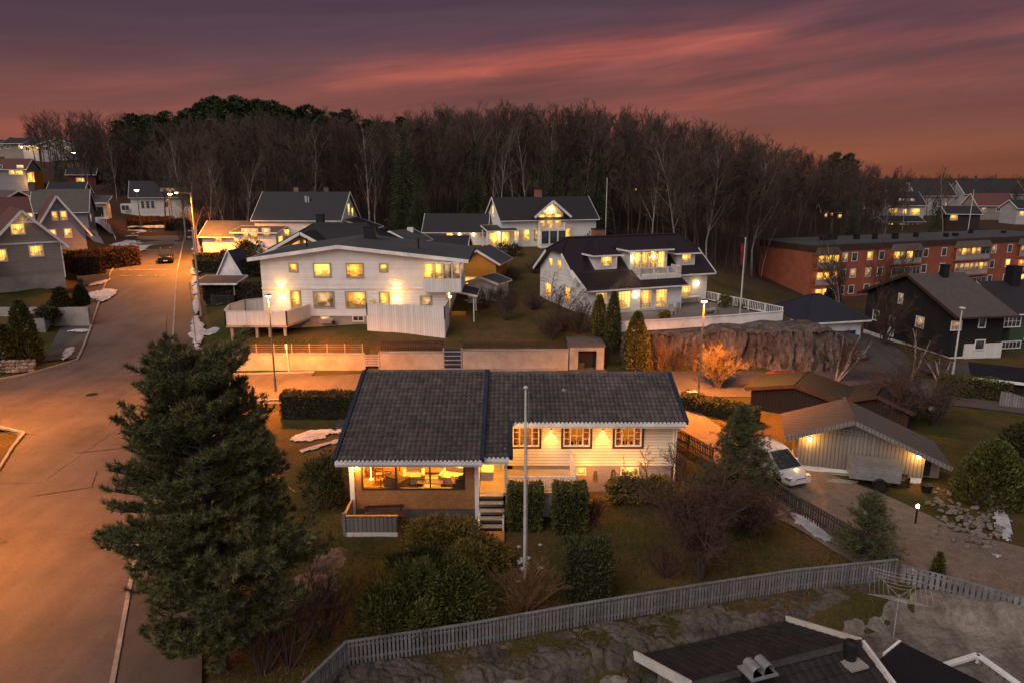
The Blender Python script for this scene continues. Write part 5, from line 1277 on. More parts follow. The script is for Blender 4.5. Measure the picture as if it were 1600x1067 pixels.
a.shed_roof(-3.2, -3, .2, 0, 1.6, 2.6, 'rooffelt', name='porch_roof'); a.win(F, -2.0, -.2, 2.0, 1.2, 'lit', (2, 1), .1, name='porch_window')
b = House('lilac_house', 'pale grey house with red roof and four lit windows in the steep gable', (-62.6, 93.4, 6.6), R(38))
b.gable(0, 0, 5.6, 6, 0, 2.9, 7.2, 'lilac', 'roofred', 'y', plinth='concrete', oh=.7, ohg=.5)
F = b.face('front', 0)
for q in ((82.5, 331.5, 88.5, 344), (96, 331, 103, 343.5), (78, 360, 86, 372), (102.5, 358.5, 110, 371)): b.pwin(F, *q, 'lit', grid=(2, 1), fw=.12)
b.gable(-15, 4.0, 0, 12, 0, 4.1, 6.9, 'lilac', 'roofred', 'x', wname='main_wing', rname='main_roof'); b.chimney(-4, 8.2, 6.6, 8.0, .8, 'brickc'); b.pwin(b.face('front', 4.0), 44, 334, 50, 341, 'lit2', fw=.1)
c = House('slate_roof_house', 'narrow house with dark slate roof behind the pale grey house', (-76.5, 114, 8.0), R(22))
c.gable(0, 0, 7.6, 7, -1, 3.0, 6.2, 'lilac', 'roofgrey', 'x'); c.chimney(-.2, 3.5, 5, 7.4, .9, 'dkconc'); c.win(c.face('right', 7.6), 2, 1.0, 1.2, 1.3, 'litdim', (1, 1), .1)
d = House('lamp_lit_house', 'white house with black roof lit by a bright wall lamp', (-84.8, 131, 9.6), R(18))
d.gable(0, 0, 5.6, 8, -1, 3.4, 5.6, 'white', 'roofblack', 'x'); F = d.face('front', 0); d.win(F, .3, .6, 1.0, 1.6, 'lit', (2, 1), .1); d.win(F, 3.0, .9, .8, 1.0, 'darkp', (1, 1), .1); d.win(F, 4.2, .9, .8, 1.0, 'darkp', (1, 1), .1)
d.lamp(F, 2.0, 2.3, 260, (1, .55, .2), size=.28, off=.7)
d.shed_roof(5.4, -.8, 9.8, 4, 1.9, 3.0, 'rooffelt', name='carport_roof'); mb = MB(); mb.box(5.61, 0, -1, 9.3, 4, 1.9); d.part(mb, 'carport_wall', 'white'); mb = MB(); mb.box(6.2, -.06, -.6, 8.8, 0, 1.2); d.part(mb, 'garage_door_or_shade', 'black')
e = House('road_end_house', 'white house with black roof facing down the end of the road', (-84.0, 158, 8.8), R(20))
e.gable(0, 0, 12.2, 8, -2.5, 3.2, 6.4, 'white', 'roofblack', 'x'); F = e.face('front', 0)
for x in (2.0, 3.0, 4.0): e.win(F, x, .7, .6, 1.5, 'darkp', (1, 3), .08)
e.win(F, 6.6, .9, 1.1, 1.1, 'darkp', (2, 1), .1); mb = MB(); mb.box(6.0, 1.0, 3.8, 9.4, 3, 5.0); e.part(mb, 'dormer', 'white'); e.win(e.face('front', 1.0), 6.6, 4.1, 2.2, .7, 'litdim', (3, 1), .08)
mb = MB(); mb.box(-2.2, .5, -1.5, 0, 3, 1.6); e.part(mb, 'side_wing', 'white'); e.win(F, -1.9, .3, 1.4, 1.0, 'darkp', (2, 1), .1)
e.chimney(8, 5, 6, 7.6, .8, 'steel')
f = House('orange_lit_house', 'two storey house with dull red roof and orange lit end wall on the hillside', (-124.5, 168, 12.6), R(12))
f.gable(0, 0, 10.4, 8, -1.5, 5.4, 7.7, 'lilac', 'roofred', 'x'); F = f.face('front', 0)
for q in ((27, 259, 36, 263, 'lit2'), (15, 267, 22, 273, 'lit'), (25, 267.5, 35, 273, 'lit'), (-2, 259, 3, 263, 'darkp')): f.pwin(F, *q[:4], q[4], fw=.12)
mb = MB(); mb.box(10.41, .4, -1.5, 12.0, 5, 4.8); f.part(mb, 'end_bay', 'yellowboard'); f.win(f.face('front', .4), 10.7, 1.0, 1.0, 3.4, 'lit', (1, 2), .12); light('end_light', 'POINT', (11.3, -1.2, 2.4), 420, (1, .5, .1), f.e, .3)
g = House('red_cabin', 'small dark red cabin with pale roof edge and single lit window', (-109.5, 178, 13.9), R(22), 'cabin')
g.gable(0, 0, 6.0, 6, -1.5, 2.9, 4.3, 'redboard', 'roofblack', 'x'); g.win(g.face('front', 0), 1.9, .6, 1.6, 1.4, 'lit2', (2, 1), .12)
h = House('dark_chalet', 'dark chalet with overhanging gable and terrace lamp above the red roofs', (-96.0, 128, 8.6), R(-30))
h.gable(0, 0, 8, 7, -1, 3.2, 5.2, 'darkwood', 'roofgrey', 'x', oh=.9); h.win(h.face('right', 8), 2.2, 2.6, 1.7, 1.0, 'lit', (2, 1), .08)
mb = MB(); railing(mb, [(2, -3.2, .2), (10.5, -3.2, .2), (10.5, 0, .2)], 1.0, .25); mb.box(2, -3.2, -.2, 10.5, 0, .18); h.part(mb, 'terrace', 'greytrim'); light('terrace_light', 'POINT', (6.5, -2.2, 1.2), 50, WARM, h.e, .1); mb = MB(); mb.blob((6.5, -2.2, .9), .15, 1, 8, 0); h.part(mb, 'lamp_bulb', 'bulb')
# hilltop estate on the skyline
for i, (u, vb, Y, L, rzt, lab, lt) in enumerate(((2, 238, 235, 13, -6, 'low hilltop house with dark roof at the very edge of the estate', 'litdim'), (36, 236, 225, 15, -4, 'second dark roofed hilltop house with two orange windows', 'lit'),
        (64, 240, 215, 13, -10, 'hilltop house with glowing yellow terrace wall', 'lit2'), (88, 239, 212, 12, 14, 'pale hilltop house with white gable facing the road lamp', 'litdim'), (118, 241, 222, 11, 4, 'small grey hilltop house beside the tall spruce', 'darkp'))):
    L *= .8; p = A(u, vb - 1, Y); h = House('hilltop_house', lab, (p.x - L / 2, Y, p.z), R(rzt), group=None)
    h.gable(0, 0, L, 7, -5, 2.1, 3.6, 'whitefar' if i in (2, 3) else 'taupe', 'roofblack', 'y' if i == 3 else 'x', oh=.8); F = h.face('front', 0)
    for x in (1.0, L * .42, L * .72): h.win(F, x, .5, 1.2, 1.0, lt if x > 2 else 'darkp', (2, 1), .12)
    if i == 2: light('terrace_light', 'POINT', (3, -2.5, 1.5), 300, (1, .6, .15), h.e, .3); mb = MB(); mb.blob((2.0, -2.4, 1.4), .2, 1, 8, 0); h.part(mb, 'lamp_bulb', 'bulb')
    h.chimney(L * .6, 4, 3, 4.4, .6, 'dkconc')
# ================================================================ HOUSES FAR EAST
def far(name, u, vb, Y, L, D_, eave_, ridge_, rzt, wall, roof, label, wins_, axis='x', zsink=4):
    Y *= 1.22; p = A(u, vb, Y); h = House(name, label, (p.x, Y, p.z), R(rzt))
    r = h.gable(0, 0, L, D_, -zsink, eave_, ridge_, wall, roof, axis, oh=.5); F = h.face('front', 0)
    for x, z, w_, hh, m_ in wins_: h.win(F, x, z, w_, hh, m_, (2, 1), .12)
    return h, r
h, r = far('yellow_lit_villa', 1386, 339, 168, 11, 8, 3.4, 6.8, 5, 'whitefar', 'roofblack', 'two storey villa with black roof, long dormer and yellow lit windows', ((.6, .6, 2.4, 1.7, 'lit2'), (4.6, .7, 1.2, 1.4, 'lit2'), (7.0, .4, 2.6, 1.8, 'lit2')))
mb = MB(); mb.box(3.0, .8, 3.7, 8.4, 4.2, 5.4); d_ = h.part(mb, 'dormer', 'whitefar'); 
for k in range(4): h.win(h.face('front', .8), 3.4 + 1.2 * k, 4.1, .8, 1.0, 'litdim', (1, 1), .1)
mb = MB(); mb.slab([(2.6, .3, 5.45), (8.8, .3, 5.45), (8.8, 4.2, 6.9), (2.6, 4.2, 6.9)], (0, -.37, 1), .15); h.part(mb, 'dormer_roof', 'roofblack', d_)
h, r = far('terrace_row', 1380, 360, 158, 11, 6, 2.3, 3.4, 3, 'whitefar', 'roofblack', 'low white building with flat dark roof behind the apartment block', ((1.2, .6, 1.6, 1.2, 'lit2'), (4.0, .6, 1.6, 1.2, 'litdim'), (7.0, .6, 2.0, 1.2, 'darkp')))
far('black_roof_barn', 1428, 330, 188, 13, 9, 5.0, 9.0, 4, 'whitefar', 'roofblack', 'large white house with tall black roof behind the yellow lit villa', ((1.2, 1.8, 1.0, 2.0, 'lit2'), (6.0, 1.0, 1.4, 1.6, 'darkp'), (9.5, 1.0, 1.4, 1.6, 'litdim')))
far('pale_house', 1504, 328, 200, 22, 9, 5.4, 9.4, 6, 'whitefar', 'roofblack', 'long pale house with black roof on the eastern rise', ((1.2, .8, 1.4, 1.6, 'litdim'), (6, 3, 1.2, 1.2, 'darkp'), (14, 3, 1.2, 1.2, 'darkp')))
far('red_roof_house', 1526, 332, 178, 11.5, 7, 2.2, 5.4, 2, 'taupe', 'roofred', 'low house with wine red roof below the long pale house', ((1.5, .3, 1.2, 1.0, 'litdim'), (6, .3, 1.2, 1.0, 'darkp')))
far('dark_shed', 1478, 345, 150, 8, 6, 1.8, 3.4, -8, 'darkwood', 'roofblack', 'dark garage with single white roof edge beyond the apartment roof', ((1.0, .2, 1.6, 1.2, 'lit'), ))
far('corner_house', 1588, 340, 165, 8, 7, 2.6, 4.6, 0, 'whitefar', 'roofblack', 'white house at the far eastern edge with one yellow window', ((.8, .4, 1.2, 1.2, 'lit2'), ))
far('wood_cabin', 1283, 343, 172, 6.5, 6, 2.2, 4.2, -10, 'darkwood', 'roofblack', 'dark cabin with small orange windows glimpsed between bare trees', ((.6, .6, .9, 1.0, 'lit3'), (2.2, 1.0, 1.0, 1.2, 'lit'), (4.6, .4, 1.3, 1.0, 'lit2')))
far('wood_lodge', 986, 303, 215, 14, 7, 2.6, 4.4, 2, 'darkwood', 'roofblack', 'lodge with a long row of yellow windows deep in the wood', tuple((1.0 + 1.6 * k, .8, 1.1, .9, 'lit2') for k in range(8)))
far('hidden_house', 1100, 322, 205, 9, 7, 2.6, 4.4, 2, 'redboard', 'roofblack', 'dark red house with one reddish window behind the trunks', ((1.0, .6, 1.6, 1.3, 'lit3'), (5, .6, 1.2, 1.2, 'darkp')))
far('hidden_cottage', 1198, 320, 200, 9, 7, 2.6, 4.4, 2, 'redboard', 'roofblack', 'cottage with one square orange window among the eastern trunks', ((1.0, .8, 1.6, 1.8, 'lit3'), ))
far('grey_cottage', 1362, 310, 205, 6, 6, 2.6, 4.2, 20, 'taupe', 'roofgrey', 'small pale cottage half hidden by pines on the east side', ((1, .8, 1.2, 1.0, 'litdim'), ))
# ================================================================ FOREGROUND HOUSE
RH = House('dark_roof_house', 'dark shingled roof with white gable boards and twin hooded flue below the fence', (0, 0, 0), 0, 'house')
a1 = V((5.45, 18.35, 1.72)); a2 = V((11.5, 20.35, 1.72)); d = (a2 - a1).normalized(); nb = V((-d.y, d.x, 0)); hw, dr_ = 3.4, 1.42; hwf = 6.5
P = lambda s, b, z: a1 + d * s + nb * b + V((0, 0, z - 2.28))
LL = (a2 - a1).length
mb = MB(); kk = dr_ / hw
for b_, e0, e1 in ((hw, -.0, LL), (-hwf, 0.0, LL)):
    n = (nb * (1 if b_ > 0 else -1) * kk + V((0, 0, 1))).normalized(); zb_ = 2 - abs(b_) * kk
    q = [P(e0, 0, 2.0), P(e1, 0, 2.0), P(e1, b_, zb_), P(e0, b_, zb_)]; mb.slab(q if b_ < 0 else q, n, .15) if b_ > 0 else mb.slab(q[::-1], n, .15)
r = RH.part(mb, 'roof', 'roofblack')
ev = -nb * 1.0 - V((0, 0, 0)); 
mb = MB()
q0 = P(0, hw, 2 - hw * kk); evb = (P(0, 0, 2) - q0); tiled(mb, q0 + V((0, 0, .02)) + d * LL, -d, evb, LL, evb.length, .32, .38, .03, .03, 9)
q0 = P(0, -hwf, 2 - hwf * kk); evb = (P(0, 0, 2) - q0); tiled(mb, q0 + V((0, 0, .02)), d, evb, LL, evb.length, .32, .38, .03, .03, 10)
RH.part(mb, 'shingles', plain('dark_shingle', (.026, .020, .020), (.016, .013, .013), 2, .8, island=.3), r)
mb = MB()
for k in range(17): s = LL * k / 17; mb.tube([P(s, 0, 2.06), P(s + LL / 17 + .04, 0, 2.075)], .12, 6)
RH.part(mb, 'ridge_cap', 'fencedark', r)
for s in (-.04, LL + .04):
    mb = MB(); mb.bar(P(s, 0, 2.06), P(s, hw + .05, 2.06 - hw * kk), .1, .32); mb.bar(P(s, 0, 2.06), P(s, -hwf, 2.06 - hwf * kk), .1, .32); RH.part(mb, 'bargeboard', 'pole', r)
mb = MB(); q = [P(.5, hw - .6, -2.2), P(.5, -hwf + .6, -2.2), P(.5, -hwf + .6, 2 - (hwf - .6) * kk - .2), P(.5, 0, 1.8), P(.5, hw - .6, 2 - (hw - .6) * kk - .2)]
q2 = [p + d * (LL - 1.0) for p in q]; mb.add(q + q2, [(0, 1, 2, 3, 4), (9, 8, 7, 6, 5)] + [((i + 1) % 5, i, i + 5, (i + 1) % 5 + 5) for i in range(5)]); RH.part(mb, 'wall', 'greyboard')
c = P(1.9, -.55, 1.9); mb = MB(); mb.obox(c + V((0, 0, .1)), d * .36, nb * .3, V((0, 0, .5))); ch = RH.part(mb, 'chimney', 'black')
mb = MB(); mb.obox(c + V((0, 0, .63)), d * .48, nb * .36, V((0, 0, .025))); RH.part(mb, 'chimney_cap', 'steel', ch)
for sg in (-.2, .2):
    mb = MB(); base = c + d * sg + V((0, 0, .655)); pr = [(-.17, 0), (.17, 0)] + [(.17 * math.cos(R(18 * k)), .15 + .16 * math.sin(R(18 * k))) for k in range(11)]
    mb.add([base + d * x + nb * .26 + V((0, 0, z)) for x, z in pr] + [base + d * x - nb * .26 + V((0, 0, z)) for x, z in pr], [(i, (i + 1) % 13, (i + 1) % 13 + 13, i + 13) for i in range(13)]); RH.part(mb, 'flue_hood', 'steel', ch)
c = P(LL - .75, -.35, 1.9); mb = MB(); mb.lathe(c, [(.2, -.1), (.2, .4), (.24, .42), (.24, .6), (.1, .68)], 12); RH.part(mb, 'flue_pipe', 'black', r)
mb = MB(); mb.obox(c + V((-.0, -.1, -.02)), d * .34, nb * .4, V((0, 0, .04))); RH.part(mb, 'flue_flashing', 'greytrim', r)
# annex beside it
AX = House('flat_annex', 'flat black roofed annex with short white edge beside the dark shingled house', (14.2, 22.4, -2.0), R(37), 'outbuilding')
mb = MB(); mb.box(-2.4, -5, -1, -.1, -.1, 1.8); AX.part(mb, 'wall', 'greyboard'); mb = MB(); mb.box(-2.6, -5.2, 1.8, .1, .1, 1.95); AX.part(mb, 'roof', 'rooffelt' if 0 else 'black'); mb = MB(); mb.box(-1.1, .1, 1.72, .1, .18, 1.99); AX.part(mb, 'fascia', 'trim')
t = thing('board_screen', 'grey board screen with white capping at the lower corner of the slab', 'fence', (14.8, 21.6, -2.2), 0)
q0, q1, q2 = V((0, 0, 0)), V((2.2, .8, 0)), V((2.9, -1.7, 0))
for a_, b_ in ((q0, q1), (q1, q2)):
    mb = MB(); mb.bar(a_ + V((0, 0, .85)), b_ + V((0, 0, .85)), .06, 1.6); mb.build('panel', M['greyboard'], t); mb = MB(); mb.bar(a_ + V((0, 0, 1.7)), b_ + V((0, 0, 1.7)), .2, .1); mb.build('cap_rail', M['trim'], t)
mb = MB(); mb.box(2.1, .7, 0, 2.3, .9, 1.62); mb.build('post', M['trim'], t)
LT = House('low_lean_to', 'ribbed dark lean to roof below the grey gable wall', (2.6, 17.2, -2.0), R(18), 'outbuilding')
mb = MB(); mb.box(-1.2, -3.5, -1, 3.2, -.2, 1.0); LT.part(mb, 'wall', 'greyboard'); mb = MB(); mb.slab([(-1.5, -3.8, .95), (3.3, -3.8, .95), (3.3, .1, 1.35), (-1.5, .1, 1.35)], (0, -.1, 1), .08)
for k in range(24): mb.bar((-1.45 + .2 * k, -3.8, .99), (-1.45 + .2 * k, .1, 1.39), .05, .05)
LT.part(mb, 'roof', 'dkconc')
# ================================================================ VEGETATION
def rot_about(d, ax, a): return Matrix.Rotation(a, 3, ax) @ d
def grow(tk, tw, p, d, r, L, depth, rr, P):
    """one limb as a bent tapering tube, with children along it"""
    n = 4 if depth == 0 else 3
    pts = [V(p)]; dd = V(d)
    for i in range(n):
        dd = (dd + V((rr.gauss(0, P['wob']), rr.gauss(0, P['wob']), rr.gauss(0, P['wob']) + P['up'] * (.4 + depth)))).normalized()
        pts.append(pts[-1] + dd * L / n)
    r2 = r * (P['taper'] if depth else P.get('taper0', .45))
    rad = [r + (r2 - r) * i / n for i in range(n + 1)]
    (tk if depth < P['split'] else tw).tube(pts, rad, 6 if depth == 0 else (4 if depth == 1 else 3), False)
    if depth >= P['depth']: return
    nc = P['kids'][depth]
    for c in range(nc):
        t = P['from'][depth] + (1 - P['from'][depth]) * (c + rr.random()) / nc
        f = t * n; i = min(n - 1, int(f)); q = pts[i].lerp(pts[i + 1], f - i)
        ax = (pts[i + 1] - pts[i]).normalized(); side = ax.orthogonal().normalized(); side.rotate(Matrix.Rotation(rr.uniform(0, 6.283), 3, ax))
        an = rr.uniform(*P['ang'][depth]); nd = (ax * math.cos(an) + side * math.sin(an)).normalized()
        rl = P['len'][depth] * L * (1.1 - .55 * t) * rr.uniform(.7, 1.2)
        rc = max(P['rmin'], (rad[i] + (rad[i + 1] - rad[i]) * (f - i)) * P['rk'])
        grow(tk, tw, q, nd, rc, rl, depth + 1, rr, P)
FOREST = dict(wob=.085, up=.045, taper=.35, taper0=.2, split=2, depth=3, kids=(21, 8, 7), ang=((.35, .85), (.4, .9), (.4, 1.0)), len=(.36, .52, .55), rmin=.026, rk=.42)
FOREST['from'] = (.26, .2, .15)
def bare_proto(seed, h, r, P, mt, mw, tname='trunk', cname='crown'):
    rr = random.Random(seed); tk, tw = MB(), MB()
    grow(tk, tw, (0, 0, -.3), (0, 0, 1), r, h, 0, rr, P)
    a = tk.build(tname, M[mt]); b = tw.build(cname, M[mw]); C.objects.unlink(a); C.objects.unlink(b); return (a, b)
def plant(name, proto, loc, rz, s, label, cat='tree', group=None):
    t = thing(name, label, cat, loc, rz, group); t.scale = s if hasattr(s, '__len__') else (s, s, s)
    for p in proto: c = p.copy(); C.objects.link(c); c.parent = t
    return t
bare = [bare_proto(10 + i, 16.0, .12 + .035 * (i % 3), FOREST, 'bark' if i % 3 else 'bark', 'twig') for i in range(10)]
P2 = dict(FOREST); P2.update(kids=(18, 7, 5), ang=((.3, .7), (.4, .9), (.4, 1.0))); P2['from'] = (.28, .2, .15)
birch = [bare_proto(40 + i, 16.0, .16, P2, 'barklight', 'twig') for i in range(4)]
# --- conifers
def leafquad(mb, p, d, n, L, w):
    s = d.cross(n)
    if s.length < 1e-4: s = V((1, 0, 0))
    s.normalize(); mb.quad(p - s * w * .5, p + s * w * .5, p + d * L + s * w * .3, p + d * L - s * w * .3)
def spruce_proto(seed, h, rbase, dens=1.0, z0=.12):
    rr = random.Random(seed); tk, cr = MB(), MB()
    tk.tube([(0, 0, -.3), (0, 0, h * .5), (0, 0, h * .99)], [h * .014, h * .009, .02], 6, False)
    z = h * z0
    while z < h * .99:
        f = 1 - (z - h * z0) / (h * (1 - z0)); R_ = rbase * (f ** .85) * rr.uniform(.8, 1.1) + .12; n = max(4, int((5 + 4 * f) * dens)); a0 = rr.uniform(0, 6.28)
        for k in range(n):
            a = a0 + 6.283 * k / n + rr.uniform(-.25, .25); d = V((math.cos(a), math.sin(a), 0)); L = R_ * rr.uniform(.75, 1.12)
            p = V((0, 0, z)); m = max(3, int(L * 2.6))
            for j in range(1, m + 1):
                t = j / m; q = p + d * L * t + V((0, 0, -.32 * L * t * t + .12 * L * t)); sd = V((-d.y, d.x, 0))
                for sg in (-1, 1):
                    wd = (sd * sg + d * .7 + V((0, 0, rr.uniform(-.5, .1)))).normalized(); leafquad(cr, q, wd, V((0, 0, 1)), (.35 + .3 * (1 - t)) * min(1.2, .4 + L * .25) * rr.uniform(.7, 1.2), .17)
                leafquad(cr, q, (d + V((0, 0, -.25))).normalized(), sd, .4 * rr.uniform(.7, 1.2), .2)
        z += h * .019 * rr.uniform(.8, 1.3) + .10
    a = tk.build('trunk', M['bark']); b = cr.build('crown', M['needle2']); C.objects.unlink(a); C.objects.unlink(b); return (a, b)
def pine_proto(seed, h, rc):
    rr = random.Random(seed); tk, cr = MB(), MB()
    tk.tube([(0, 0, -.3), (.1, 0, h * .5), (0, .1, h * .97)], [h * .015, h * .011, .04], 6, False)
    for k in range(26):
        t = rr.random(); z = h * (.52 + .46 * t); a = rr.uniform(0, 6.28); R_ = rc * (1.0 - .75 * t ** 1.6) * rr.uniform(.35, 1.0)
        c = V((math.cos(a) * R_, math.sin(a) * R_, z)); tk.tube([(0, 0, z - R_ * .35), c], [.07, .02], 3, False)
        rad = rr.uniform(.7, 1.25) * h / 17
        for j in range(75):
            d = V((rr.gauss(0, 1), rr.gauss(0, 1), rr.gauss(0, .8))).normalized(); q = c + V((d.x * rad, d.y * rad, d.z * rad * .62)) * rr.uniform(.35, 1.0)
            leafquad(cr, q, (d + V((0, 0, .5))).normalized(), V((rr.gauss(0, 1), rr.gauss(0, 1), rr.gauss(0, 1))), .42, .26)
    a = tk.build('trunk', M['bark']); b = cr.build('crown', M['needle2']); C.objects.unlink(a); C.objects.unlink(b); return (a, b)
spruces = [spruce_proto(60 + i, 16, 2.9) for i in range(3)]; pines = [pine_proto(70 + i, 17, 2.7) for i in range(3)]
# --- the wood on the hill: bare trees and conifers that one can tell apart, the farthest as one mass
rr = random.Random(21)
cells = []
def wood_front(u):
    """distance at which the wood begins, by bearing"""
    pts = [(100, 168), (240, 168), (275, 124), (330, 120), (560, 119), (760, 126), (940, 126), (1080, 112), (1185, 116), (1200, 150), (1400, 176), (1480, 188)]
    for (a, ya), (b, yb) in zip(pts, pts[1:]):
        if a <= u <= b: return ya + (yb - ya) * (u - a) / (b - a)
    return 200
TOPS = [(100, 212), (200, 206), (300, 206), (400, 192), (480, 200), (560, 204), (640, 198), (700, 188), (760, 184), (900, 181), (1000, 190), (1100, 214), (1200, 240), (1300, 258), (1400, 272), (1480, 276)]
def wood_top(u):
    for (a, ya), (b, yb) in zip(TOPS, TOPS[1:]):
        if a <= u <= b: return ya + (yb - ya) * (u - a) / (b - a)
    return 270
row = 0; spots = []
for depth, step in ((0, 19), (7, 19), (15, 20), (25, 22), (38, 24)):
    u = 105 + row * 9
    while u < 1430:
        uu = u + rr.uniform(-7, 7); spots.append((uu, wood_front(uu) + depth + rr.uniform(-2.5, 2.5), row)); u += step
    row += 1
KEEPOFF = [(o.location.x, o.location.y) for o in C.objects if o.get('category') in ('house', 'cabin', 'garage', 'outbuilding') and o.location.y > 100]
nb_ = 0
LBL = {0: 'leafless grey brown tree standing in the front row of the hillside wood', 1: 'leafless tree just behind the front trunks of the hillside wood', 2: 'leafless tree in the middle of the hillside wood', 3: 'leafless tree high in the hillside wood', 4: 'leafless tree near the crest of the hillside wood'}
GRP = {0: 'bare trees in the front row of the wood', 1: 'bare trees behind the front row', 2: 'bare trees in the middle of the wood', 3: 'bare trees high in the wood', 4: 'bare trees near the crest of the wood'}
for uu, Y, rw in spots:
    p = A(uu, 300, Y); x, y = p.x, Y; z = gh(x, y)
    if any((x - a - 5) ** 2 + (y - b - 3) ** 2 < 64 for a, b in KEEPOFF): continue
    if rw and nb_ > 262 and rr.random() < .3: continue
    top = A(uu, wood_top(uu) + rr.uniform(-4, 16) + (14 if rw == 0 else 0), Y).z; h = max(10.5, min(19.5, top - z)); nb_ += 1
    isb = rw == 0 and rr.random() < .22
    pr = rr.choice(birch if isb else bare); s = h / 16.0
    plant('bare_tree', pr, (x, y, z), rr.uniform(0, 6.28), (s * rr.uniform(.85, 1.1), s * rr.uniform(.85, 1.1), s),
          'leafless birch with pale trunk at the edge of the hillside wood' if isb else LBL[rw], 'tree', 'pale birches at the edge of the wood' if isb else GRP[rw])
for u, vt, Y, kind, lab in ((632, 200, 117.5, 's', 'tall dark spruce at the wood edge behind the black roof house'), (655, 262, 115.5, 's', 'lower spruce in front of the tall one behind the white annex'), (742, 216, 124.5, 's', 'narrow spruce among bare trees behind the balcony villa'),
        (868, 236, 124, 's', 'broad dark spruce above the balcony villa roof'), (902, 250, 123.5, 's', 'dark spruce between the balcony villa and the tall flagpole'), (935, 240, 123.5, 's', 'dark spruce beside the tall flagpole'), (846, 262, 124, 's', 'shorter spruce above the balcony villa chimney'),
        (188, 188, 172, 's', 'tall dark spruce behind the white house at the road end'), (122, 184, 200, 's', 'tall spruce standing alone beside the hilltop estate'), (150, 196, 195, 's', 'second spruce beside the hilltop estate'), (96, 240, 160, 's', 'layered spruce beside the orange lit house'), (214, 180, 180, 's', 'spruce at the western end of the wood'),
        (1338, 300, 160, 's', 'dark spruce next to the yellow lit villa'), (1466, 302, 150, 's', 'rounded dark conifer in front of the tall black roof'), (1300, 238, 205, 'p', 'small pine at the eastern end of the skyline'), (1322, 240, 205, 'p', 'second small pine at the eastern end of the skyline')):
    x = A(u, 300, Y).x; z = gh(x, Y); h = A(u, vt, Y).z - z; pr = (spruces if kind == 's' else pines)[int(u) % 3]; s = h / (16 if kind == 's' else 17)
    plant('spruce_tree' if kind == 's' else 'pine_tree', pr, (x, Y, z), u, (s * 1.05, s * 1.05, s) if u != 632 else (s * .95, s * .95, s), lab)
for k in range(52):
    u = 205 + k * 8.6 + rr.uniform(-6, 6); Y = 182 + rr.uniform(0, 22); x = A(u, 300, Y).x; z = gh(x, Y)
    vt = (180, 178, 165, 157, 156, 165, 172, 178, 188, 190)[min(9, int((u - 215) / 42))] + rr.uniform(0, 12) + (10 if k % 3 == 0 else 0)
    h = max(9, min(30, A(u, vt - 8, Y).z - z)); s = h / 17; plant('pine_tree', pines[k % 3], (x, Y, z), rr.uniform(0, 6), (s * 1.3, s * 1.3, s), 'dark pine in the line along the crest of the wood', 'tree', 'pines along the crest of the wood')
# far wood as one mass: slim trunks with a haze of twigs
mb = MB(); rr = random.Random(5)
for k in range(900):
    u = rr.uniform(60, 1640); Y = rr.uniform(178, 300) if u < 1400 else rr.uniform(215, 420); x = A(u, 300, Y).x; z = gh(x, Y); h = rr.uniform(9, 14); 
    if u > 1180: h *= .8
    mb.use(0).tube([(x, Y, z), (x + rr.gauss(0, .3), Y, z + h)], [.16, .03], 3, False)
    for j in range(16):
        zz = z + h * rr.uniform(.4, .95); a = rr.uniform(0, 6.28); L = rr.uniform(.8, 2.4); b = V((x + math.cos(a) * L, Y + math.sin(a) * L, zz + L * rr.uniform(.5, 1.3)))
        mb.use(1).tube([(x, Y, zz), b], [.05, .025], 3, False)
        for _ in range(3): mb.tube([V((x, Y, zz)).lerp(b, rr.uniform(.4, .9)), b + V((rr.gauss(0, .7), rr.gauss(0, .7), rr.uniform(.2, 1.3)))], [.035, .02], 3, False)
o = mb.build('forest', [M['bark'], M['twig']]); tag(o, kind='stuff')
# far conifer belt on the horizon
mb = MB()
for k in range(520):
    x = rr.uniform(-420, 700); Y = rr.uniform(430, 640); z = gh(x, Y); h = rr.uniform(7, 13)
    for j in range(5): r_ = (1 - j / 5) * 2.4 + .3; mb.lathe((x, Y, z + h * j / 5.4), [(r_, 0), (.1, h * .3)], 5)
tag(mb.build('distant_woods', M['needle2']), kind='stuff')
# undergrowth between the trunks
mb = MB()
for k in range(5200):
    u = rr.uniform(270, 1420); Y = wood_front(u) + rr.uniform(-4, 34); x = A(u, 300, Y).x; z = gh(x, Y)
    for _ in range(2): mb.tube([(x, Y, z - .1), (x + rr.gauss(0, .5), Y + rr.gauss(0, .5), z + rr.uniform(.8, 3.4))], [.03, .012], 3, False)
tag(mb.build('undergrowth', M['twig']), kind='stuff')
# --- hedges and clipped conifers
def leafbox(mb, x0, y0, z0, x1, y1, z1, n, size, rr, top=.0, f=None):
    for _ in range(n):
        A_ = (y1 - y0) * (z1 - z0), (x1 - x0) * (z1 - z0), (x1 - x0) * (y1 - y0)
        q = rr.random() * (2 * A_[0] + 2 * A_[1] + A_[2]); x, y, z = rr.uniform(x0, x1), rr.uniform(y0, y1), rr.uniform(z0, z1)
        if q < 2 * A_[0]: s = q < A_[0]; x = x0 if s else x1; n_ = V((-1 if s else 1, 0, 0))
        elif q < 2 * A_[0] + 2 * A_[1]: s = q < 2 * A_[0] + A_[1]; y = y0 if s else y1; n_ = V((0, -1 if s else 1, 0))
        else: z = z1; n_ = V((0, 0, 1))
        g = noise.noise(V((x * .9, y * .9, z * .9))) * .16
        p = V((x, y, z)) + n_ * (g + rr.uniform(-.12, .06))
        d = (n_ * .6 + V((rr.gauss(0, .6), rr.gauss(0, .6), rr.gauss(.35, .6)))).normalized()
        leafquad(mb, p, d, V((rr.gauss(0, 1), rr.gauss(0, 1), rr.gauss(0, 1))), size * rr.uniform(.6, 1.5), size * .55)
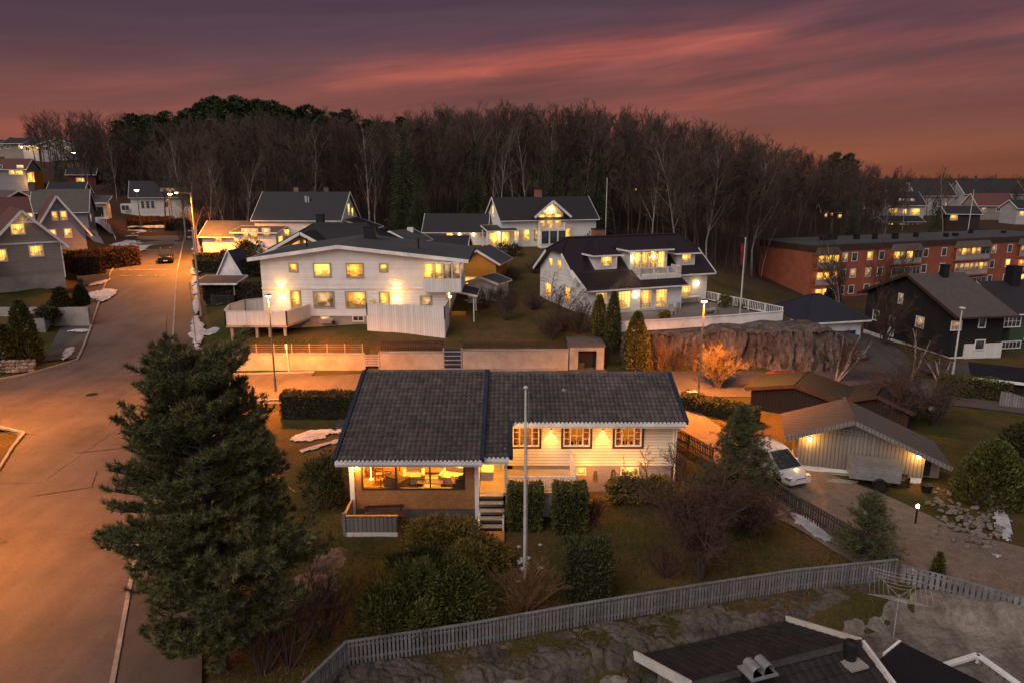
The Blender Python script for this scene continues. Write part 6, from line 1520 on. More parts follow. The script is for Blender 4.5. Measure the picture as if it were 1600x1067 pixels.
def hedge(name, loc, rz, L, D_, h, label, mat='hedge', dens=190, size=.11, cat='hedge', group=None, seed=0):
    rr = random.Random(seed + int(L * 10)); t = thing(name, label, cat, loc, rz, group)
    mb = MB(); mb.box(-L / 2 + .12, -D_ / 2 + .12, -.3, L / 2 - .12, D_ / 2 - .12, h - .12); mb.build('dark_core', M['core'], t)  # dark solid core fills the hedge behind its leaves
    mb = MB(); leafbox(mb, -L / 2, -D_ / 2, 0, L / 2, D_ / 2, h, int(dens * (2 * L * h + 2 * D_ * h + L * D_)), size, rr); mb.build('foliage', M[mat], t); return t
def cone_shrub(name, loc, h, r, label, mat='thuja', n=2600, size=.16, cat='tree', prof=None, group=None, seed=0, trunk=.25):
    """thuja or juniper: sprays over a rounded column"""
    rr = random.Random(seed + int(h * 100)); t = thing(name, label, cat, loc, rr.uniform(0, 6), group)
    prof = prof or (lambda f: min(1, (1 - f) * 2.2) ** .6 * min(1, .75 + f * 2))
    mb = MB(); mb.tube([(0, 0, -.3), (0, 0, h * .92)], [.09 * r + .05, .02], 6, False); mb.build('trunk', M['bark'], t)
    mb = MB()
    for _ in range(n):
        f = rr.random() ** .9; a = rr.uniform(0, 6.283); lump = 1 + .22 * noise.noise(V((math.cos(a) * 1.3, math.sin(a) * 1.3, f * h * .8 + seed)))
        R_ = r * prof(f) * lump * math.sqrt(rr.uniform(.45, 1)); d = V((math.cos(a), math.sin(a), 0)); p = d * R_ + V((0, 0, f * h))
        dd = (d * rr.uniform(.2, .8) + V((rr.gauss(0, .3), rr.gauss(0, .3), rr.uniform(.3, 1)))).normalized()
        leafquad(mb, p, dd, V((rr.gauss(0, 1), rr.gauss(0, 1), rr.gauss(0, 1))), size * rr.uniform(.6, 1.6), size * .6)
    mb.build('crown', M[mat], t); return t
def bush(name, loc, r, h, label, mat='juniper', n=2200, size=.17, cat='shrub', seed=0, lumps=9, group=None):
    """loose evergreen mound built from overlapping clumps on stems"""
    rr = random.Random(seed); t = thing(name, label, cat, loc, 0, group); st = MB(); mb = MB()
    for k in range(lumps):
        a = rr.uniform(0, 6.28); q = math.sqrt(rr.random()) * .72; c = V((math.cos(a) * q * r[0], math.sin(a) * q * r[1], h * rr.uniform(.3, .78) * (1.1 - .4 * q)))
        st.tube([(c.x * .2, c.y * .2, -.2), c], [.04, .015], 4, False); lr = V((r[0], r[1], h * .8)) * rr.uniform(.33, .5)
        for _ in range(n // lumps):
            d = V((rr.gauss(0, 1), rr.gauss(0, 1), rr.gauss(.2, 1))).normalized(); p = c + V((d.x * lr.x, d.y * lr.y, d.z * lr.z)) * rr.uniform(.5, 1.05)
            if p.z < 0: p.z = abs(p.z) * .4
            leafquad(mb, p, (d + V((0, 0, .35)) + V((rr.gauss(0, .4), rr.gauss(0, .4), 0))).normalized(), V((rr.gauss(0, 1), rr.gauss(0, 1), rr.gauss(0, 1))), size * rr.uniform(.5, 1.6), size * .5)
    st.build('stems', M['bark'], t); mb.build('foliage', M[mat], t); return t
def bare_bush(name, loc, h, spread, label, stems=16, mat='twigred', matt=None, cat='shrub', seed=0, depth=3, group=None, r=.03, kids=(7, 5, 4), up=.05):
    rr = random.Random(seed); t = thing(name, label, cat, loc, 0, group); tk, tw = MB(), MB()
    Pp = dict(wob=.10, up=up, taper=.4, taper0=.35, split=1, depth=depth - 1, kids=kids, ang=((.25, .8), (.3, .9), (.4, 1.0)), len=(.48, .5, .5), rmin=.0085, rk=.55); Pp['from'] = (.25, .2, .15)
    for k in range(stems):
        a = rr.uniform(0, 6.283); q = rr.random(); d = V((math.cos(a) * spread * q, math.sin(a) * spread * q, 1)).normalized()
        grow(tk, tw, (math.cos(a) * .15 * q, math.sin(a) * .15 * q, -.1), d, r, h * rr.uniform(.65, 1.05), 0, rr, Pp)
    tk.build('stems', M[matt or mat], t); tw.build('twigs', M[mat], t); return t
def gp(u, v, z0=0.0):
    """where the sight line meets the ground"""
    p = G(u, v, z0)
    for _ in range(25):
        z = gh(p.x, p.y)
        if abs(z - p.z) < .01: break
        p = G(u, v, p.z + (z - p.z) * .6)
    return p
# hero pine by the junction
def hero_pine():
    rr = random.Random(4); loc = V((-10.0, 21.0, -.1)); h = 10.9
    PR = [(0, .9), (1, 1.3), (2, 2.1), (3, 2.8), (4.3, 3.35), (5.6, 3.15), (7.9, 2.55), (9, 2.3), (10, 1.9), (11, 1.0), (11.6, .3)]
    def prof(z):
        for (a, x), (b, y) in zip(PR, PR[1:]):
            if a <= z <= b: return x + (y - x) * (z - a) / (b - a)
        return .3
    t = thing('pine_tree', 'large bushy pine on the verge between the road and the main house', 'tree', loc)
    tk, br, cr, cr2 = MB(), MB(), MB(), MB()
    tk.tube([(0, 0, -.4), (.1, .05, 2), (0, .1, 5), (.15, 0, 8), (.05, .05, h - .3)], [.27, .23, .18, .11, .03], 9, False)
    def tuft(p, d):
        tgt = cr if rr.random() < .65 else cr2
        for _ in range(18):
            q = (d * .75 + V((rr.gauss(0, .6), rr.gauss(0, .6), rr.gauss(.12, .6)))).normalized(); L = rr.uniform(.12, .25); s = q.orthogonal().normalized(); s.rotate(Matrix.Rotation(rr.uniform(0, 6.3), 3, q)); b = p + d * rr.uniform(-.12, .05)
            tgt.quad(b - s * .012, b + s * .012, b + q * L)
    z = 1.0
    while z < h - .15:
        f = (z - 1.0) / (h - 1.0); R_ = prof(z)
        for k in range(rr.choice((8, 9)) if f < .55 else 10):
            a = rr.uniform(0, 6.283); zb = max(.8, min(h - .2, z + rr.uniform(-.45, .45))); L = R_ * rr.uniform(.8, 1.1); L *= (.92 + .10 * math.cos(a)) * (1 + .42 * noise.noise(V((math.cos(a) * 1.1, math.sin(a) * 1.1, zb * .42 + 3)))); d = V((math.cos(a), math.sin(a), .10 + .75 * f * f)).normalized(); pts = [V((0, 0, zb))]
            dd = V(d)
            for i in range(5):
                dd = (dd + V((rr.gauss(0, .1), rr.gauss(0, .1), .07 if i > 1 else -.03))).normalized(); pts.append(pts[-1] + dd * L / 5)
            br.tube(pts, [.055 * (1 - f * .5), .045, .035, .026, .018, .008], 4, False)
            nt_ = int(7 + L * 5.6)
            for j in range(nt_):
                s = .38 + .62 * (j + rr.random()) / nt_; g = s * 5; i = min(4, int(g)); q = pts[i].lerp(pts[i + 1], g - i); ax = (pts[i + 1] - pts[i]).normalized()
                sd = V((-ax.y, ax.x, rr.uniform(-.1, .5))).normalized() * rr.choice((-1, 1)); nd = (ax * rr.uniform(.3, .9) + sd * rr.uniform(.3, 1.0) + V((0, 0, .25))).normalized(); l2 = (.35 + .85 * (1 - s)) * rr.uniform(.5, 1.1) * min(1, L / 2)
                e = q + nd * l2; br.tube([q, e], [.014, .006], 3, False)
                for m in range(max(1, int(l2 * 4.2))): tuft(q.lerp(e, (m + 1) / max(1, int(l2 * 4.2))), nd)
                tuft(e, (nd + V((0, 0, .5))).normalized())
            tuft(pts[-1], dd)
        z += rr.uniform(.18, .29)
    tk.build('trunk', M['bark'], t); br.build('branches', M['bark'], t); cr.build('crown', M['needle'], t); cr2.build('fresh_needles', plain('olive_needles', (.20, .17, .055), (.13, .115, .04), 1.2, .7, island=.4), t)
hero_pine()
# hedges, from the street to the drive
hedge('clipped_hedge', G(497, 655, 0) + V((0, .6, 0)), R(-2), 5.3, 1.3, 1.75, 'tall clipped dark hedge between the street and the snowy house drive', 'hedge', 260, .10)
hedge('square_bush', (.62, 31.2, 0), 0, 1.55, 1.3, 2.05, 'square clipped bush by the porch steps', 'thuja', 340, .10, 'shrub')
hedge('square_bush', (2.75, 31.0, 0), 0, 1.5, 1.4, 2.15, 'square clipped bush east of the balustrade gap on the lawn', 'thuja', 340, .10, 'shrub')
hedge('block_hedge', (3.0, 25.3, 0), R(3), 1.75, 1.2, 2.35, 'tall block shaped hedge standing alone on the lawn behind the fence', 'hedge', 330, .10)
for k, (x, y, r_, h) in enumerate(((-4.6, 22.6, 1.15, 2.5), (-3.3, 22.9, 1.3, 2.9), (-2.0, 23.5, 1.2, 2.7))):
    bush('thuja_bush', (x, y, 0), (r_, r_ * .85), h, ('round thuja bush at the low end of the grey fence', 'tallest of the three thuja bushes behind the grey fence', 'thuja bush nearest the flagpole behind the grey fence')[k], 'thuja', 8200, .115, seed=50 + k, lumps=14, group='thuja bushes behind the grey fence')
bush('juniper', (-3.0, 29.0, .0), (1.9, 1.1), 1.5, 'spreading juniper lit golden below the panorama window', 'juniper', 7000, .13, seed=1, lumps=18)
bush('juniper', (-1.6, 27.6, .0), (1.5, 1.2), 1.35, 'dark spreading juniper beside the flagpole', 'juniper', 5600, .12, seed=2, lumps=14)
bush('juniper', (-3.9, 26.9, .0), (1.5, 1.0), 1.0, 'low dark juniper on the bank before the terrace screen', 'hedge', 4200, .12, seed=3, lumps=12)
bush('laurel_bush', (-9.6, 33.2, 0), (1.25, 1.3), 2.6, 'dark rounded evergreen at the west corner of the brick bay', 'hedge', 6000, .11, seed=4, lumps=14)
bush('shrub_mound', (5.6, 33.6, 0), (.7, .55), 1.35, 'spiky yellow green plant against the mauve plinth', 'juniper', 900, .3, seed=5, lumps=6)
bush('spreading_shrub', (7.2, 33.3, .2), (1.15, .8), 1.75, 'open spreading evergreen at the east corner of the main house', 'juniper', 2600, .17, seed=6, lumps=8)
bare_bush('dry_shrub', (3.9, 31.5, 0), 1.3, .5, 'small brown dry shrub beside the square bush', 18, 'twigred', seed=7)
bare_bush('copper_shrub', G(820, 955, 0), 2.2, .75, 'copper coloured twiggy shrub just behind the grey fence', 34, 'twigorange', seed=8, r=.02)
bare_bush('bare_garden_tree', G(1098, 902, 0), 4.9, .55, 'wide bare fruit tree with dark twigs on the lawn', 9, 'twigred', 'bark', 'tree', 9, 4, r=.08, kids=(15, 10, 8), up=-.02)
bare_bush('bare_garden_shrub', G(1165, 835, 0), 2.5, .9, 'dense dark twiggy shrub between the fruit tree and the drive fence', 34, 'twigred', 'bark', seed=10, depth=4, r=.034, kids=(9, 7, 5), up=-.02)
bare_bush('bare_garden_shrub', G(1040, 900, 0), 1.6, .9, 'low tangled brown shrub at the foot of the fruit tree', 22, 'twigred', seed=11, r=.02)
for k, (u, v, h, lab) in enumerate(((450, 1040, 3.4, 'bare sapling with several pale stems at the low fence corner'), (505, 1000, 2.6, 'bare reddish sapling between the rock and the fence corner'), (410, 1050, 2.6, 'bare brushy sapling beside the pine trunk'))):
    bare_bush('bare_sapling', gp(u, v), h, .5, lab, 12, 'twigred', 'bark', 'tree', 12 + k, 3, r=.035, kids=(9, 6, 4))
def soft_pine(loc, h, r, label, seed, dens=1.0):
    """young pine with long needles, open whorls"""
    rr = random.Random(seed); t = thing('young_pine', label, 'tree', loc); tk, cr = MB(), MB(); tk.tube([(0, 0, -.3), (0, 0, h)], [.09, .015], 6, False)
    z = h * .06
    while z < h:
        f = z / h; R_ = r * (1 - f) ** .8 * rr.uniform(.8, 1.1) + .1
        for k in range(int(9 * dens)):
            a = rr.uniform(0, 6.28); d = V((math.cos(a), math.sin(a), .25 + .4 * f)).normalized(); L = R_ * rr.uniform(.7, 1.15); e = V((0, 0, z)) + d * L; tk.tube([(0, 0, z), e], [.025, .008], 3, False)
            for j in range(max(2, int(L * 6))):
                p = V((0, 0, z)).lerp(e, .3 + .7 * (j + 1) / max(2, int(L * 6))) + V((rr.gauss(0, .1), rr.gauss(0, .1), rr.gauss(.03, .06)))
                for _ in range(11):
                    q = (d * .6 + V((rr.gauss(0, .6), rr.gauss(0, .6), rr.gauss(.25, .5)))).normalized(); s = q.orthogonal().normalized() * .013; cr.quad(p - s, p + s, p + q * rr.uniform(.15, .28))
        z += rr.uniform(.11, .19)
    tk.build('trunk', M['bark'], t); cr.build('crown', M['needle'], t)
soft_pine((11.5, 33.2, 0), 5.3, 2.5, 'bushy young pine beside the gravel yard and the parked white car', 31, 1.3)
soft_pine(G(1352, 874, 0), 3.0, 1.7, 'young pine at the corner where the two fences meet', 32)
cone_shrub('small_thuja', G(1463, 905, -.1), 1.2, .36, 'small pointed conifer beside the grey fence', 'thuja', 700, .12, prof=lambda f: (1 - f) ** .8, seed=3)
cone_shrub('thuja_tree', (10.5, 57.6, 0), 5.4, 1.05, 'tall twin thuja column at the street edge behind the roof ridge', n=5200, seed=1)
cone_shrub('thuja_tree', (8.9, 60.6, 1.8), 4.8, .62, 'slim thuja column before the french windows of the rock villa', n=3000, seed=2)
cone_shrub('thuja_tree', (7.9, 62.6, 2.4), 3.6, .6, 'short brownish thuja at the west corner of the villa terrace', 'juniper', n=2400, seed=4)
cone_shrub('round_thuja', (24.8, 33.8, 0), 3.3, 1.6, 'large rounded thuja east of the lamp lit garage', 'thuja', 6500, .16, prof=lambda f: math.sqrt(max(0, 1 - (f * 1.02) ** 2.2)), seed=5)
cone_shrub('round_thuja', (27.6, 35.5, 0), 3.6, 1.7, 'darker rounded thuja at the edge of the gravel yard', 'hedge', 6000, .16, prof=lambda f: math.sqrt(max(0, 1 - (f * 1.02) ** 2.2)), seed=6)
cone_shrub('round_thuja', (29.8, 33.6, 0), 2.4, 1.3, 'low dark thuja beside the snow patch on the east lawn', 'hedge', 3600, .15, prof=lambda f: math.sqrt(max(0, 1 - (f * 1.02) ** 2.2)), seed=7)
hedge('drive_hedge', (14.6, 47.4, 0), R(-42), 5.6, 1.1, 1.1, 'long clipped hedge between the drive and the dark garage', 'hedge', 240, .11)
bare_bush('brown_shrub', G(1095, 640, 0), 1.0, 1.0, 'low rusty shrub at the mouth of the drive', 26, 'twigorange', seed=21, r=.02)
hedge('street_hedge', G(1520, 620, 0), R(-24), 4.6, 1.2, 1.5, 'clipped yellow green hedge before the driveway of the black house', 'thuja', 220, .12)
bare_bush('orange_willow', G(1122, 606, 0), 3.4, .62, 'round pollarded willow with glowing orange twigs by the street lamp', 12, 'twigwillow', 'bark', 'tree', 22, 4, r=.07, kids=(12, 8, 6), up=.02)
for k, (u, v, h, lab) in enumerate(((1305, 640, 4.2, 'birch with pale bark behind the dark garage'), (1423, 640, 4.8, 'bare birch beside the lamp post opposite the black house'), (1468, 640, 2.6, 'pollarded grey trunk with few twigs by the street hedge'))):
    bare_bush('bare_birch', G(u, v - 45, 0), h, .55, lab, 4, 'twigred', 'barklight', 'tree', 23 + k, 4, r=.09, kids=(9, 7, 5), up=-.01)
bare_bush('bare_apple_tree', G(1405, 660, 0), 4.3, .95, 'large tangled apple tree behind the garage roof', 18, 'twig', 'bark', 'tree', 27, 4, r=.06, kids=(9, 7, 5), up=-.04)
bare_bush('bare_apple_tree', G(1460, 662, 0), 3.3, 1.0, 'smaller tangled apple tree beside the pale ball lantern', 14, 'twig', 'bark', 'tree', 28, 4, r=.05, kids=(8, 7, 5), up=-.04)
bare_bush('reddish_tree', (35.8, 66, .2), 5.4, .5, 'bare red twigged tree in front of the black chalet', 10, 'twigred', 'bark', 'tree', 29, 4, r=.07, kids=(10, 7, 5))
bare_bush('beech_bush', (32.6, 69.0, .3), 3.0, .5, 'rust leaved shrub beside the black chalet door', 26, 'twigorange', seed=30, r=.03)
bare_bush('tall_bare_tree', (49.5, 104, -3.8), 11.5, .4, 'tall grey birch in front of the brick apartment balconies', 5, 'twigred', 'barklight', 'tree', 33, 4, r=.13, kids=(13, 8, 5))
bare_bush('tall_bare_tree', (54.5, 101, -3.8), 10, .5, 'bare tree with wide twigs before the apartment windows', 5, 'twigred', 'bark', 'tree', 34, 4, r=.12, kids=(13, 8, 5))
bush('evergreen_bush', (52.3, 113, -4), (1.4, 1.2), 3.4, 'dark evergreen at the corner of the apartment block', 'hedge', 1500, .3, seed=35)
hedge('moss_hedge', (33.2, 74.0, -.2), R(-38), 7.6, 1.2, 1.5, 'long yellow green hedge behind the end of the rock', 'thuja', 120, .16)
# slope and bank between the duplex and the rock villa
for k, (u, v, h, sp, st, mat, lab) in enumerate(((870, 505, 4.6, .75, 12, 'twig', 'tangled old bare tree by the gable of the rock villa'), (790, 500, 3.4, .9, 14, 'twig', 'grey bare shrub on the bank beside the white shed'), (905, 520, 2.8, .9, 18, 'twigred', 'brown hanging shrub over the concrete garage portal'), (860, 530, 2.4, 1.0, 18, 'twigred', 'dry brown shrub on top of the pale retaining wall'), (760, 480, 2.2, .9, 12, 'twig', 'bare shrub behind the duplex porch'))):
    p = gp(u, v, 2.5); bare_bush('bank_shrub', p, h, sp, lab, st, mat, 'bark', 'shrub', 60 + k, 4, r=.035, kids=(8, 6, 4), up=-.02)
for k in range(7):
    x = 9.8 + k * 1.5; bare_bush('cliff_brush', (x, 58.9, .1), 1.9 + .5 * (k % 3), .45, ('red brown brush', 'rusty dry brush', 'straw coloured reeds', 'red brown vines', 'tangled brush', 'dry orange reeds', 'low bleached brush')[k] + ' at the foot of the rock %s' % ('beside the twin thuja', 'by the grey pipe post', 'in the middle of the cliff', 'where the slab is dark', 'behind the lamp post', 'behind the orange willow', 'past the orange willow')[k], 26, ('twigred', 'twigorange', 'twigorange')[k % 3], seed=70 + k, r=.02, kids=(6, 4, 3), depth=2)
bush('round_pine_bush', (12.2, 96, 4.6), (3.0, 2.4), 4.2, 'rounded mountain pine between the two white villas', 'needle', 3200, .3, seed=80, lumps=12)
for k, (u, v, Y, r_, h, mat, lab) in enumerate(((390, 376, 99, 2.6, 3.0, 'hedge', 'round evergreen before the sunroom of the pale timber house'), (405, 412, 88, 2.2, 2.4, 'hedge', 'dark green bush beside the A shaped playhouse'), (352, 402, 92, 1.8, 2.2, 'brownhedge', 'brownish bush left of the A shaped playhouse top'.replace('left of', 'behind')), (455, 372, 97, 1.0, 1.2, 'hedge', 'small bush under the lit window of the pale timber house'))):
    x = A(u, v, Y).x; bush('garden_bush', (x, Y, gh(x, Y)), (r_, r_ * .8), h, lab, mat, 1500, .26, seed=81 + k)
for k, (u, v, Y, L, h, lab) in enumerate(((324, 385, 96, 3.6, 1.3, 'square dark hedge by the low wing house'), (324, 398, 90, 3.4, 1.6, 'dark hedge below the low wing house'), (383, 455, 76.5, 9.0, 2.0, 'long dry brown hedge behind the tool shed'))):
    x = A(u, v, Y).x; hedge('garden_hedge', (x, Y, gh(x, Y)), R(-4), L, 1.2, h, lab, 'brownhedge' if k == 2 else 'hedge', 90, .18, seed=k)
for k, (u, v, Y, mat, lab) in enumerate(((700, 388, 99, 'hedge', 'round clipped bush by the villa wing'), (680, 392, 97, 'brownhedge', 'brown hedge hummock below the villa wing'), (800, 398, 101, 'hedge', 'dark low hedge below the balcony villa'), (690, 405, 93, 'brownhedge', 'brown bank shrub behind the duplex roof'))):
    x = A(u, v, Y).x; bush('villa_bush', (x, Y, gh(x, Y)), (1.2 + k * .5, 1.0), 1.4 + .3 * k, lab, mat, 900, .24, seed=90 + k)
for k, (u, Y, lab) in enumerate(((765, 90, 'brown brambles west of the old bare tree'), (800, 86, 'brown brambles below the balcony villa'), (835, 90, 'brown brambles by the back gable of the rock villa'), (780, 76, 'dark brambles by the white shed'), (835, 72, 'dark brambles under the old bare tree'), (880, 64, 'dry brambles at the villa corner'))):
    x = A(u, 450, Y).x; bare_bush('bramble', (x, Y, gh(x, Y)), 1.8, 1.4, lab, 40, 'twigred' if k % 2 else 'twig', seed=100 + k, r=.025, kids=(6, 5, 3))
# west side gardens
for k, (u, v, Y, h, r_, mat, lab) in enumerate(((40, 545, 61, 5.6, 1.5, 'thuja', 'tall mossy conifer at the western street corner'), (14, 560, 60.5, 3.4, 1.7, 'thuja', 'shorter conifer beside the tall mossy one'), (95, 470, 72, 3.6, 1.5, 'hedge', 'dark rounded conifer before the grey brown house'), (125, 455, 77, 2.2, .9, 'hedge', 'small dark bush next to the grey brown house'))):
    x = A(u, v, Y).x; cone_shrub('garden_conifer', (x, Y, gh(x, Y)), h, r_, lab, mat, 4200, .2, prof=lambda f: (1 - f) ** .55 * min(1, .7 + f), seed=110 + k)
for k, (u, v, Y, L, h, rzz, mat, lab) in enumerate(((163, 385, 92, 9.0, 2.6, 64, 'brownhedge', 'tall square hedge running back from the road on the west side'), (115, 396, 88, 6.6, 2.3, 4, 'brownhedge', 'bare brown hedge before the pale grey house'), (84, 490, 72.5, 7.0, .7, 110, 'hedge', 'low dark hedge on top of the concrete planter'))):
    x = A(u, v, Y).x; hedge('boundary_hedge', (x, Y, 2.72 if k == 2 else gh(x, Y)), R(rzz), L, 1.3, h, lab, mat, 90, .2, seed=20 + k)
for k, (u, Y, L, rzz, lab) in enumerate(((245, 146, 11, 10, 'long hedge bank below the white house at the road end'), (290, 142, 7, 18, 'second hedge bank at the road end'), (235, 150, 9, 2, 'upper hedge bank under the white road end house'), (280, 138, 5, 14, 'brown hedge bank by the road end lamp'))):
    x = A(u, 340, Y).x; hedge('hedge_bank', (x, Y, gh(x, Y) - .2), R(rzz), L, 1.8, 1.5, lab, 'brownhedge', 60, .28, seed=30 + k)
for k, (u, v, Y, h, lab) in enumerate(((300, 250, 104, 12.5, 'slender pale birch leaning beside the utility pole'), (318, 250, 107, 13.5, 'tall pale birch behind the utility pole'), (570, 200, 116, 17, 'big pale forked birch behind the black roof house'), (345, 250, 112, 13, 'pale birch above the low wing house'), (378, 250, 114, 14, 'birch with bent trunk at the wood edge'), (1305, 300, 168, 11, 'pale bare tree before the dark cabin'), (1390, 300, 156, 9, 'bare tree in front of the low flat roofed building'), (1490, 245, 172, 15.5, 'tall pale bare tree on the eastern rise'), (1200, 300, 125, 11, 'bare tree at the end wall of the apartment block'))):
    x = A(u, v, Y).x; z = gh(x, Y); plant('pale_birch', birch[k % 4], (x, Y, z - .2), k * 1.3, h / 16 * (.9 if k != 2 else 1.05), lab)
# ground cover: dead grass and weeds over the near garden and banks
mb = MB(); rr = random.Random(12)
def on_grass(x, y):
    if x < kerb_x(y) + 3.1 or y > 33.5 and -9 < x < 9: return False
    if -1.8 < x < 3.3 and y > 29.4: return False
    if -8.2 < x < 0 and y > 30.1: return False
    if x > 12.0 and y > 28.4 - (x - 12) * .0 and x < 26: return False
    if x > 15.5 and y > 26.5: return False
    return True
for k in range(30000):
    x = rr.uniform(-11, 24); y = 16 + 24 * rr.random() ** 1.2
    if not on_grass(x, y) or abs(x) > y * .95 + 4: continue
    z = gh(x, y); dry = noise.noise(V((x * .35, y * .35, 9))); 
    if below_fence(x, y) > .1 and rr.random() < .72: continue
    mb.use(1 if dry + rr.gauss(0, .2) > .05 else 0)
    h = rr.uniform(.05, .17) * (1.6 if mb.cur else 1); a = rr.uniform(0, 6.28); s = V((math.cos(a), math.sin(a), 0)) * .02; tip = V((x + rr.gauss(0, h * .6), y + rr.gauss(0, h * .6), z + h))
    mb.quad(V((x, y, z - .02)) - s, V((x, y, z - .02)) + s, tip)
o = mb.build('grass', [plain('lawn_blades', (.055, .06, .016), (.035, .04, .012), .8, .9, island=.3), plain('dead_grass', (.16, .095, .045), (.09, .052, .028), .8, .95, island=.3)]); tag(o, kind='stuff')
# ================================================================ WALLS, ROCK AND FENCES
def wallpiece(x0, x1, h, label, y=59.3, t=.35, mat='stonewall', name='retaining_wall'):
    th = thing(name, label, 'wall', (x0, y, 0), 0, None)
    mb = MB(); n = max(2, int((x1 - x0) / .8)); 
    mb.box(0, 0, -.4, x1 - x0, t, h); mb.build('wall_face', M[mat], th)
    mb = MB(); mb.box(-.03, -.04, h, x1 - x0 + .03, t + .08, h + .09); mb.build('coping', M['concrete'], th); return th
w1 = wallpiece(-25.5, -12.9, 1.35, 'long pale retaining wall west of the gate gap below the duplex lawn')
wallpiece(-11.5, -6.0, 1.55, 'short pale retaining wall topped by the brown picket fence')
wallpiece(-4.3, 4.9, 1.75, 'pale streaked retaining wall before the concrete garage portal')
t = thing('wire_guard_fence', 'low weathered wire fence along the top of the western retaining wall', 'fence', (-25.5, 59.9, 1.4))
mb = MB()
for k in range(4): mb.bar((0, 0, .12 + .2 * k), (12.4, 0, .12 + .2 * k), .012, .018)
mb.build('rail', M['woodpole'], t)
for k in range(9): mb = MB(); mb.box(k * 1.55 - .03, -.03, -.1, k * 1.55 + .03, .03, .8); mb.build('post', M['woodpole'], t)
def pickets(name, pts, label, mat='fence', h=.95, gap=.135, w=.085, cap=.12, post=2.4, cat='fence', zf=None):
    t = thing(name, label, cat, (pts[0][0], pts[0][1], 0)); o = V((pts[0][0], pts[0][1], 0)); zf = zf or gh
    pk, cp = MB(), MB(); posts = []
    for (x0, y0), (x1, y1) in zip(pts, pts[1:]):
        a, b = V((x0, y0, 0)), V((x1, y1, 0)); L = (b - a).length; d = (b - a) / L; n = V((-d.y, d.x, 0)); m = int(L / gap)
        rz0 = lambda q: zf(q.x, q.y)
        for i in range(m):
            q = a + d * (i + .5) * L / m; z = rz0(q); jit = rnd.gauss(0, .006)
            c = q - o + V((0, 0, z + .06 + h / 2 - .03)); pk.obox(c + n * jit, d * w / 2, n * .011, V((0, 0, h / 2 - .03)))
        k = max(1, int(L / 1.0))
        for i in range(k):
            p, q = a + d * L * i / k, a + d * L * (i + 1) / k; zp, zq = rz0(p), rz0(q)
            cp.bar(p - o + V((0, 0, zp + h + .03)), q - o + V((0, 0, zq + h + .03)), cap, .035)
            for zz in (.28, h - .18): cp.bar(p - o + n * .035 + V((0, 0, zp + zz)), q - o + n * .035 + V((0, 0, zq + zz)), .035, .08)
        k = max(1, int(round(L / post)))
        for i in range(k + 1): posts.append(a + d * L * i / k + n * .075)
    pk.build('picket_panel', M[mat], t); cp.build('rail', M[mat], t)
    for q in posts[:100]:
        mb = MB(); z = zf(q.x, q.y); c = q - o; mb.box(c.x - .045, c.y - .045, z - .3, c.x + .045, c.y + .045, z + h); mb.build('post', M[mat], t)
    return t
top0 = lambda x, y: -.02
pickets('picket_fence', [(-8.6, 14.5)] + [tuple(G(u, v, -.05)[:2]) for u, v in ((543, 1042), (735, 1012), (900, 981), (1080, 950), (1240, 924))] + [(16.1, 26.5)], 'long grey slatted fence curving along the bottom of the garden', h=.98, zf=lambda x, y: -.05)
pickets('picket_fence', [(16.25, 26.4), (19.0, 24.7), (26, 21.0), (33, 17)], 'grey slatted fence falling away from the corner by the small conifer', h=.85, gap=.2, w=.14, cap=.06, zf=lambda x, y: -.12 - .5 * sm(17, 26, x))
pickets('picket_fence', [(13.6, 35.3), (14.3, 32.2), (15.4, 29.3), (16.15, 26.8)], 'dark trellis fence between the lawn and the gravel yard', 'fencedark', h=.95, gap=.16)
pickets('picket_fence', [(9.1, 47.5), (10.0, 43.5), (11.8, 39)], 'dark fence beside the drive at the east gable of the main house', 'fencedark', h=.9, gap=.16)
pickets('picket_fence', [(-11.4, 59.55), (-6.0, 59.55)], 'brown picket fence on top of the short retaining wall', 'brownwood', h=.95, gap=.15, zf=lambda x, y: 1.6)
pickets('picket_fence', [(-4.2, 59.6), (4.6, 59.6)], 'brown picket fence under the dry shrubs on the streaked wall', 'brownwood', h=.6, gap=.17, zf=lambda x, y: 1.8)
pickets('picket_fence', [(-58, 71.5), (-44.0, 71.5)], 'dark picket fence before the grey brown house', 'fencedark', h=1.1, gap=.22, w=.12)
def gate(name, x0, x1, z, h, label, mat, y=59.35):
    t = thing(name, label, 'gate', (x0, y, z)); mb = MB(); w = x1 - x0; mb.box(.05, -.03, .05, w - .05, .03, h); mb.build('panel', M[mat], t)
    mb = MB()
    for k in range(5): mb.box(.04, -.05, .1 + h * k / 5, w - .04, -.03, .18 + h * k / 5)
    mb.build('rail', M['greytrim'], t)
    for x in (0, w): mb = MB(); mb.box(x - .06, -.06, -.2, x + .06, .06, h + .1); mb.build('post', M['concrete'], t)
gate('timber_gate', -12.85, -11.6, .3, 1.1, 'grey timber gate with steps in the gap of the retaining walls', 'greyboard')
gate('dark_gate', -5.95, -4.4, 0, 1.9, 'tall blue black gate panel between two retaining walls', 'verge')
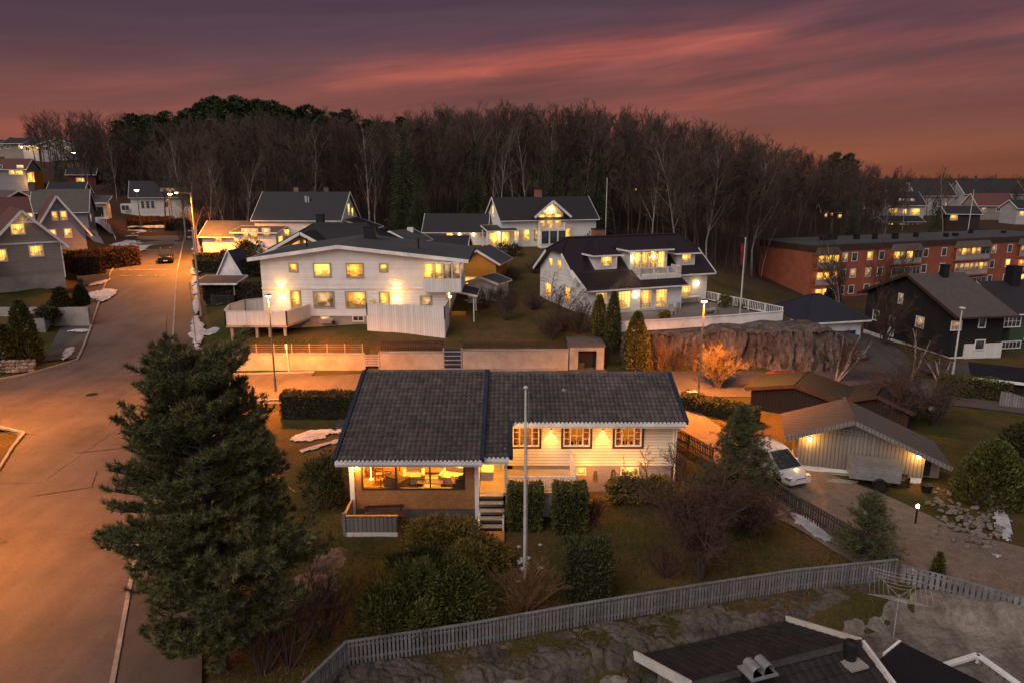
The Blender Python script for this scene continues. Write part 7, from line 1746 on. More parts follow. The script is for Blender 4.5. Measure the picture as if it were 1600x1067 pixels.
# concrete garage portal in the bank
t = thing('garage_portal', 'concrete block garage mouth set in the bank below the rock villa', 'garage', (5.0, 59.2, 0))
mb = MB(); mb.box(0, 0, -.3, .75, 3.5, 2.1); mb.box(2.35, 0, -.3, 3.0, 3.5, 2.1); mb.box(.75, 0, 1.75, 2.35, 3.5, 2.1); mb.build('portal_wall', M['concrete'], t); mb = MB(); mb.box(.75, .45, -.3, 2.35, .6, 1.75); mb.build('garage_door_or_shade', M['black'], t)  # black panel stands in for the shade inside the garage mouth
mb = MB(); mb.box(.85, .1, 0, 1.3, .42, .6); mb.build('stored_crate', M['fencedark'], t)
mb = MB(); mb.box(-.08, -.06, 2.1, 3.1, 3.6, 2.2); mb.build('lintel_slab', M['dkconc'], t)
mb = MB(); mb.slab([(4.6, 57.6, .06), (8.6, 57.6, .06), (8.0, 59.25, .1), (5.1, 59.25, .1)], (0, 0, 1), .05); tag(mb.build('forecourt', M['path']), kind='structure')
pickets('iron_fence', [(8.1, 59.6), (9.8, 59.6)], 'thin dark iron fence beside the concrete garage mouth', 'black', h=1.7, gap=.14, w=.03, cap=.04, zf=lambda x, y: .3)
# rock cliff
def cliff():
    t = MB(); nx, nz = 230, 48
    for i in range(nx + 1):
        s = i / nx; x = 9.6 + 21.4 * s
        H_ = 2.85 + .55 * sm(.25, .6, s) - 1.5 * sm(.84, 1.0, s) + .35 * noise.noise(V((x * .35, 0, 4)))
        yb = 59.2 + .5 * math.sin(s * 5) - .3 * s + 2.2 * sm(.8, 1, s)
        for j in range(nz + 1):
            f = j / nz
            if f < .62:
                g = f / .62; z = -.3 + (H_ + .3) * g; y = yb + .75 * g + .1
            else:
                g = (f - .62) / .38; z = H_ + .25 * math.sin(g * 3.1) * (1 - g) - .15 * g; y = yb + .85 + g * 5.2
            q = V((x * .55, y * .5, z * .28)); crack = abs(noise.noise(V((x * .8, 3, z * .12)))) 
            q2 = V((x * .9 + z * .25, y * .6, z * .22)); w2 = 1 - abs(noise.noise(q2 * 1.9)) * 2; dsp = .5 * noise.noise(q) + .34 * w2 + .2 * abs(noise.noise(q2 * 5.1)) + .10 * noise.noise(V((x * 5, y * 4, z * 2.2))) - .5 * max(0, .14 - crack) / .14 - .3
            y += -dsp * (1 if f < .62 else .15); z += (.0 if f < .62 else .35) * dsp * (1 - max(0, (f - .8) / .2)) ; x2 = x + .25 * noise.noise(V((x, z, 9)))
            t.v.append((x2, y, z))
    for i in range(nx):
        for j in range(nz): a = i * (nz + 1) + j; t.f.append((a, a + nz + 1, a + nz + 2, a + 1)); t.mi.append(0)
    o = t.build('rock_cliff', M['rock'], smooth=False); tag(o, 'dark streaked rock cliff carrying the white parapet above the street', 'rock')
cliff()
mb = MB(); mb.blob((30.2, 61.6, .1), (1.8, 1.5, 1.5), 5, 26, .7, 1.4); tag(mb.build('rock_block', M['rock'], smooth=False), 'smooth brown rock block ending the cliff by the side road', 'rock')
# villa terrace with white parapet
mb = MB(); tp = [(9.6, 60.9), (14, 62.1), (20, 63.9), (25.8, 66.0), (20.5, 76), (6.2, 69)]
mb.add([(x, y, 3.32) for x, y in tp] + [(x, y, 2.2) for x, y in tp], [tuple(range(6))] + [(i, i + 6, (i + 1) % 6 + 6, (i + 1) % 6) for i in range(6)]); tag(mb.build('terrace', plain('paving_slabs', (.17, .145, .135), (.11, .095, .09), 1.4, .85)), kind='structure')
t = thing('white_parapet', 'white boarded parapet along the rock edge of the villa terrace', 'fence', (0, 0, 0)); mb = MB()
for (a, b) in zip(tp[:4], tp[1:4]): mb.bar((a[0], a[1] - .1, 3.5), (b[0], b[1] - .1, 3.5), .1, .85)
mb.build('panel', M['trim'], t); mb = MB()
for (a, b) in zip(tp[:4], tp[1:4]): mb.bar((a[0], a[1] - .1, 3.97), (b[0], b[1] - .1, 3.97), .22, .07)
mb.build('cap_rail', M['trim'], t)
t = thing('white_railing', 'white slatted railing running back from the parapet corner to the villa', 'fence', (0, 0, 0)); mb = MB(); railing(mb, [(25.8, 66.1, 3.35), (20.9, 75.6, 3.4)], .95, .22, 1.8); mb.build('railing', M['trim'], t)
def garden_chair(loc, rz, label, mat='greytrim'):
    t = thing('garden_chair', label, 'chair', loc, rz, 'garden chairs on the villa terrace'); mb = MB(); mb.box(-.27, -.27, .4, .27, .27, .46); mb.build('seat', M[mat], t); mb = MB(); mb.box(-.27, .24, .46, .27, .3, 1.0); mb.build('backrest', M[mat], t)
    for a in (-.24, .24):
        for b in (-.24, .24): mb = MB(); mb.box(a - .025, b - .025, 0, a + .025, b + .025, .4); mb.build('leg', M[mat], t)
def pt(u, v, z=3.33): return G(u, v, z)
for k, (u, v, rzz, lab) in enumerate(((1050, 492, 20, 'grey garden chair before the last french window'), (1056, 488, -150, 'grey garden chair facing the french windows'), (1115, 488, 60, 'low garden chair near the flagpole foot'))): garden_chair(pt(u, v), R(rzz), lab)
p = pt(1075, 475); t = thing('long_table', 'long pale table under the villa wall lamp', 'table', p, R(21)); mb = MB(); mb.box(-1.5, -.4, .7, 1.5, .4, .75); mb.build('table_top', M['pole'], t)
for a in (-1.3, 1.3):
    for b in (-.3, .3): mb = MB(); mb.box(a - .04, b - .04, 0, a + .04, b + .04, .7); mb.build('leg', M['pole'], t)
p = pt(1108, 490); t = thing('coffee_table', 'low dark garden table near the flagpole', 'table', p, R(10)); mb = MB(); mb.box(-.6, -.35, .36, .6, .35, .4); mb.build('table_top', M['greytrim'], t)
for a in (-.5, .5): mb = MB(); mb.box(a - .04, -.3, 0, a + .04, .3, .36); mb.build('leg', M['greytrim'], t)
for u, v, r_, mat, lab in ((1038, 500, .55, 'juniper', 'rusty potted shrub at the parapet of the rock villa'), (1133, 480, .9, 'thuja', 'round green shrub on the terrace by the flagpole'), (1162, 482, .5, 'thuja', 'small bright shrub behind the flagpole'), (995, 482, .35, 'hedge', 'small clipped ball tree between the french windows')):
    bush('terrace_shrub', pt(u, v), (r_, r_), r_ * 1.4, lab, mat, 500, .18, seed=int(u))
# ================================================================ POLES AND LAMPS
def flagpole(loc, h, label, r=.055, flag=None, name='flagpole'):
    t = thing(name, label, 'flagpole', loc); mb = MB(); mb.tube([(0, 0, -.3), (0, 0, h * .5), (0, 0, h)], [r, r * .85, r * .55], 10); mb.build('pole', M['pole'], t)
    mb = MB(); mb.lathe((0, 0, h), [(.02, 0), (.085, .03), (.095, .08), (.05, .13), (.0, .15)], 10); mb.build('finial', M['pole'], t)
    mb = MB(); mb.tube([(r + .02, 0, .9), (r + .03, 0, h - .1)], .008, 4); mb.bar((r, 0, .95), (r + .12, 0, .95), .03, .05); mb.build('halyard', M['greytrim'], t)
    if flag:
        mb = MB(); z0, L = flag
        for k in range(8):
            a = .05 * math.sin(k * 1.3); b = .05 * math.sin((k + 1) * 1.3); w0 = .32 * (1 - .05 * k); mb.quad((-.06, a, z0 - L * k / 8), (-.06, b, z0 - L * (k + 1) / 8), (-.06 - w0, b + .12, z0 - L * (k + 1) / 8 - .1), (-.06 - w0, a + .12, z0 - L * k / 8 - .05))
        mb.build('pennant', M['redflag'], t)
    return t
p = G(820, 905, 0); flagpole(p, 8.35, 'tall white flagpole standing on the lawn before the main house', .075)
mb = MB(); mb.box(-.2, -.2, 0, .2, .2, .12); 
p = G(1156, 492, 3.33); flagpole(p, 7.3, 'white flagpole with furled red pennant on the villa terrace', .07, (6.9, 2.0))
x = A(948, 300, 116).x; z = gh(x, 116); flagpole((x, 116, z), A(948, 280, 116).z - z, 'slim white flagpole between the balcony villa and the wood', .08)
x = A(1517, 330, 160).x; z = gh(x, 160); flagpole((x, 160, z), A(1520, 298, 160).z - z, 'far white flagpole before the wine red roof', .09)
def street_lamp(loc, h, label, energy=0, head='single', arm=0.0, col=SODIUM, mat='poledark', r=.07, bulb='bulbs', armdir=(1, 0, 0), hs=1.0):
    t = thing('street_lamp', label, 'street lamp', loc); mb = MB(); mb.tube([(0, 0, -.4), (0, 0, 1.2), (0, 0, 1.25), (0, 0, h)], [r * 1.35, r * 1.3, r, r * .7], 10); mb.build('pole', M[mat], t)
    ad = V(armdir) * arm; c = V((0, 0, h)) + ad
    if arm: mb = MB(); mb.tube([(0, 0, h - .15), c + V((0, 0, .05))], .035, 6); mb.build('arm', M[mat], t)
    mb = MB(); mb.lathe(c, [(.06 * hs, .12), (.22 * hs, .08), (.26 * hs, .02), (.24 * hs, .0)], 12); mb.build('lamp_head', M[mat], t)
    mb = MB(); mb.lathe(c - V((0, 0, .14 * hs)), [(.10 * hs, 0), (.19 * hs, .05 * hs), (.2 * hs, .13 * hs)], 12); mb.build('lamp_glass', M[bulb], t)
    if energy: light('lamp_light', 'SPOT', c - V((0, 0, .25)), energy, col, t, .15, 163)
    return t
LE = LAMP_E
p = G(431, 612, 0); street_lamp(p, A(425, 462, p.y).z, 'grey street lamp at the kerb before the duplex retaining wall', LE * 1.7, r=.075)
p = G(1090, 634, 0); street_lamp(p, A(1095, 470, p.y).z, 'grey street lamp at the mouth of the drive beside the electric cabinet', LE * 1.7, r=.075)
street_lamp((-25.2, 27.5, 0), 7.6, 'street lamp over the lower road bend', LE * .9)
street_lamp((-36.4, 44.2, 0), 7.8, 'street lamp over the western side street', LE * 1.2)
street_lamp((kerb_x(97) + 2.7, 97, rz(97)), 9.6, 'timber pole with long lamp arm beside the black car', LE * 2.0, arm=1.8, mat='woodpole', r=.13, armdir=(-1, -.2, 0))
p = G(1488, 588, 0); street_lamp(p, A(1493, 482, p.y).z, 'pale lamp post in front of the black chalet', 0, mat='pole', r=.08, bulb='greytrim')
for u, vt, vb, Y, e, lab in ((219, 297, 345, 142, LE * 1.2, 'sodium lamp at the snowy corner of the upper street'), (270, 303, 345, 146, LE * 1.2, 'sodium lamp before the white house at the road end')):
    p = A(u, vb, Y); z = gh(p.x, Y); street_lamp((p.x, Y, z), A(u, vt, Y).z - z, lab, e, r=.1, hs=1.9)
p = A(118, 255, 205); z = gh(p.x, 205); street_lamp((p.x, 205, z), A(117, 238, 205).z - z, 'white street lamp on the hill road below the estate', 900, r=.12, col=(1, .8, .5), bulb='bulbw', hs=3)
for u, v, Y, lab in ((1392, 258, 0, ''),): pass
t = thing('utility_pole', 'tall pale timber pole at the tool shed beside the pavement', 'pole', (kerb_x(74) + 3.0, 74, rz(74))); mb = MB(); mb.tube([(0, 0, -.4), (0, 0, 9.4)], [.14, .09], 9); mb.build('pole', M['woodpole'], t); mb = MB(); mb.bar((-.5, 0, 9.0), (.5, 0, 9.0), .09, .11); mb.build('crossarm', M['woodpole'], t)
t = thing('sign_pole', 'thin grey pole at the snowy pavement below the tool shed', 'pole', (kerb_x(66) + 2.4, 66, rz(66))); mb = MB(); mb.tube([(0, 0, -.3), (0, 0, 6.0)], .05, 8); mb.build('pole', M['steel'], t); mb = MB(); mb.lathe((0, 0, 5.9), [(.06, 0), (.1, .12), (.02, .2)], 8); mb.build('cap', M['greytrim'], t)
t = thing('short_post', 'short leaning white post at the pale wall below the duplex', 'post', G(452, 580, 0)); mb = MB(); mb.tube([(0, 0, -.2), (-.12, .05, 2.3)], [.06, .05], 8); mb.build('pole', M['pole'], t); mb = MB(); mb.box(-.2, -.02, 2.0, -.04, .12, 2.4); mb.build('cap', M['trim'], t)
t = thing('pipe_post', 'bent grey pipe post at the foot of the cliff', 'post', G(1014, 576, 0)); mb = MB(); mb.tube([(0, 0, -.2), (0, 0, 2.4)], .05, 8); mb.build('pole', M['steel'], t); mb = MB(); mb.tube([(.3, 0, 0), (.3, 0, .7), (.8, 0, .75), (.85, 0, 1.1)], .04, 6); mb.build('pipe', M['steel'], t)
t = thing('lantern_post', 'short garden lantern post on the gravel yard', 'lantern', G(1430, 818, 0)); mb = MB(); mb.tube([(0, 0, -.1), (0, 0, .85)], .045, 8); mb.build('post', M['black'], t); mb = MB(); mb.lathe((0, 0, .85), [(.05, 0), (.07, .02), (.07, .14), (.03, .18)], 10); mb.build('lamp_glass', M['bulbw'], t); light('lamp_light', 'POINT', (0, 0, 1.1), 3, (1, .8, .5), t, .05)
t = thing('ball_lantern', 'pale ball lantern among the apple trees', 'lantern', G(1452, 664, 0)); mb = MB(); mb.tube([(0, 0, -.1), (0, 0, 1.0)], .035, 6); mb.build('post', M['black'], t); mb = MB(); mb.blob((0, 0, 1.15), .2, 1, 12, 0); mb.build('globe', M['pole'], t, smooth=True)
t = thing('electric_cabinet', 'narrow blue grey electric cabinet on the drive corner', 'cabinet', G(1080, 636, 0), R(15)); mb = MB(); mb.box(-.32, -.18, 0, .32, .18, 1.15); mb.build('body', M['steel'], t); mb = MB(); mb.box(-.36, -.22, 1.15, .36, .22, 1.21); mb.build('top', M['greytrim'], t); mb = MB(); mb.box(-.28, -.2, .1, -.01, -.18, 1.1); mb.build('door', M['greytrim'], t); mb = MB(); mb.box(.01, -.2, .1, .28, -.18, 1.1); mb.build('door', M['greytrim'], t)
# ================================================================ VEHICLES
def wheel(parent, x, y, r, w=.2):
    mb = MB(); mb.lathe((0, 0, 0), [(r * .62, -w / 2), (r * .95, -w / 2), (r, -w * .32), (r, w * .32), (r * .95, w / 2), (r * .62, w / 2)], 20); o = mb.build('wheel', M['rubber'], parent, (x, y, r)); o.rotation_euler = (math.pi / 2, 0, 0)
    mb = MB(); mb.lathe((0, 0, 0), [(r * .63, -w * .44), (r * .2, -w * .48), (r * .2, w * .48), (r * .63, w * .44)], 14); mb.build('rim', M['steel'], o)
def car(name, label, loc, rz, paint, L=4.3, W=1.75, H=1.62, style='mpv', boxy=False, lights=False):
    """length along x, nose to +x"""
    t = thing(name, label, 'car', loc, rz)
    # stations: x, half width at sill, at waist, z sill, z waist (top of the lower body)
    hl = L / 2; wz = .92 if not boxy else 1.02
    st = [(-hl, .70, .72, .42, wz - .12), (-hl + .12, .80, .84, .30, wz), (-hl + .6, .86, .875, .24, wz + .02), (0, .87, .88, .22, wz), (hl - 1.25, .87, .87, .22, wz - .02), (hl - .75, .85, .83, .24, wz - .10 + (.08 if boxy else 0)), (hl - .22, .80, .74, .28, wz - .24 + (.16 if boxy else 0)), (hl, .66, .60, .40, wz - .36 + (.22 if boxy else 0))]
    k = W / 1.76; mb = MB(); rows = []
    for x, ws, ww, zs, zw in st:
        ws *= k; ww *= k
        ring = [(-ws * .9, zs - .06), (-ws, zs + .1), (-ww * 1.0, (zs + zw) / 2 + .05), (-ww * .97, zw - .07), (-ww * .86, zw), (0, zw + .025), (ww * .86, zw), (ww * .97, zw - .07), (ww, (zs + zw) / 2 + .05), (ws, zs + .1), (ws * .9, zs - .06)]
        rows.append([(x, a, b) for a, b in ring])
    n = len(rows[0]); vs = [p for r_ in rows for p in r_]; fs = []
    for i in range(len(rows) - 1):
        for j in range(n): a = i * n + j; b = i * n + (j + 1) % n; fs.append((a, b, b + n, a + n))
    fs.append(tuple(range(n - 1, -1, -1))); fs.append(tuple((len(rows) - 1) * n + j for j in range(n))); mb.add(vs, fs); body = mb.build('body', M[paint], t, smooth=True)
    # greenhouse
    if boxy: cs = [(-hl + .25, wz - .02), (-hl + .45, H - .05), (-hl + .8, H), (hl - 2.0, H), (hl - 1.75, H - .05), (hl - 1.3, wz - .02)]
    else: cs = [(-hl + .12, wz - .02), (-hl + .42, H - .12), (-hl + .85, H - .01), (hl - 2.2, H), (hl - 1.85, H - .06), (hl - .72, wz - .12)]
    def hw(z): return W / 2 * (.93 - .17 * max(0, (z - wz)) / (H - wz))
    mb = MB(); m = len(cs); vs = [(x, -hw(z), z) for x, z in cs] + [(x, hw(z), z) for x, z in cs]
    mb.add(vs, [tuple(range(m)), tuple(range(2 * m - 1, m - 1, -1))] + [(i + 1, i, i + m, i + 1 + m) for i in range(m - 1)] + [(0, m - 1, 2 * m - 1, m)]); mb.build('cabin', M[paint], t)
    def q(name, a, b, off, side=0):
        pass
    # glazing just proud of the cabin
    (xa, za), (xb, zb_) = cs[5], cs[4]; mb = MB(); nn = V((zb_ - za, 0, xa - xb)).normalized(); e = .06
    P0 = V((xa + (xb - xa) * .08, 0, za + (zb_ - za) * .1)) + nn * .012; P1 = V((xa + (xb - xa) * .94, 0, za + (zb_ - za) * .94)) + nn * .012
    mb.quad((P0.x, -hw(P0.z) + e, P0.z), (P0.x, hw(P0.z) - e, P0.z), (P1.x, hw(P1.z) - e, P1.z), (P1.x, -hw(P1.z) + e, P1.z)); mb.build('windscreen', M['glassdark'], t)
    for s in (-1, 1):
        xr, xf = cs[1][0] + .12, cs[4][0] + .05; zt_, zl = H - .14, wz + .06; xs_ = [xr - .1, xr + (xf - xr) * .34, xr + (xf - xr) * .68, xf + (.55 if not boxy else .22)]
        for a, b in zip(xs_, xs_[1:]):
            last = b == xs_[-1]; pts = [(a + .04, zl), (b - .04, zl), ((b - .04) if not last else xf - .02, zt_), (a + .04 + (.12 if a == xs_[0] else 0), zt_)]
            mb = MB(); v_ = [(x, s * (hw(z) + .008), z) for x, z in pts]; mb.add(v_, [(0, 1, 2, 3) if s < 0 else (3, 2, 1, 0)]); mb.build('side_window', M['glassdark'], t)
        mb = MB(); mb.obox((xf + .38, s * (W / 2 + .08), wz + .08), (.06, 0, 0), (0, .09, 0), (0, 0, .06)); mb.build('wing_mirror', M[paint], t)
        mb = MB(); x = hl - .2; mb.obox((x, s * W * .34, wz - .33 + (.16 if boxy else 0)), (.14, -.05 * s, 0), (.03 * s, .15, 0), (0, 0, .07)); mb.build('headlight', M['steel' if not lights else 'bulbw'], t)
        mb = MB(); mb.obox((-hl + .05, s * W * .4, wz - .18), (.05, 0, 0), (0, .07, 0), (0, 0, .16)); mb.build('tail_light', M['redflag'], t)
        mb = MB(); mb.bar((cs[2][0], s * W * .34, H + .05), (cs[3][0], s * W * .34, H + .05), .04, .04); mb.build('roof_rail', M['steel'], t)
        for x in (-hl + .85, hl - .85): wheel(t, x, s * (W / 2 - .09), .32 if not boxy else .38)
    mb = MB(); mb.obox((hl - .06, 0, .42), (.08, 0, 0), (0, W * .40, 0), (0, 0, .13)); bp = mb.build('bumper', M[paint], t); mb = MB(); mb.obox((hl + .03, 0, .38), (.006, 0, 0), (0, .26, 0), (0, 0, .055)); mb.build('number_plate', M['trim'], bp)
    mb = MB(); mb.obox((hl - .03, 0, wz - .40 + (.16 if boxy else 0)), (.04, 0, 0), (0, W * .2, 0), (0, 0, .07)); mb.build('grille', M['black'], t)
    mb = MB(); mb.obox((-hl + .02, 0, .45), (.07, 0, 0), (0, W * .42, 0), (0, 0, .14)); mb.build('bumper', M[paint], t)
    return t
p = G(1218, 748, 0); car('parked_car', 'silver white family car with roof rails parked beside the lamp lit garage', (p.x - .2, p.y + .7, .04), R(-68), 'carwhite', 4.35, 1.78, 1.66)
p = G(1240, 598, 0); car('parked_car', 'dark red car half hidden behind the dark garage roof', (22.0, 53.2, .03), R(4), 'redboard', 4.3, 1.75, 1.5)
y = 98.5; car('parked_car', 'black boxy car parked facing downhill on the main road', (kerb_x(y) - 1.7, y, rz(y) + .04), R(-67), 'cardark', 4.3, 1.85, 1.85, boxy=True)
t = thing('car_trailer', 'ribbed aluminium car trailer standing against the garage wall', 'trailer', G(1362, 757, 0), R(-17.5))
mb = MB()
for k in range(4): mb.box(-1.25, -.65, .5 + .21 * k, 1.25, .65, .675 + .21 * k); mb.box(-1.22, -.61, .675 + .21 * k, 1.22, .61, .71 + .21 * k)
mb.build('box', M['steel'], t); mb = MB(); mb.box(-1.29, -.69, 1.33, 1.29, .69, 1.38); mb.build('lid', M['steel'], t)
mb = MB(); mb.bar((-1.2, 0, .45), (-2.5, 0, .42), .09, .07); mb.build('drawbar', M['steel'], t)
for s in (-1, 1):
    wheel(t, .25, s * .78, .3); mb = MB(); P = [V((.25 + .38 * math.cos(R(180 * k / 8)), s * .78, .3 + .38 * math.sin(R(180 * k / 8)))) for k in range(9)]
    for a, b in zip(P, P[1:]): mb.bar(a, b, .24, .02)
    mb.build('mudguard', M['black'], t)
def bin_(name, loc, rz, h, label, mat, lid):
    t = thing(name, label, 'bin', loc, rz); mb = MB(); mb.add([(-.24, -.27, .06), (.24, -.27, .06), (.24, .27, .06), (-.24, .27, .06), (-.29, -.35, h), (.29, -.35, h), (.29, .33, h), (-.29, .33, h)], [(3, 2, 1, 0), (4, 5, 6, 7), (0, 1, 5, 4), (1, 2, 6, 5), (2, 3, 7, 6), (3, 0, 4, 7)]); mb.build('body', M[mat], t)
    mb = MB(); mb.add([(-.31, -.38, h), (.31, -.38, h), (.31, .35, h), (-.31, .35, h), (-.28, -.3, h + .08), (.28, -.3, h + .08), (.28, .33, h + .1), (-.28, .33, h + .1)], [(4, 5, 6, 7), (0, 1, 5, 4), (1, 2, 6, 5), (2, 3, 7, 6), (3, 0, 4, 7)]); mb.build('lid', M[lid], t)
    for s in (-.2, .2): wheel(t, 0, 0, .1, .05) if 0 else None
    mb = MB(); mb.tube([(-.25, .37, h - .02), (.25, .37, h - .02)], .018, 6); mb.build('handle', M['black'], t)
p = G(1228, 640, 0); bin_('wheelie_bin', p + V((0, -.2, .0)), R(10), 1.0, 'green lidded bin beside the dark garage wall', 'black', 'green'); bin_('wheelie_bin', p + V((.75, -.35, 0)), R(-6), .95, 'orange lidded bin beside the dark garage wall', 'black', 'orangeplastic')
p = gp(128, 452, 3.2); bin_('wheelie_bin', p, R(20), 1.1, 'blue bin by the driveway of the grey brown house', 'blue', 'blue')
t = thing('plant_tub', 'black plant tub on the gravel at the garage corner', 'plant tub', G(1447, 768, 0)); mb = MB(); mb.lathe((0, 0, 0), [(.22, 0), (.27, .25), (.31, .42), (.27, .42), (.2, .36)], 14); mb.build('tub', M['black'], t); mb = MB(); mb.lathe((0, 0, 0), [(.262, .38), (.0, .4)], 12); mb.build('soil', M['core'], t)
t = thing('board_stack', 'low heap of planks beside the trailer at the garage plinth', 'planks', G(1315, 752, 0), R(-14))
for k in range(5): mb = MB(); mb.box(-.8 + .1 * k, -.25 + .09 * k, .03 + .03 * (k % 2), .7 + .05 * k, -.17 + .09 * k, .06 + .03 * (k % 2)); mb.build('plank', M['greytrim'], t)
t = thing('wire_crate', 'small brown wire crate leaning on the garage plinth', 'crate', G(1408, 757, 0), R(-20)); mb = MB(); mb.box(-.3, -.25, 0, .3, .25, .04); mb.build('base', M['brownwood'], t); mb = MB(); railing(mb, [(-.3, -.25, 0), (.3, -.25, 0), (.3, .25, 0), (-.3, .25, 0), (-.3, -.25, 0)], .5, .1, .6); mb.build('side', M['brownwood'], t)
t = thing('grey_hutch', 'low brown cupboard under the second garage lamp', 'cupboard', G(1450, 742, 0), R(-16)); mb = MB(); mb.box(-.45, -.3, 0, .45, .3, .95); mb.build('body', M['woodpole'], t); mb = MB(); mb.box(-.5, -.36, .95, .5, .34, 1.0); mb.build('top', M['fencedark'], t); mb = MB(); mb.box(-.4, -.33, .08, -.02, -.3, .9); mb.build('door', M['fencedark'], t)
# rotary clothes dryer
p = gp(1395, 1000, -1); t = thing('rotary_clothes_dryer', 'bare rotary clothes dryer with pale arms on the pale rock slab', 'clothes dryer', p)
hh = max(1.5, A(1393, 928, p.y).z - p.z); mb = MB(); mb.tube([(0, 0, -.2), (0, 0, hh)], .024, 8); mb.build('pole', M['greytrim'], t); E = []
for a, l in ((20, 1.55), (110, 1.5), (200, 1.6), (290, 1.5)):
    d = V((math.cos(R(a)), math.sin(R(a)), 0)); e = V((0, 0, hh - .05)) + d * l + V((0, 0, .42)); E.append(e); mb = MB(); mb.tube([(0, 0, hh - .1), e], .018, 6); mb.tube([(0, 0, hh - .75), V((0, 0, hh - .1)).lerp(e, .42)], .012, 5); mb.build('arm', M['fence'], t)
mb = MB()
for f in (.35, .5, .65, .8, .95):
    c = V((0, 0, hh - .08))
    for i in range(4):
        a, b = c.lerp(E[i], f), c.lerp(E[(i + 1) % 4], f); mb.tube([a, (a + b) / 2 - V((0, 0, .05)), b], .005, 3, False)
mb.build('line', M['pole'], t)
mb = MB(); mb.tube([(.0, .0, .1), (-.85, .9, hh * .98)], .012, 5); mb.build('prop', M['fencedark'], t)
# ================================================================ STONES AND SNOW
rr = random.Random(8)
stones = []
for i in range(7):
    mb = MB(); mb.blob((0, 0, 0), (rr.uniform(.8, 1.3), rr.uniform(.6, 1), rr.uniform(.45, .75)), i, 8, .6, 1.6); o = mb.build('stone', M['stone']); C.objects.unlink(o); stones.append(o)
def stone(p, s, label, group): o = rr.choice(stones).copy(); C.objects.link(o); o.location = p; o.scale = (s, s, s * rr.uniform(.8, 1.1)); o.rotation_euler = (rr.uniform(-.3, .3), rr.uniform(-.3, .3), rr.uniform(0, 6.28)); tag(o, label, 'stone', group)
for k in range(120):
    t_ = rr.random(); u = 1462 + 92 * t_ + rr.gauss(0, 9); v = 772 + 62 * rr.random() ** .8 + 26 * t_ + rr.gauss(0, 4); p = G(u, v, 0); stone((p.x, p.y, .02 + .22 * rr.random()), rr.uniform(.09, .2), 'rough grey stone in the heap at the edge of the gravel yard', 'stones heaped by the gravel yard')
for k in range(34):
    u = 1395 + 150 * k / 33; v = 748 + 36 * k / 33 + rr.gauss(0, 3); p = G(u + 30, v + 8, 0); stone((p.x, p.y, .03), rr.uniform(.05, .12), 'small stone edging the lamp lit corner of the yard', 'edging stones by the garage')
# rubble bank bedded in the slope under the grey fence
mb = MB(); BX = [(-8.6, 14.5)] + [tuple(G(u, v, -.05)[:2]) for u, v in ((543, 1042), (735, 1012), (900, 981), (1080, 950), (1240, 924))] + [(16.1, 26.5)]
def fence_y(x):
    for (x0, y0), (x1, y1) in zip(BX, BX[1:]):
        if x0 <= x <= x1: return y0 + (y1 - y0) * (x - x0) / (x1 - x0)
    return 26.3
n, m_ = 330, 46
for i in range(n + 1):
    x = -5.8 + 21.6 * i / n; w_ = 2.6 * sm(16.5, 6, x) + .5
    for j in range(m_ + 1):
        y = fence_y(x) + .12 - w_ * j / m_; q = V((x * 1.5, y * 1.9, 3.0)); q = q + V((.35 * noise.noise(q * 1.3), .35 * noise.noise(q * 1.3 + V((9, 0, 0))), 0)); d_, _p = noise.voronoi(q); e = min(1, (d_[1] - d_[0]) * 3.2) ** .6
        edge = min(1, j / 4, (m_ - j) / 6) ; big = noise.noise(V((x * .45, y * .45, 7)))
        z = gh(x, y) - .10 + edge * (.17 * e * (.5 + abs(big)) + .45 * max(0, big) + .06 * noise.noise(q * 3.3) + .12 * noise.noise(V((_p[0][0] * 3, _p[0][1] * 3, 1)))) - (.1 if j == m_ else 0)
        mb.v.append((x, y, z))
for i in range(n):
    for j in range(m_): a = i * (m_ + 1) + j; mb.f.append((a, a + 1, a + m_ + 2, a + m_ + 1)); mb.mi.append(0)
tag(mb.build('rubble_bank', M['rubble']), 'rubble and bedrock bank in the slope under the grey fence', 'rock')
for x, y, r_, lab in ((-1.3, 19.7, (.75, .6, .75), 'big rounded boulder in the rubble below the fence'), (.4, 20.3, (1.05, .7, .7), 'broad pale boulder below the fence next to the big rounded one'), (3.6, 21.0, (.7, .55, .45), 'smaller mossy boulder at the end of the rubble bank'), (-3.2, 18.9, (.55, .5, .4), 'low boulder at the fence corner')):
    mb = MB(); mb.blob((0, 0, 0), r_, x * 7, 22, .45, 1.1); o = mb.build('boulder', M['slab'], loc=(x, y, gh(x, y) + .15)); tag(o, lab, 'boulder')
# pale rock slab under the clothes dryer, and the rock by the pine
def mound(name, c, r_, h, label, mat, seed, n=70, cat='rock', mat_pow=None, amp=1.0):
    mb = MB()
    for j in range(n + 1):
        for i in range(n + 1):
            a, b = i / n * 2 - 1, j / n * 2 - 1; x, y = c[0] + a * r_[0], c[1] + b * r_[1]; e = max(0, 1 - (a * a + b * b)); e = e ** .5 if mat_pow is None else e ** mat_pow
            q = V((x * .5, y * .5, seed)); z = gh(x, y) - .25 + (h + .25) * e + amp * (.22 * noise.noise(q) + .10 * noise.noise(q * 3.1) + .05 * noise.noise(q * 8)) * min(1, e * 3) * min(1, h * 2)
            mb.v.append((x, y, z))
    for j in range(n):
        for i in range(n): a = j * (n + 1) + i; mb.f.append((a, a + 1, a + n + 2, a + n + 1)); mb.mi.append(0)
    tag(mb.build(name, M[mat]), label, cat)
mound('rock_slab', (18.4, 21.6), (7.6, 4.6), .35, 'wide pale lichen rock slab around the rotary clothes dryer', 'slab', 3)
mound('rock_outcrop', (-8.2, 26.6), (1.6, 3.4), .22, 'dark bare rock outcrop between the pine and the terrace screen', 'rock', 5, mat_pow=1.2, amp=2.6)
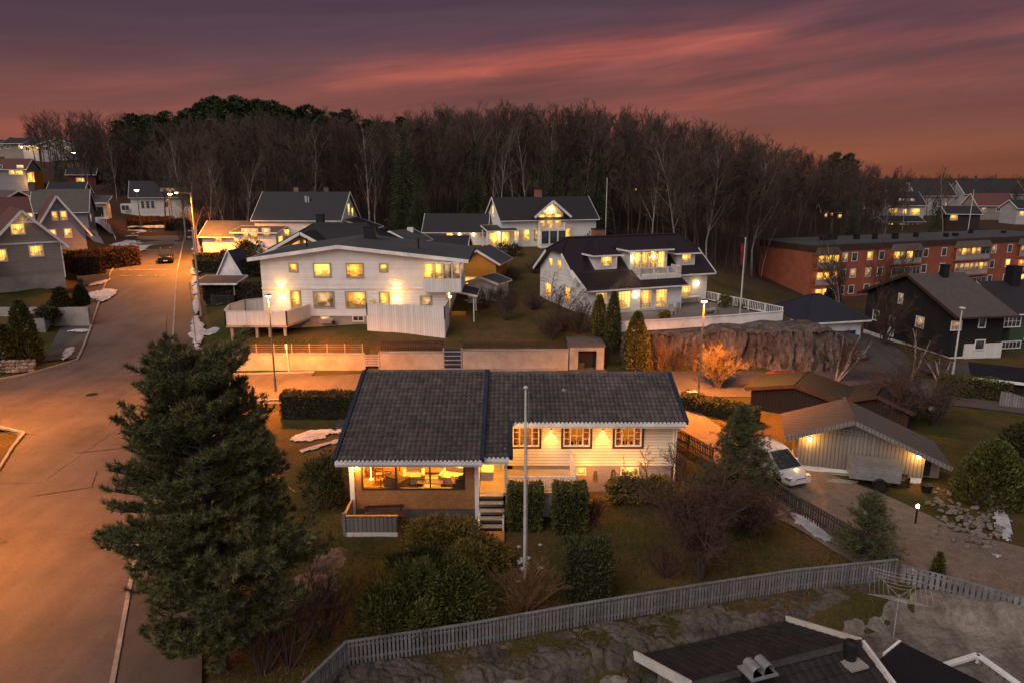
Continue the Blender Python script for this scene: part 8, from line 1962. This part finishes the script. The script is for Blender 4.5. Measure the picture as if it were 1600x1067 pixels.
def snow_patch(c, r_, ang=0.0, th=.10, seed=0, zf=None, cover=.5):
    """settled patch draped on the ground, thinning out to a ragged edge"""
    zf = zf or gh; a, b = r_; st = max(.11, min(a, b) / 16); na, nb2 = int(2.6 * a / st), int(2.6 * b / st); ca, sa = math.cos(ang), math.sin(ang); mb = MB(); H_ = {}
    for j in range(nb2 + 1):
        for i in range(na + 1):
            s, t_ = (i / na - .5) * 2.6, (j / nb2 - .5) * 2.6; x, y = c[0] + ca * s * a - sa * t_ * b, c[1] + sa * s * a + ca * t_ * b
            e = 1 - (s * s + t_ * t_); n_ = .9 * noise.noise(V((x * .55, y * .55, seed))) + .55 * noise.noise(V((x * 1.9, y * 1.9, seed + 5))) + .3 * noise.noise(V((x * 6, y * 6, seed)))
            v = e + (n_ - .25 + cover * .5) * (1 if e < .75 else .5)
            h = max(0, min(1, v)) ** .6; H_[(i, j)] = v > 0; mb.v.append((x, y, zf(x, y) + .035 + th * h + .03 * h * noise.noise(V((x * 3, y * 3, 2)))))
    for j in range(nb2):
        for i in range(na):
            if H_[(i, j)] and H_[(i + 1, j)] and H_[(i, j + 1)] and H_[(i + 1, j + 1)]:
                k = j * (na + 1) + i; mb.f.append((k, k + 1, k + na + 2, k + na + 1)); mb.mi.append(0)
    if mb.f: tag(mb.build('snow', M['snow'], smooth=True), kind='stuff')
def sp_px(u0, v0, u1, v1, w, seed, th=.07, cover=.4):
    """patch stretched between two ground points"""
    a, b = gp(u0, v0), gp(u1, v1); d = b - a; snow_patch(((a.x + b.x) / 2, (a.y + b.y) / 2), (d.length / 2, w), math.atan2(d.y, d.x), th, seed, cover=cover)
sp_px(1240, 800, 1295, 848, .55, 1); sp_px(455, 688, 545, 668, 1.0, 2); sp_px(470, 706, 540, 686, .4, 3, cover=.2); sp_px(1562, 796, 1574, 846, .4, 4); sp_px(1412, 890, 1438, 897, .3, 5, .04); sp_px(1545, 866, 1575, 872, .25, 6, .04, .2)
sp_px(1560, 708, 1610, 712, .5, 7); sp_px(1580, 725, 1600, 750, .9, 8)
for k in range(9):
    y = 62.5 + 7 * k; snow_patch((kerb_x(y) + 2.5, y), (.55 + .2 * math.sin(k * 2.1), 3.8), R(23), .16, k, lambda x, y: rz(y) + .12, .5)
zr2 = lambda x, y: max(gh(x, y), rz(y) + .11 if abs(x - kerb_x(y) + 4.2) < 7.6 else -9)
for k, (u, v, Y, a, b, an) in enumerate(((205, 365, 112, 2.6, 4.5, 20), (188, 372, 108, 2.6, 3.0, 0), (178, 352, 118, 4.6, 3.4, 0), (165, 362, 113, 4.4, 3.0, 0), (150, 340, 128, 4.6, 3.0, 0), (240, 340, 144, 6, 1.6, 8), (255, 338, 143, 5, 1.6, 4), (160, 335, 131, 6.5, 3, 0), (158, 425, 80, 1.2, 2.4, 20), (150, 408, 85, 1.2, 1.8, 10), (345, 450, 77, 1.2, 1.0, 0), (322, 492, 69, 1.1, 1.0, 0), (118, 480, 69.5, 1.4, .5, 0), (102, 525, 63.5, .5, 1.9, 20), (180, 330, 135, 5.5, 3, 0), (304, 353, 128, 1.6, 2.6, 20), (10, 512, 62, 1.8, .8, 0), (755, 492, 76, 2.2, .4, 0), (740, 498, 75, 1.0, .3, 0), (145, 425, 80, .8, 1.6, 30), (172, 392, 96, 1.0, 2.2, 20))):
    snow_patch((A(u, v, Y).x, Y), (a, b), R(an), .16, k * 3 + 1, zr2, .5)
rr = random.Random(3)
for k in range(16):
    p = G(818 + rr.gauss(0, 14), 885 + rr.gauss(0, 14), 0); mb = MB(); mb.blob((p.x, p.y, .02), (rr.uniform(.06, .16), rr.uniform(.05, .1), .05), k, 8, .4)
    if k == 0: sn = MB()
    sn.blob((p.x, p.y, .02), (rr.uniform(.06, .16), rr.uniform(.05, .1), .05), k, 8, .4)
tag(sn.build('snow', M['snow']), kind='stuff')
# west side walls and planters
t = thing('concrete_planter', 'long grey concrete planter wall beside the western driveway', 'wall', (-46.9, 69.0, 1.65), R(110)); mb = MB(); mb.box(0, -.1, -1.4, 8.2, 1.9, 1.0); mb.build('wall', M['concrete'], t); mb = MB(); mb.box(.12, .05, 1.0, 8.08, 1.78, 1.03); mb.build('soil', M['core'], t)
t = thing('cobble_wall', 'low curved wall of pale round cobbles at the western street corner', 'wall', (0, 0, 0)); mb = MB(); rr = random.Random(6)
for k in range(34):
    f = k / 33; x = -49.5 + 8.2 * f; y = 56.6 + .9 * math.sin(f * 2.2) + 1.2 * f * f
    for j in range(4): s = rr.uniform(.17, .24); mb.blob((x + rr.gauss(0, .05), y + .1 * j, .2 + .26 * j), (s, s, s * .8), rr.random() * 40, 8, .3)
mb.build('cobbles', M['stone'], t)
t = thing('retaining_wall', 'low grey concrete wall under the dark picket fence on the west side', 'wall', (-58, 71.0, 2.4)); mb = MB(); mb.box(0, 0, -1, 14.5, .35, .95); mb.build('wall_face', M['concrete'], t)
t = thing('timber_fence', 'orange lit timber fence panel by the road before the tall hedge', 'fence', (kerb_x(83) - 11.4, 83, 3.6), R(50)); mb = MB(); mb.box(0, -.04, 0, 3.4, .04, 1.3); mb.build('panel', M['wood'], t); mb = MB(); mb.box(-.06, -.06, -.3, .06, .06, 1.4); mb.build('post', M['wood'], t)
t = thing('wire_fence', 'pale mesh fence along the snowy garden by the upper street', 'fence', (0, 0, 0)); mb = MB(); P = [(-66, 118), (-72.5, 128), (-79, 134.5)]
for (x0, y0), (x1, y1) in zip(P, P[1:]):
    for z in (.3, .7, 1.1): mb.bar((x0, y0, gh(x0, y0) + z), (x1, y1, gh(x1, y1) + z), .04, .05)
    for k in range(9): x, y = x0 + (x1 - x0) * k / 8, y0 + (y1 - y0) * k / 8; mb.bar((x, y, gh(x, y) - .1), (x, y, gh(x, y) + 1.25), .06, .06)
mb.build('mesh_panel', M['pole'], t)
t = thing('dark_screen_wall', 'dark roofed carport with white edge at the far east street side', 'carport', (35.6, 52.0, 0), R(-28)); mb = MB(); mb.box(0, 0, 0, 6, 3, 1.5); mb.build('wall', M['blackboard'], t); mb = MB(); mb.slab([(-.3, -.5, 1.5), (6.3, -.5, 1.5), (6.3, 3.2, 1.9), (-.3, 3.2, 1.9)], (0, -.1, 1), .12); mb.build('roof', M['black'], t); mb = MB(); mb.bar((-.3, -.56, 1.5), (6.3, -.56, 1.5), .06, .2); mb.build('fascia', M['trim'], t)
t = thing('grey_board_fence', 'scalloped grey board fence beside the dark carport', 'fence', (36.0, 49.6, 0), R(-28)); mb = MB()
for k in range(26): mb.box(.16 * k, -.02, 0, .16 * k + .14, .02, .95 + .14 * math.cos(k / 26 * 6.28)); 
mb.build('panel', M['fence'], t); mb = MB(); mb.box(0, .02, .3, 4.15, .07, .4); mb.box(0, .02, .7, 4.15, .07, .8); mb.build('rail', M['fence'], t)
t = thing('trampoline', 'covered dark blue trampoline below the balcony villa', 'trampoline', (A(763, 396, 100).x, 100, gh(A(763, 396, 100).x, 100))); mb = MB(); mb.lathe((0, 0, .5), [(3.0, 0), (3.0, .25), (2.9, .3), (0.1, .32)], 20); mb.build('bed', M['tarp'], t)
for k in range(6):
    mb = MB(); a = k * 1.047; mb.tube([(2.7 * math.cos(a), 2.7 * math.sin(a), -.1), (2.7 * math.cos(a), 2.7 * math.sin(a), .6)], .06, 6); mb.build('leg', M['steel'], t)
t = thing('boat_cover', 'upturned boat under snowy white cover by the upper street', 'boat', (-70.2, 116.5, gh(-70.2, 116.5) + .05), R(-60)); mb = MB()
rows = []
for k in range(9):
    f = k / 8; x = -3.2 + 6.4 * f; w_ = 1.1 * math.sin(math.pi * (.12 + .8 * f)) + .05; rows.append([(x, -w_, 0), (x, -w_ * .8, .5), (x, 0, .85 * (.6 + .4 * math.sin(math.pi * f))), (x, w_ * .8, .5), (x, w_, 0)])
vs = [q for r_ in rows for q in r_]; fs = [(i * 5 + j, i * 5 + j + 1, i * 5 + j + 6, i * 5 + j + 5) for i in range(8) for j in range(4)]; mb.add(vs, fs); mb.build('cover', M['snow'], t); mb = MB(); mb.box(-2.6, -.9, -.1, 2.6, .9, .05); mb.build('cradle', M['black'], t)
SKY_BASE = [(0.0, (.225, .072, .042)), (.03, (.215, .072, .046)), (.07, (.175, .066, .055)), (.12, (.128, .060, .062)), (.17, (.092, .050, .068)), (.25, (.070, .044, .070)), (.40, (.058, .042, .068)), (1, (.11, .10, .12))]
SKY_RED = (.52, .125, .085); SKY_FILL = (.42, .39, .42); SKY_NI = .0012; SKY_STR = 1.0
SUN_E = 1.8; SUN_C = (1.0, .86, .76); EXPO = 0.12
# ---------------------------------------------------------------- sky, sun, camera
w = bpy.data.worlds.new('World'); sc.world = w; w.use_nodes = True
nt = w.node_tree; nt.nodes.clear()
def N(t, **k):
    n = nt.nodes.new(t)
    for a, b in k.items(): setattr(n, a, b)
    return n
L = nt.links.new
out = N('ShaderNodeOutputWorld'); bg = N('ShaderNodeBackground'); L(bg.outputs[0], out.inputs[0])
tc = N('ShaderNodeTexCoord'); sp = N('ShaderNodeSeparateXYZ'); L(tc.outputs['Generated'], sp.inputs[0])
def wr(stops):
    r = N('ShaderNodeValToRGB'); cr = r.color_ramp
    while len(cr.elements) < len(stops): cr.elements.new(.5)
    for e, (p, c) in zip(cr.elements, stops): e.position = p; e.color = c4(c)
    return r
def wmix(f, a, b, typ='MIX'):
    m = N('ShaderNodeMix', data_type='RGBA', blend_type=typ)
    for s, x in ((m.inputs[0], f), (m.inputs[6], a), (m.inputs[7], b)):
        if hasattr(x, 'is_output'): L(x, s)
        elif isinstance(x, (int, float)): s.default_value = x
        else: s.default_value = c4(x)
    return m.outputs[2]
# clear air of a sky just after sunset: dull orange at the horizon to slate violet above
base = wr(SKY_BASE); L(sp.outputs[2], base.inputs[0])
# streaked high cloud, by direction: long thin wisps that climb towards the east
def MA(op, a, b=None, c=None):
    n = N('ShaderNodeMath', operation=op)
    for s, x in zip(n.inputs, (a, b, c)):
        if x is None: continue
        if hasattr(x, 'is_output'): L(x, s)
        else: s.default_value = x
    return n.outputs[0]
X, Z = sp.outputs[0], sp.outputs[2]
T = MA('MULTIPLY_ADD', X, -.105, Z)
def streaks(sx, sz, off, detail=5, dist=.5, rough=.5):
    cb = N('ShaderNodeCombineXYZ'); L(MA('MULTIPLY_ADD', X, sx, off), cb.inputs[0]); L(MA('MULTIPLY', T, sz), cb.inputs[1])
    n = N('ShaderNodeTexNoise'); n.inputs['Scale'].default_value = 1; n.inputs['Detail'].default_value = detail; n.inputs['Roughness'].default_value = rough; n.inputs['Distortion'].default_value = dist
    L(cb.outputs[0], n.inputs['Vector']); return n.outputs[0]
n1, n2, n3 = streaks(2.2, 17, 3.1, 6, .6), streaks(1.6, 9, 8.7, 4, .4), streaks(6, 60, 1.4, 7, 1.0, .62)
tw = MA('MULTIPLY_ADD', MA('SUBTRACT', n2, .5), .07, T)
def band(c, w):
    d = MA('DIVIDE', MA('SUBTRACT', tw, c), w); return MA('POWER', 2.718, MA('MULTIPLY', MA('MULTIPLY', d, d), -1))
xm = wr([(0, (.12,) * 3), (.30, (.35,) * 3), (.46, (1,) * 3), (.66, (.85,) * 3), (1, (.35,) * 3)]); L(MA('MULTIPLY_ADD', X, .72, .5), xm.inputs[0])
g1 = MA('MULTIPLY', band(.150, .026), xm.outputs[0])
xm2 = wr([(0, (.35,) * 3), (.45, (.35,) * 3), (.68, (1,) * 3), (1, (.5,) * 3)]); L(MA('MULTIPLY_ADD', X, .72, .5), xm2.inputs[0])
g2 = MA('MULTIPLY', band(.062, .022), xm2.outputs[0])
g3 = MA('MULTIPLY', band(.105, .016), .35)
gl = MA('ADD', MA('ADD', MA('MULTIPLY', g1, .95), MA('MULTIPLY', g2, .55)), g3)
r1 = wr([(.34, (.15,) * 3), (.62, (1,) * 3)]); L(n1, r1.inputs[0])
r3 = wr([(.30, (.62,) * 3), (.70, (1.12,) * 3)]); L(n3, r3.inputs[0])
gl = MA('MULTIPLY', MA('MULTIPLY', gl, r1.outputs[0]), r3.outputs[0])
fr_ = N('ShaderNodeClamp'); L(gl, fr_.inputs[0])
col = wmix(fr_.outputs[0], base.outputs[0], SKY_RED)
d2 = wr([(.36, (1.10, 1.08, 1.07)), (.66, (.80, .80, .86))]); L(streaks(1.5, 11, 5.5, 5, .7), d2.inputs[0])
col = wmix(1.0, col, d2.outputs[0], 'MULTIPLY')
d3 = wr([(.3, (.94, .94, .94)), (.7, (1.05, 1.05, 1.05))]); L(n3, d3.inputs[0])
col = wmix(1.0, col, d3.outputs[0], 'MULTIPLY')
# the vault behind and overhead is made paler, an added frontal fill
mr = N('ShaderNodeMapRange'); L(sp.outputs[1], mr.inputs[0]); mr.inputs[1].default_value = .35; mr.inputs[2].default_value = -.6
mr.inputs[3].default_value = 0; mr.inputs[4].default_value = 1
col = wmix(mr.outputs[0], col, SKY_FILL)
ns = N('ShaderNodeTexSky', sky_type='NISHITA', sun_disc=False, sun_elevation=R(1.0), sun_rotation=R(20)); 
nsc = wmix(1.0, ns.outputs[0], (SKY_NI,) * 3, 'MULTIPLY')
col = wmix(1.0, col, nsc, 'ADD')
L(col, bg.inputs[0]); bg.inputs[1].default_value = SKY_STR
sd = bpy.data.lights.new('dusk_light', 'SUN'); sd.energy = SUN_E; sd.angle = R(45); sd.color = SUN_C
so = bpy.data.objects.new('dusk_light', sd); C.objects.link(so); so.rotation_euler = (R(50), 0, R(-40))
cam = bpy.data.cameras.new('camera'); co = bpy.data.objects.new('camera', cam); C.objects.link(co)
cam.sensor_width = 36; cam.lens = 36 * FPX / 1600; cam.clip_start = .5; cam.clip_end = 8000
co.location = (0, 0, CAMZ); co.rotation_euler = (math.pi / 2 - PIT, 0, 0); sc.camera = co
sc.view_settings.view_transform = 'Standard'; sc.view_settings.look = 'None'; sc.view_settings.exposure = EXPO; sc.view_settings.gamma = 1
sc.render.engine = 'CYCLES'; sc.cycles.use_denoising = True; sc.cycles.max_bounces = 6; sc.cycles.sample_clamp_indirect = 4; sc.cycles.use_light_tree = True
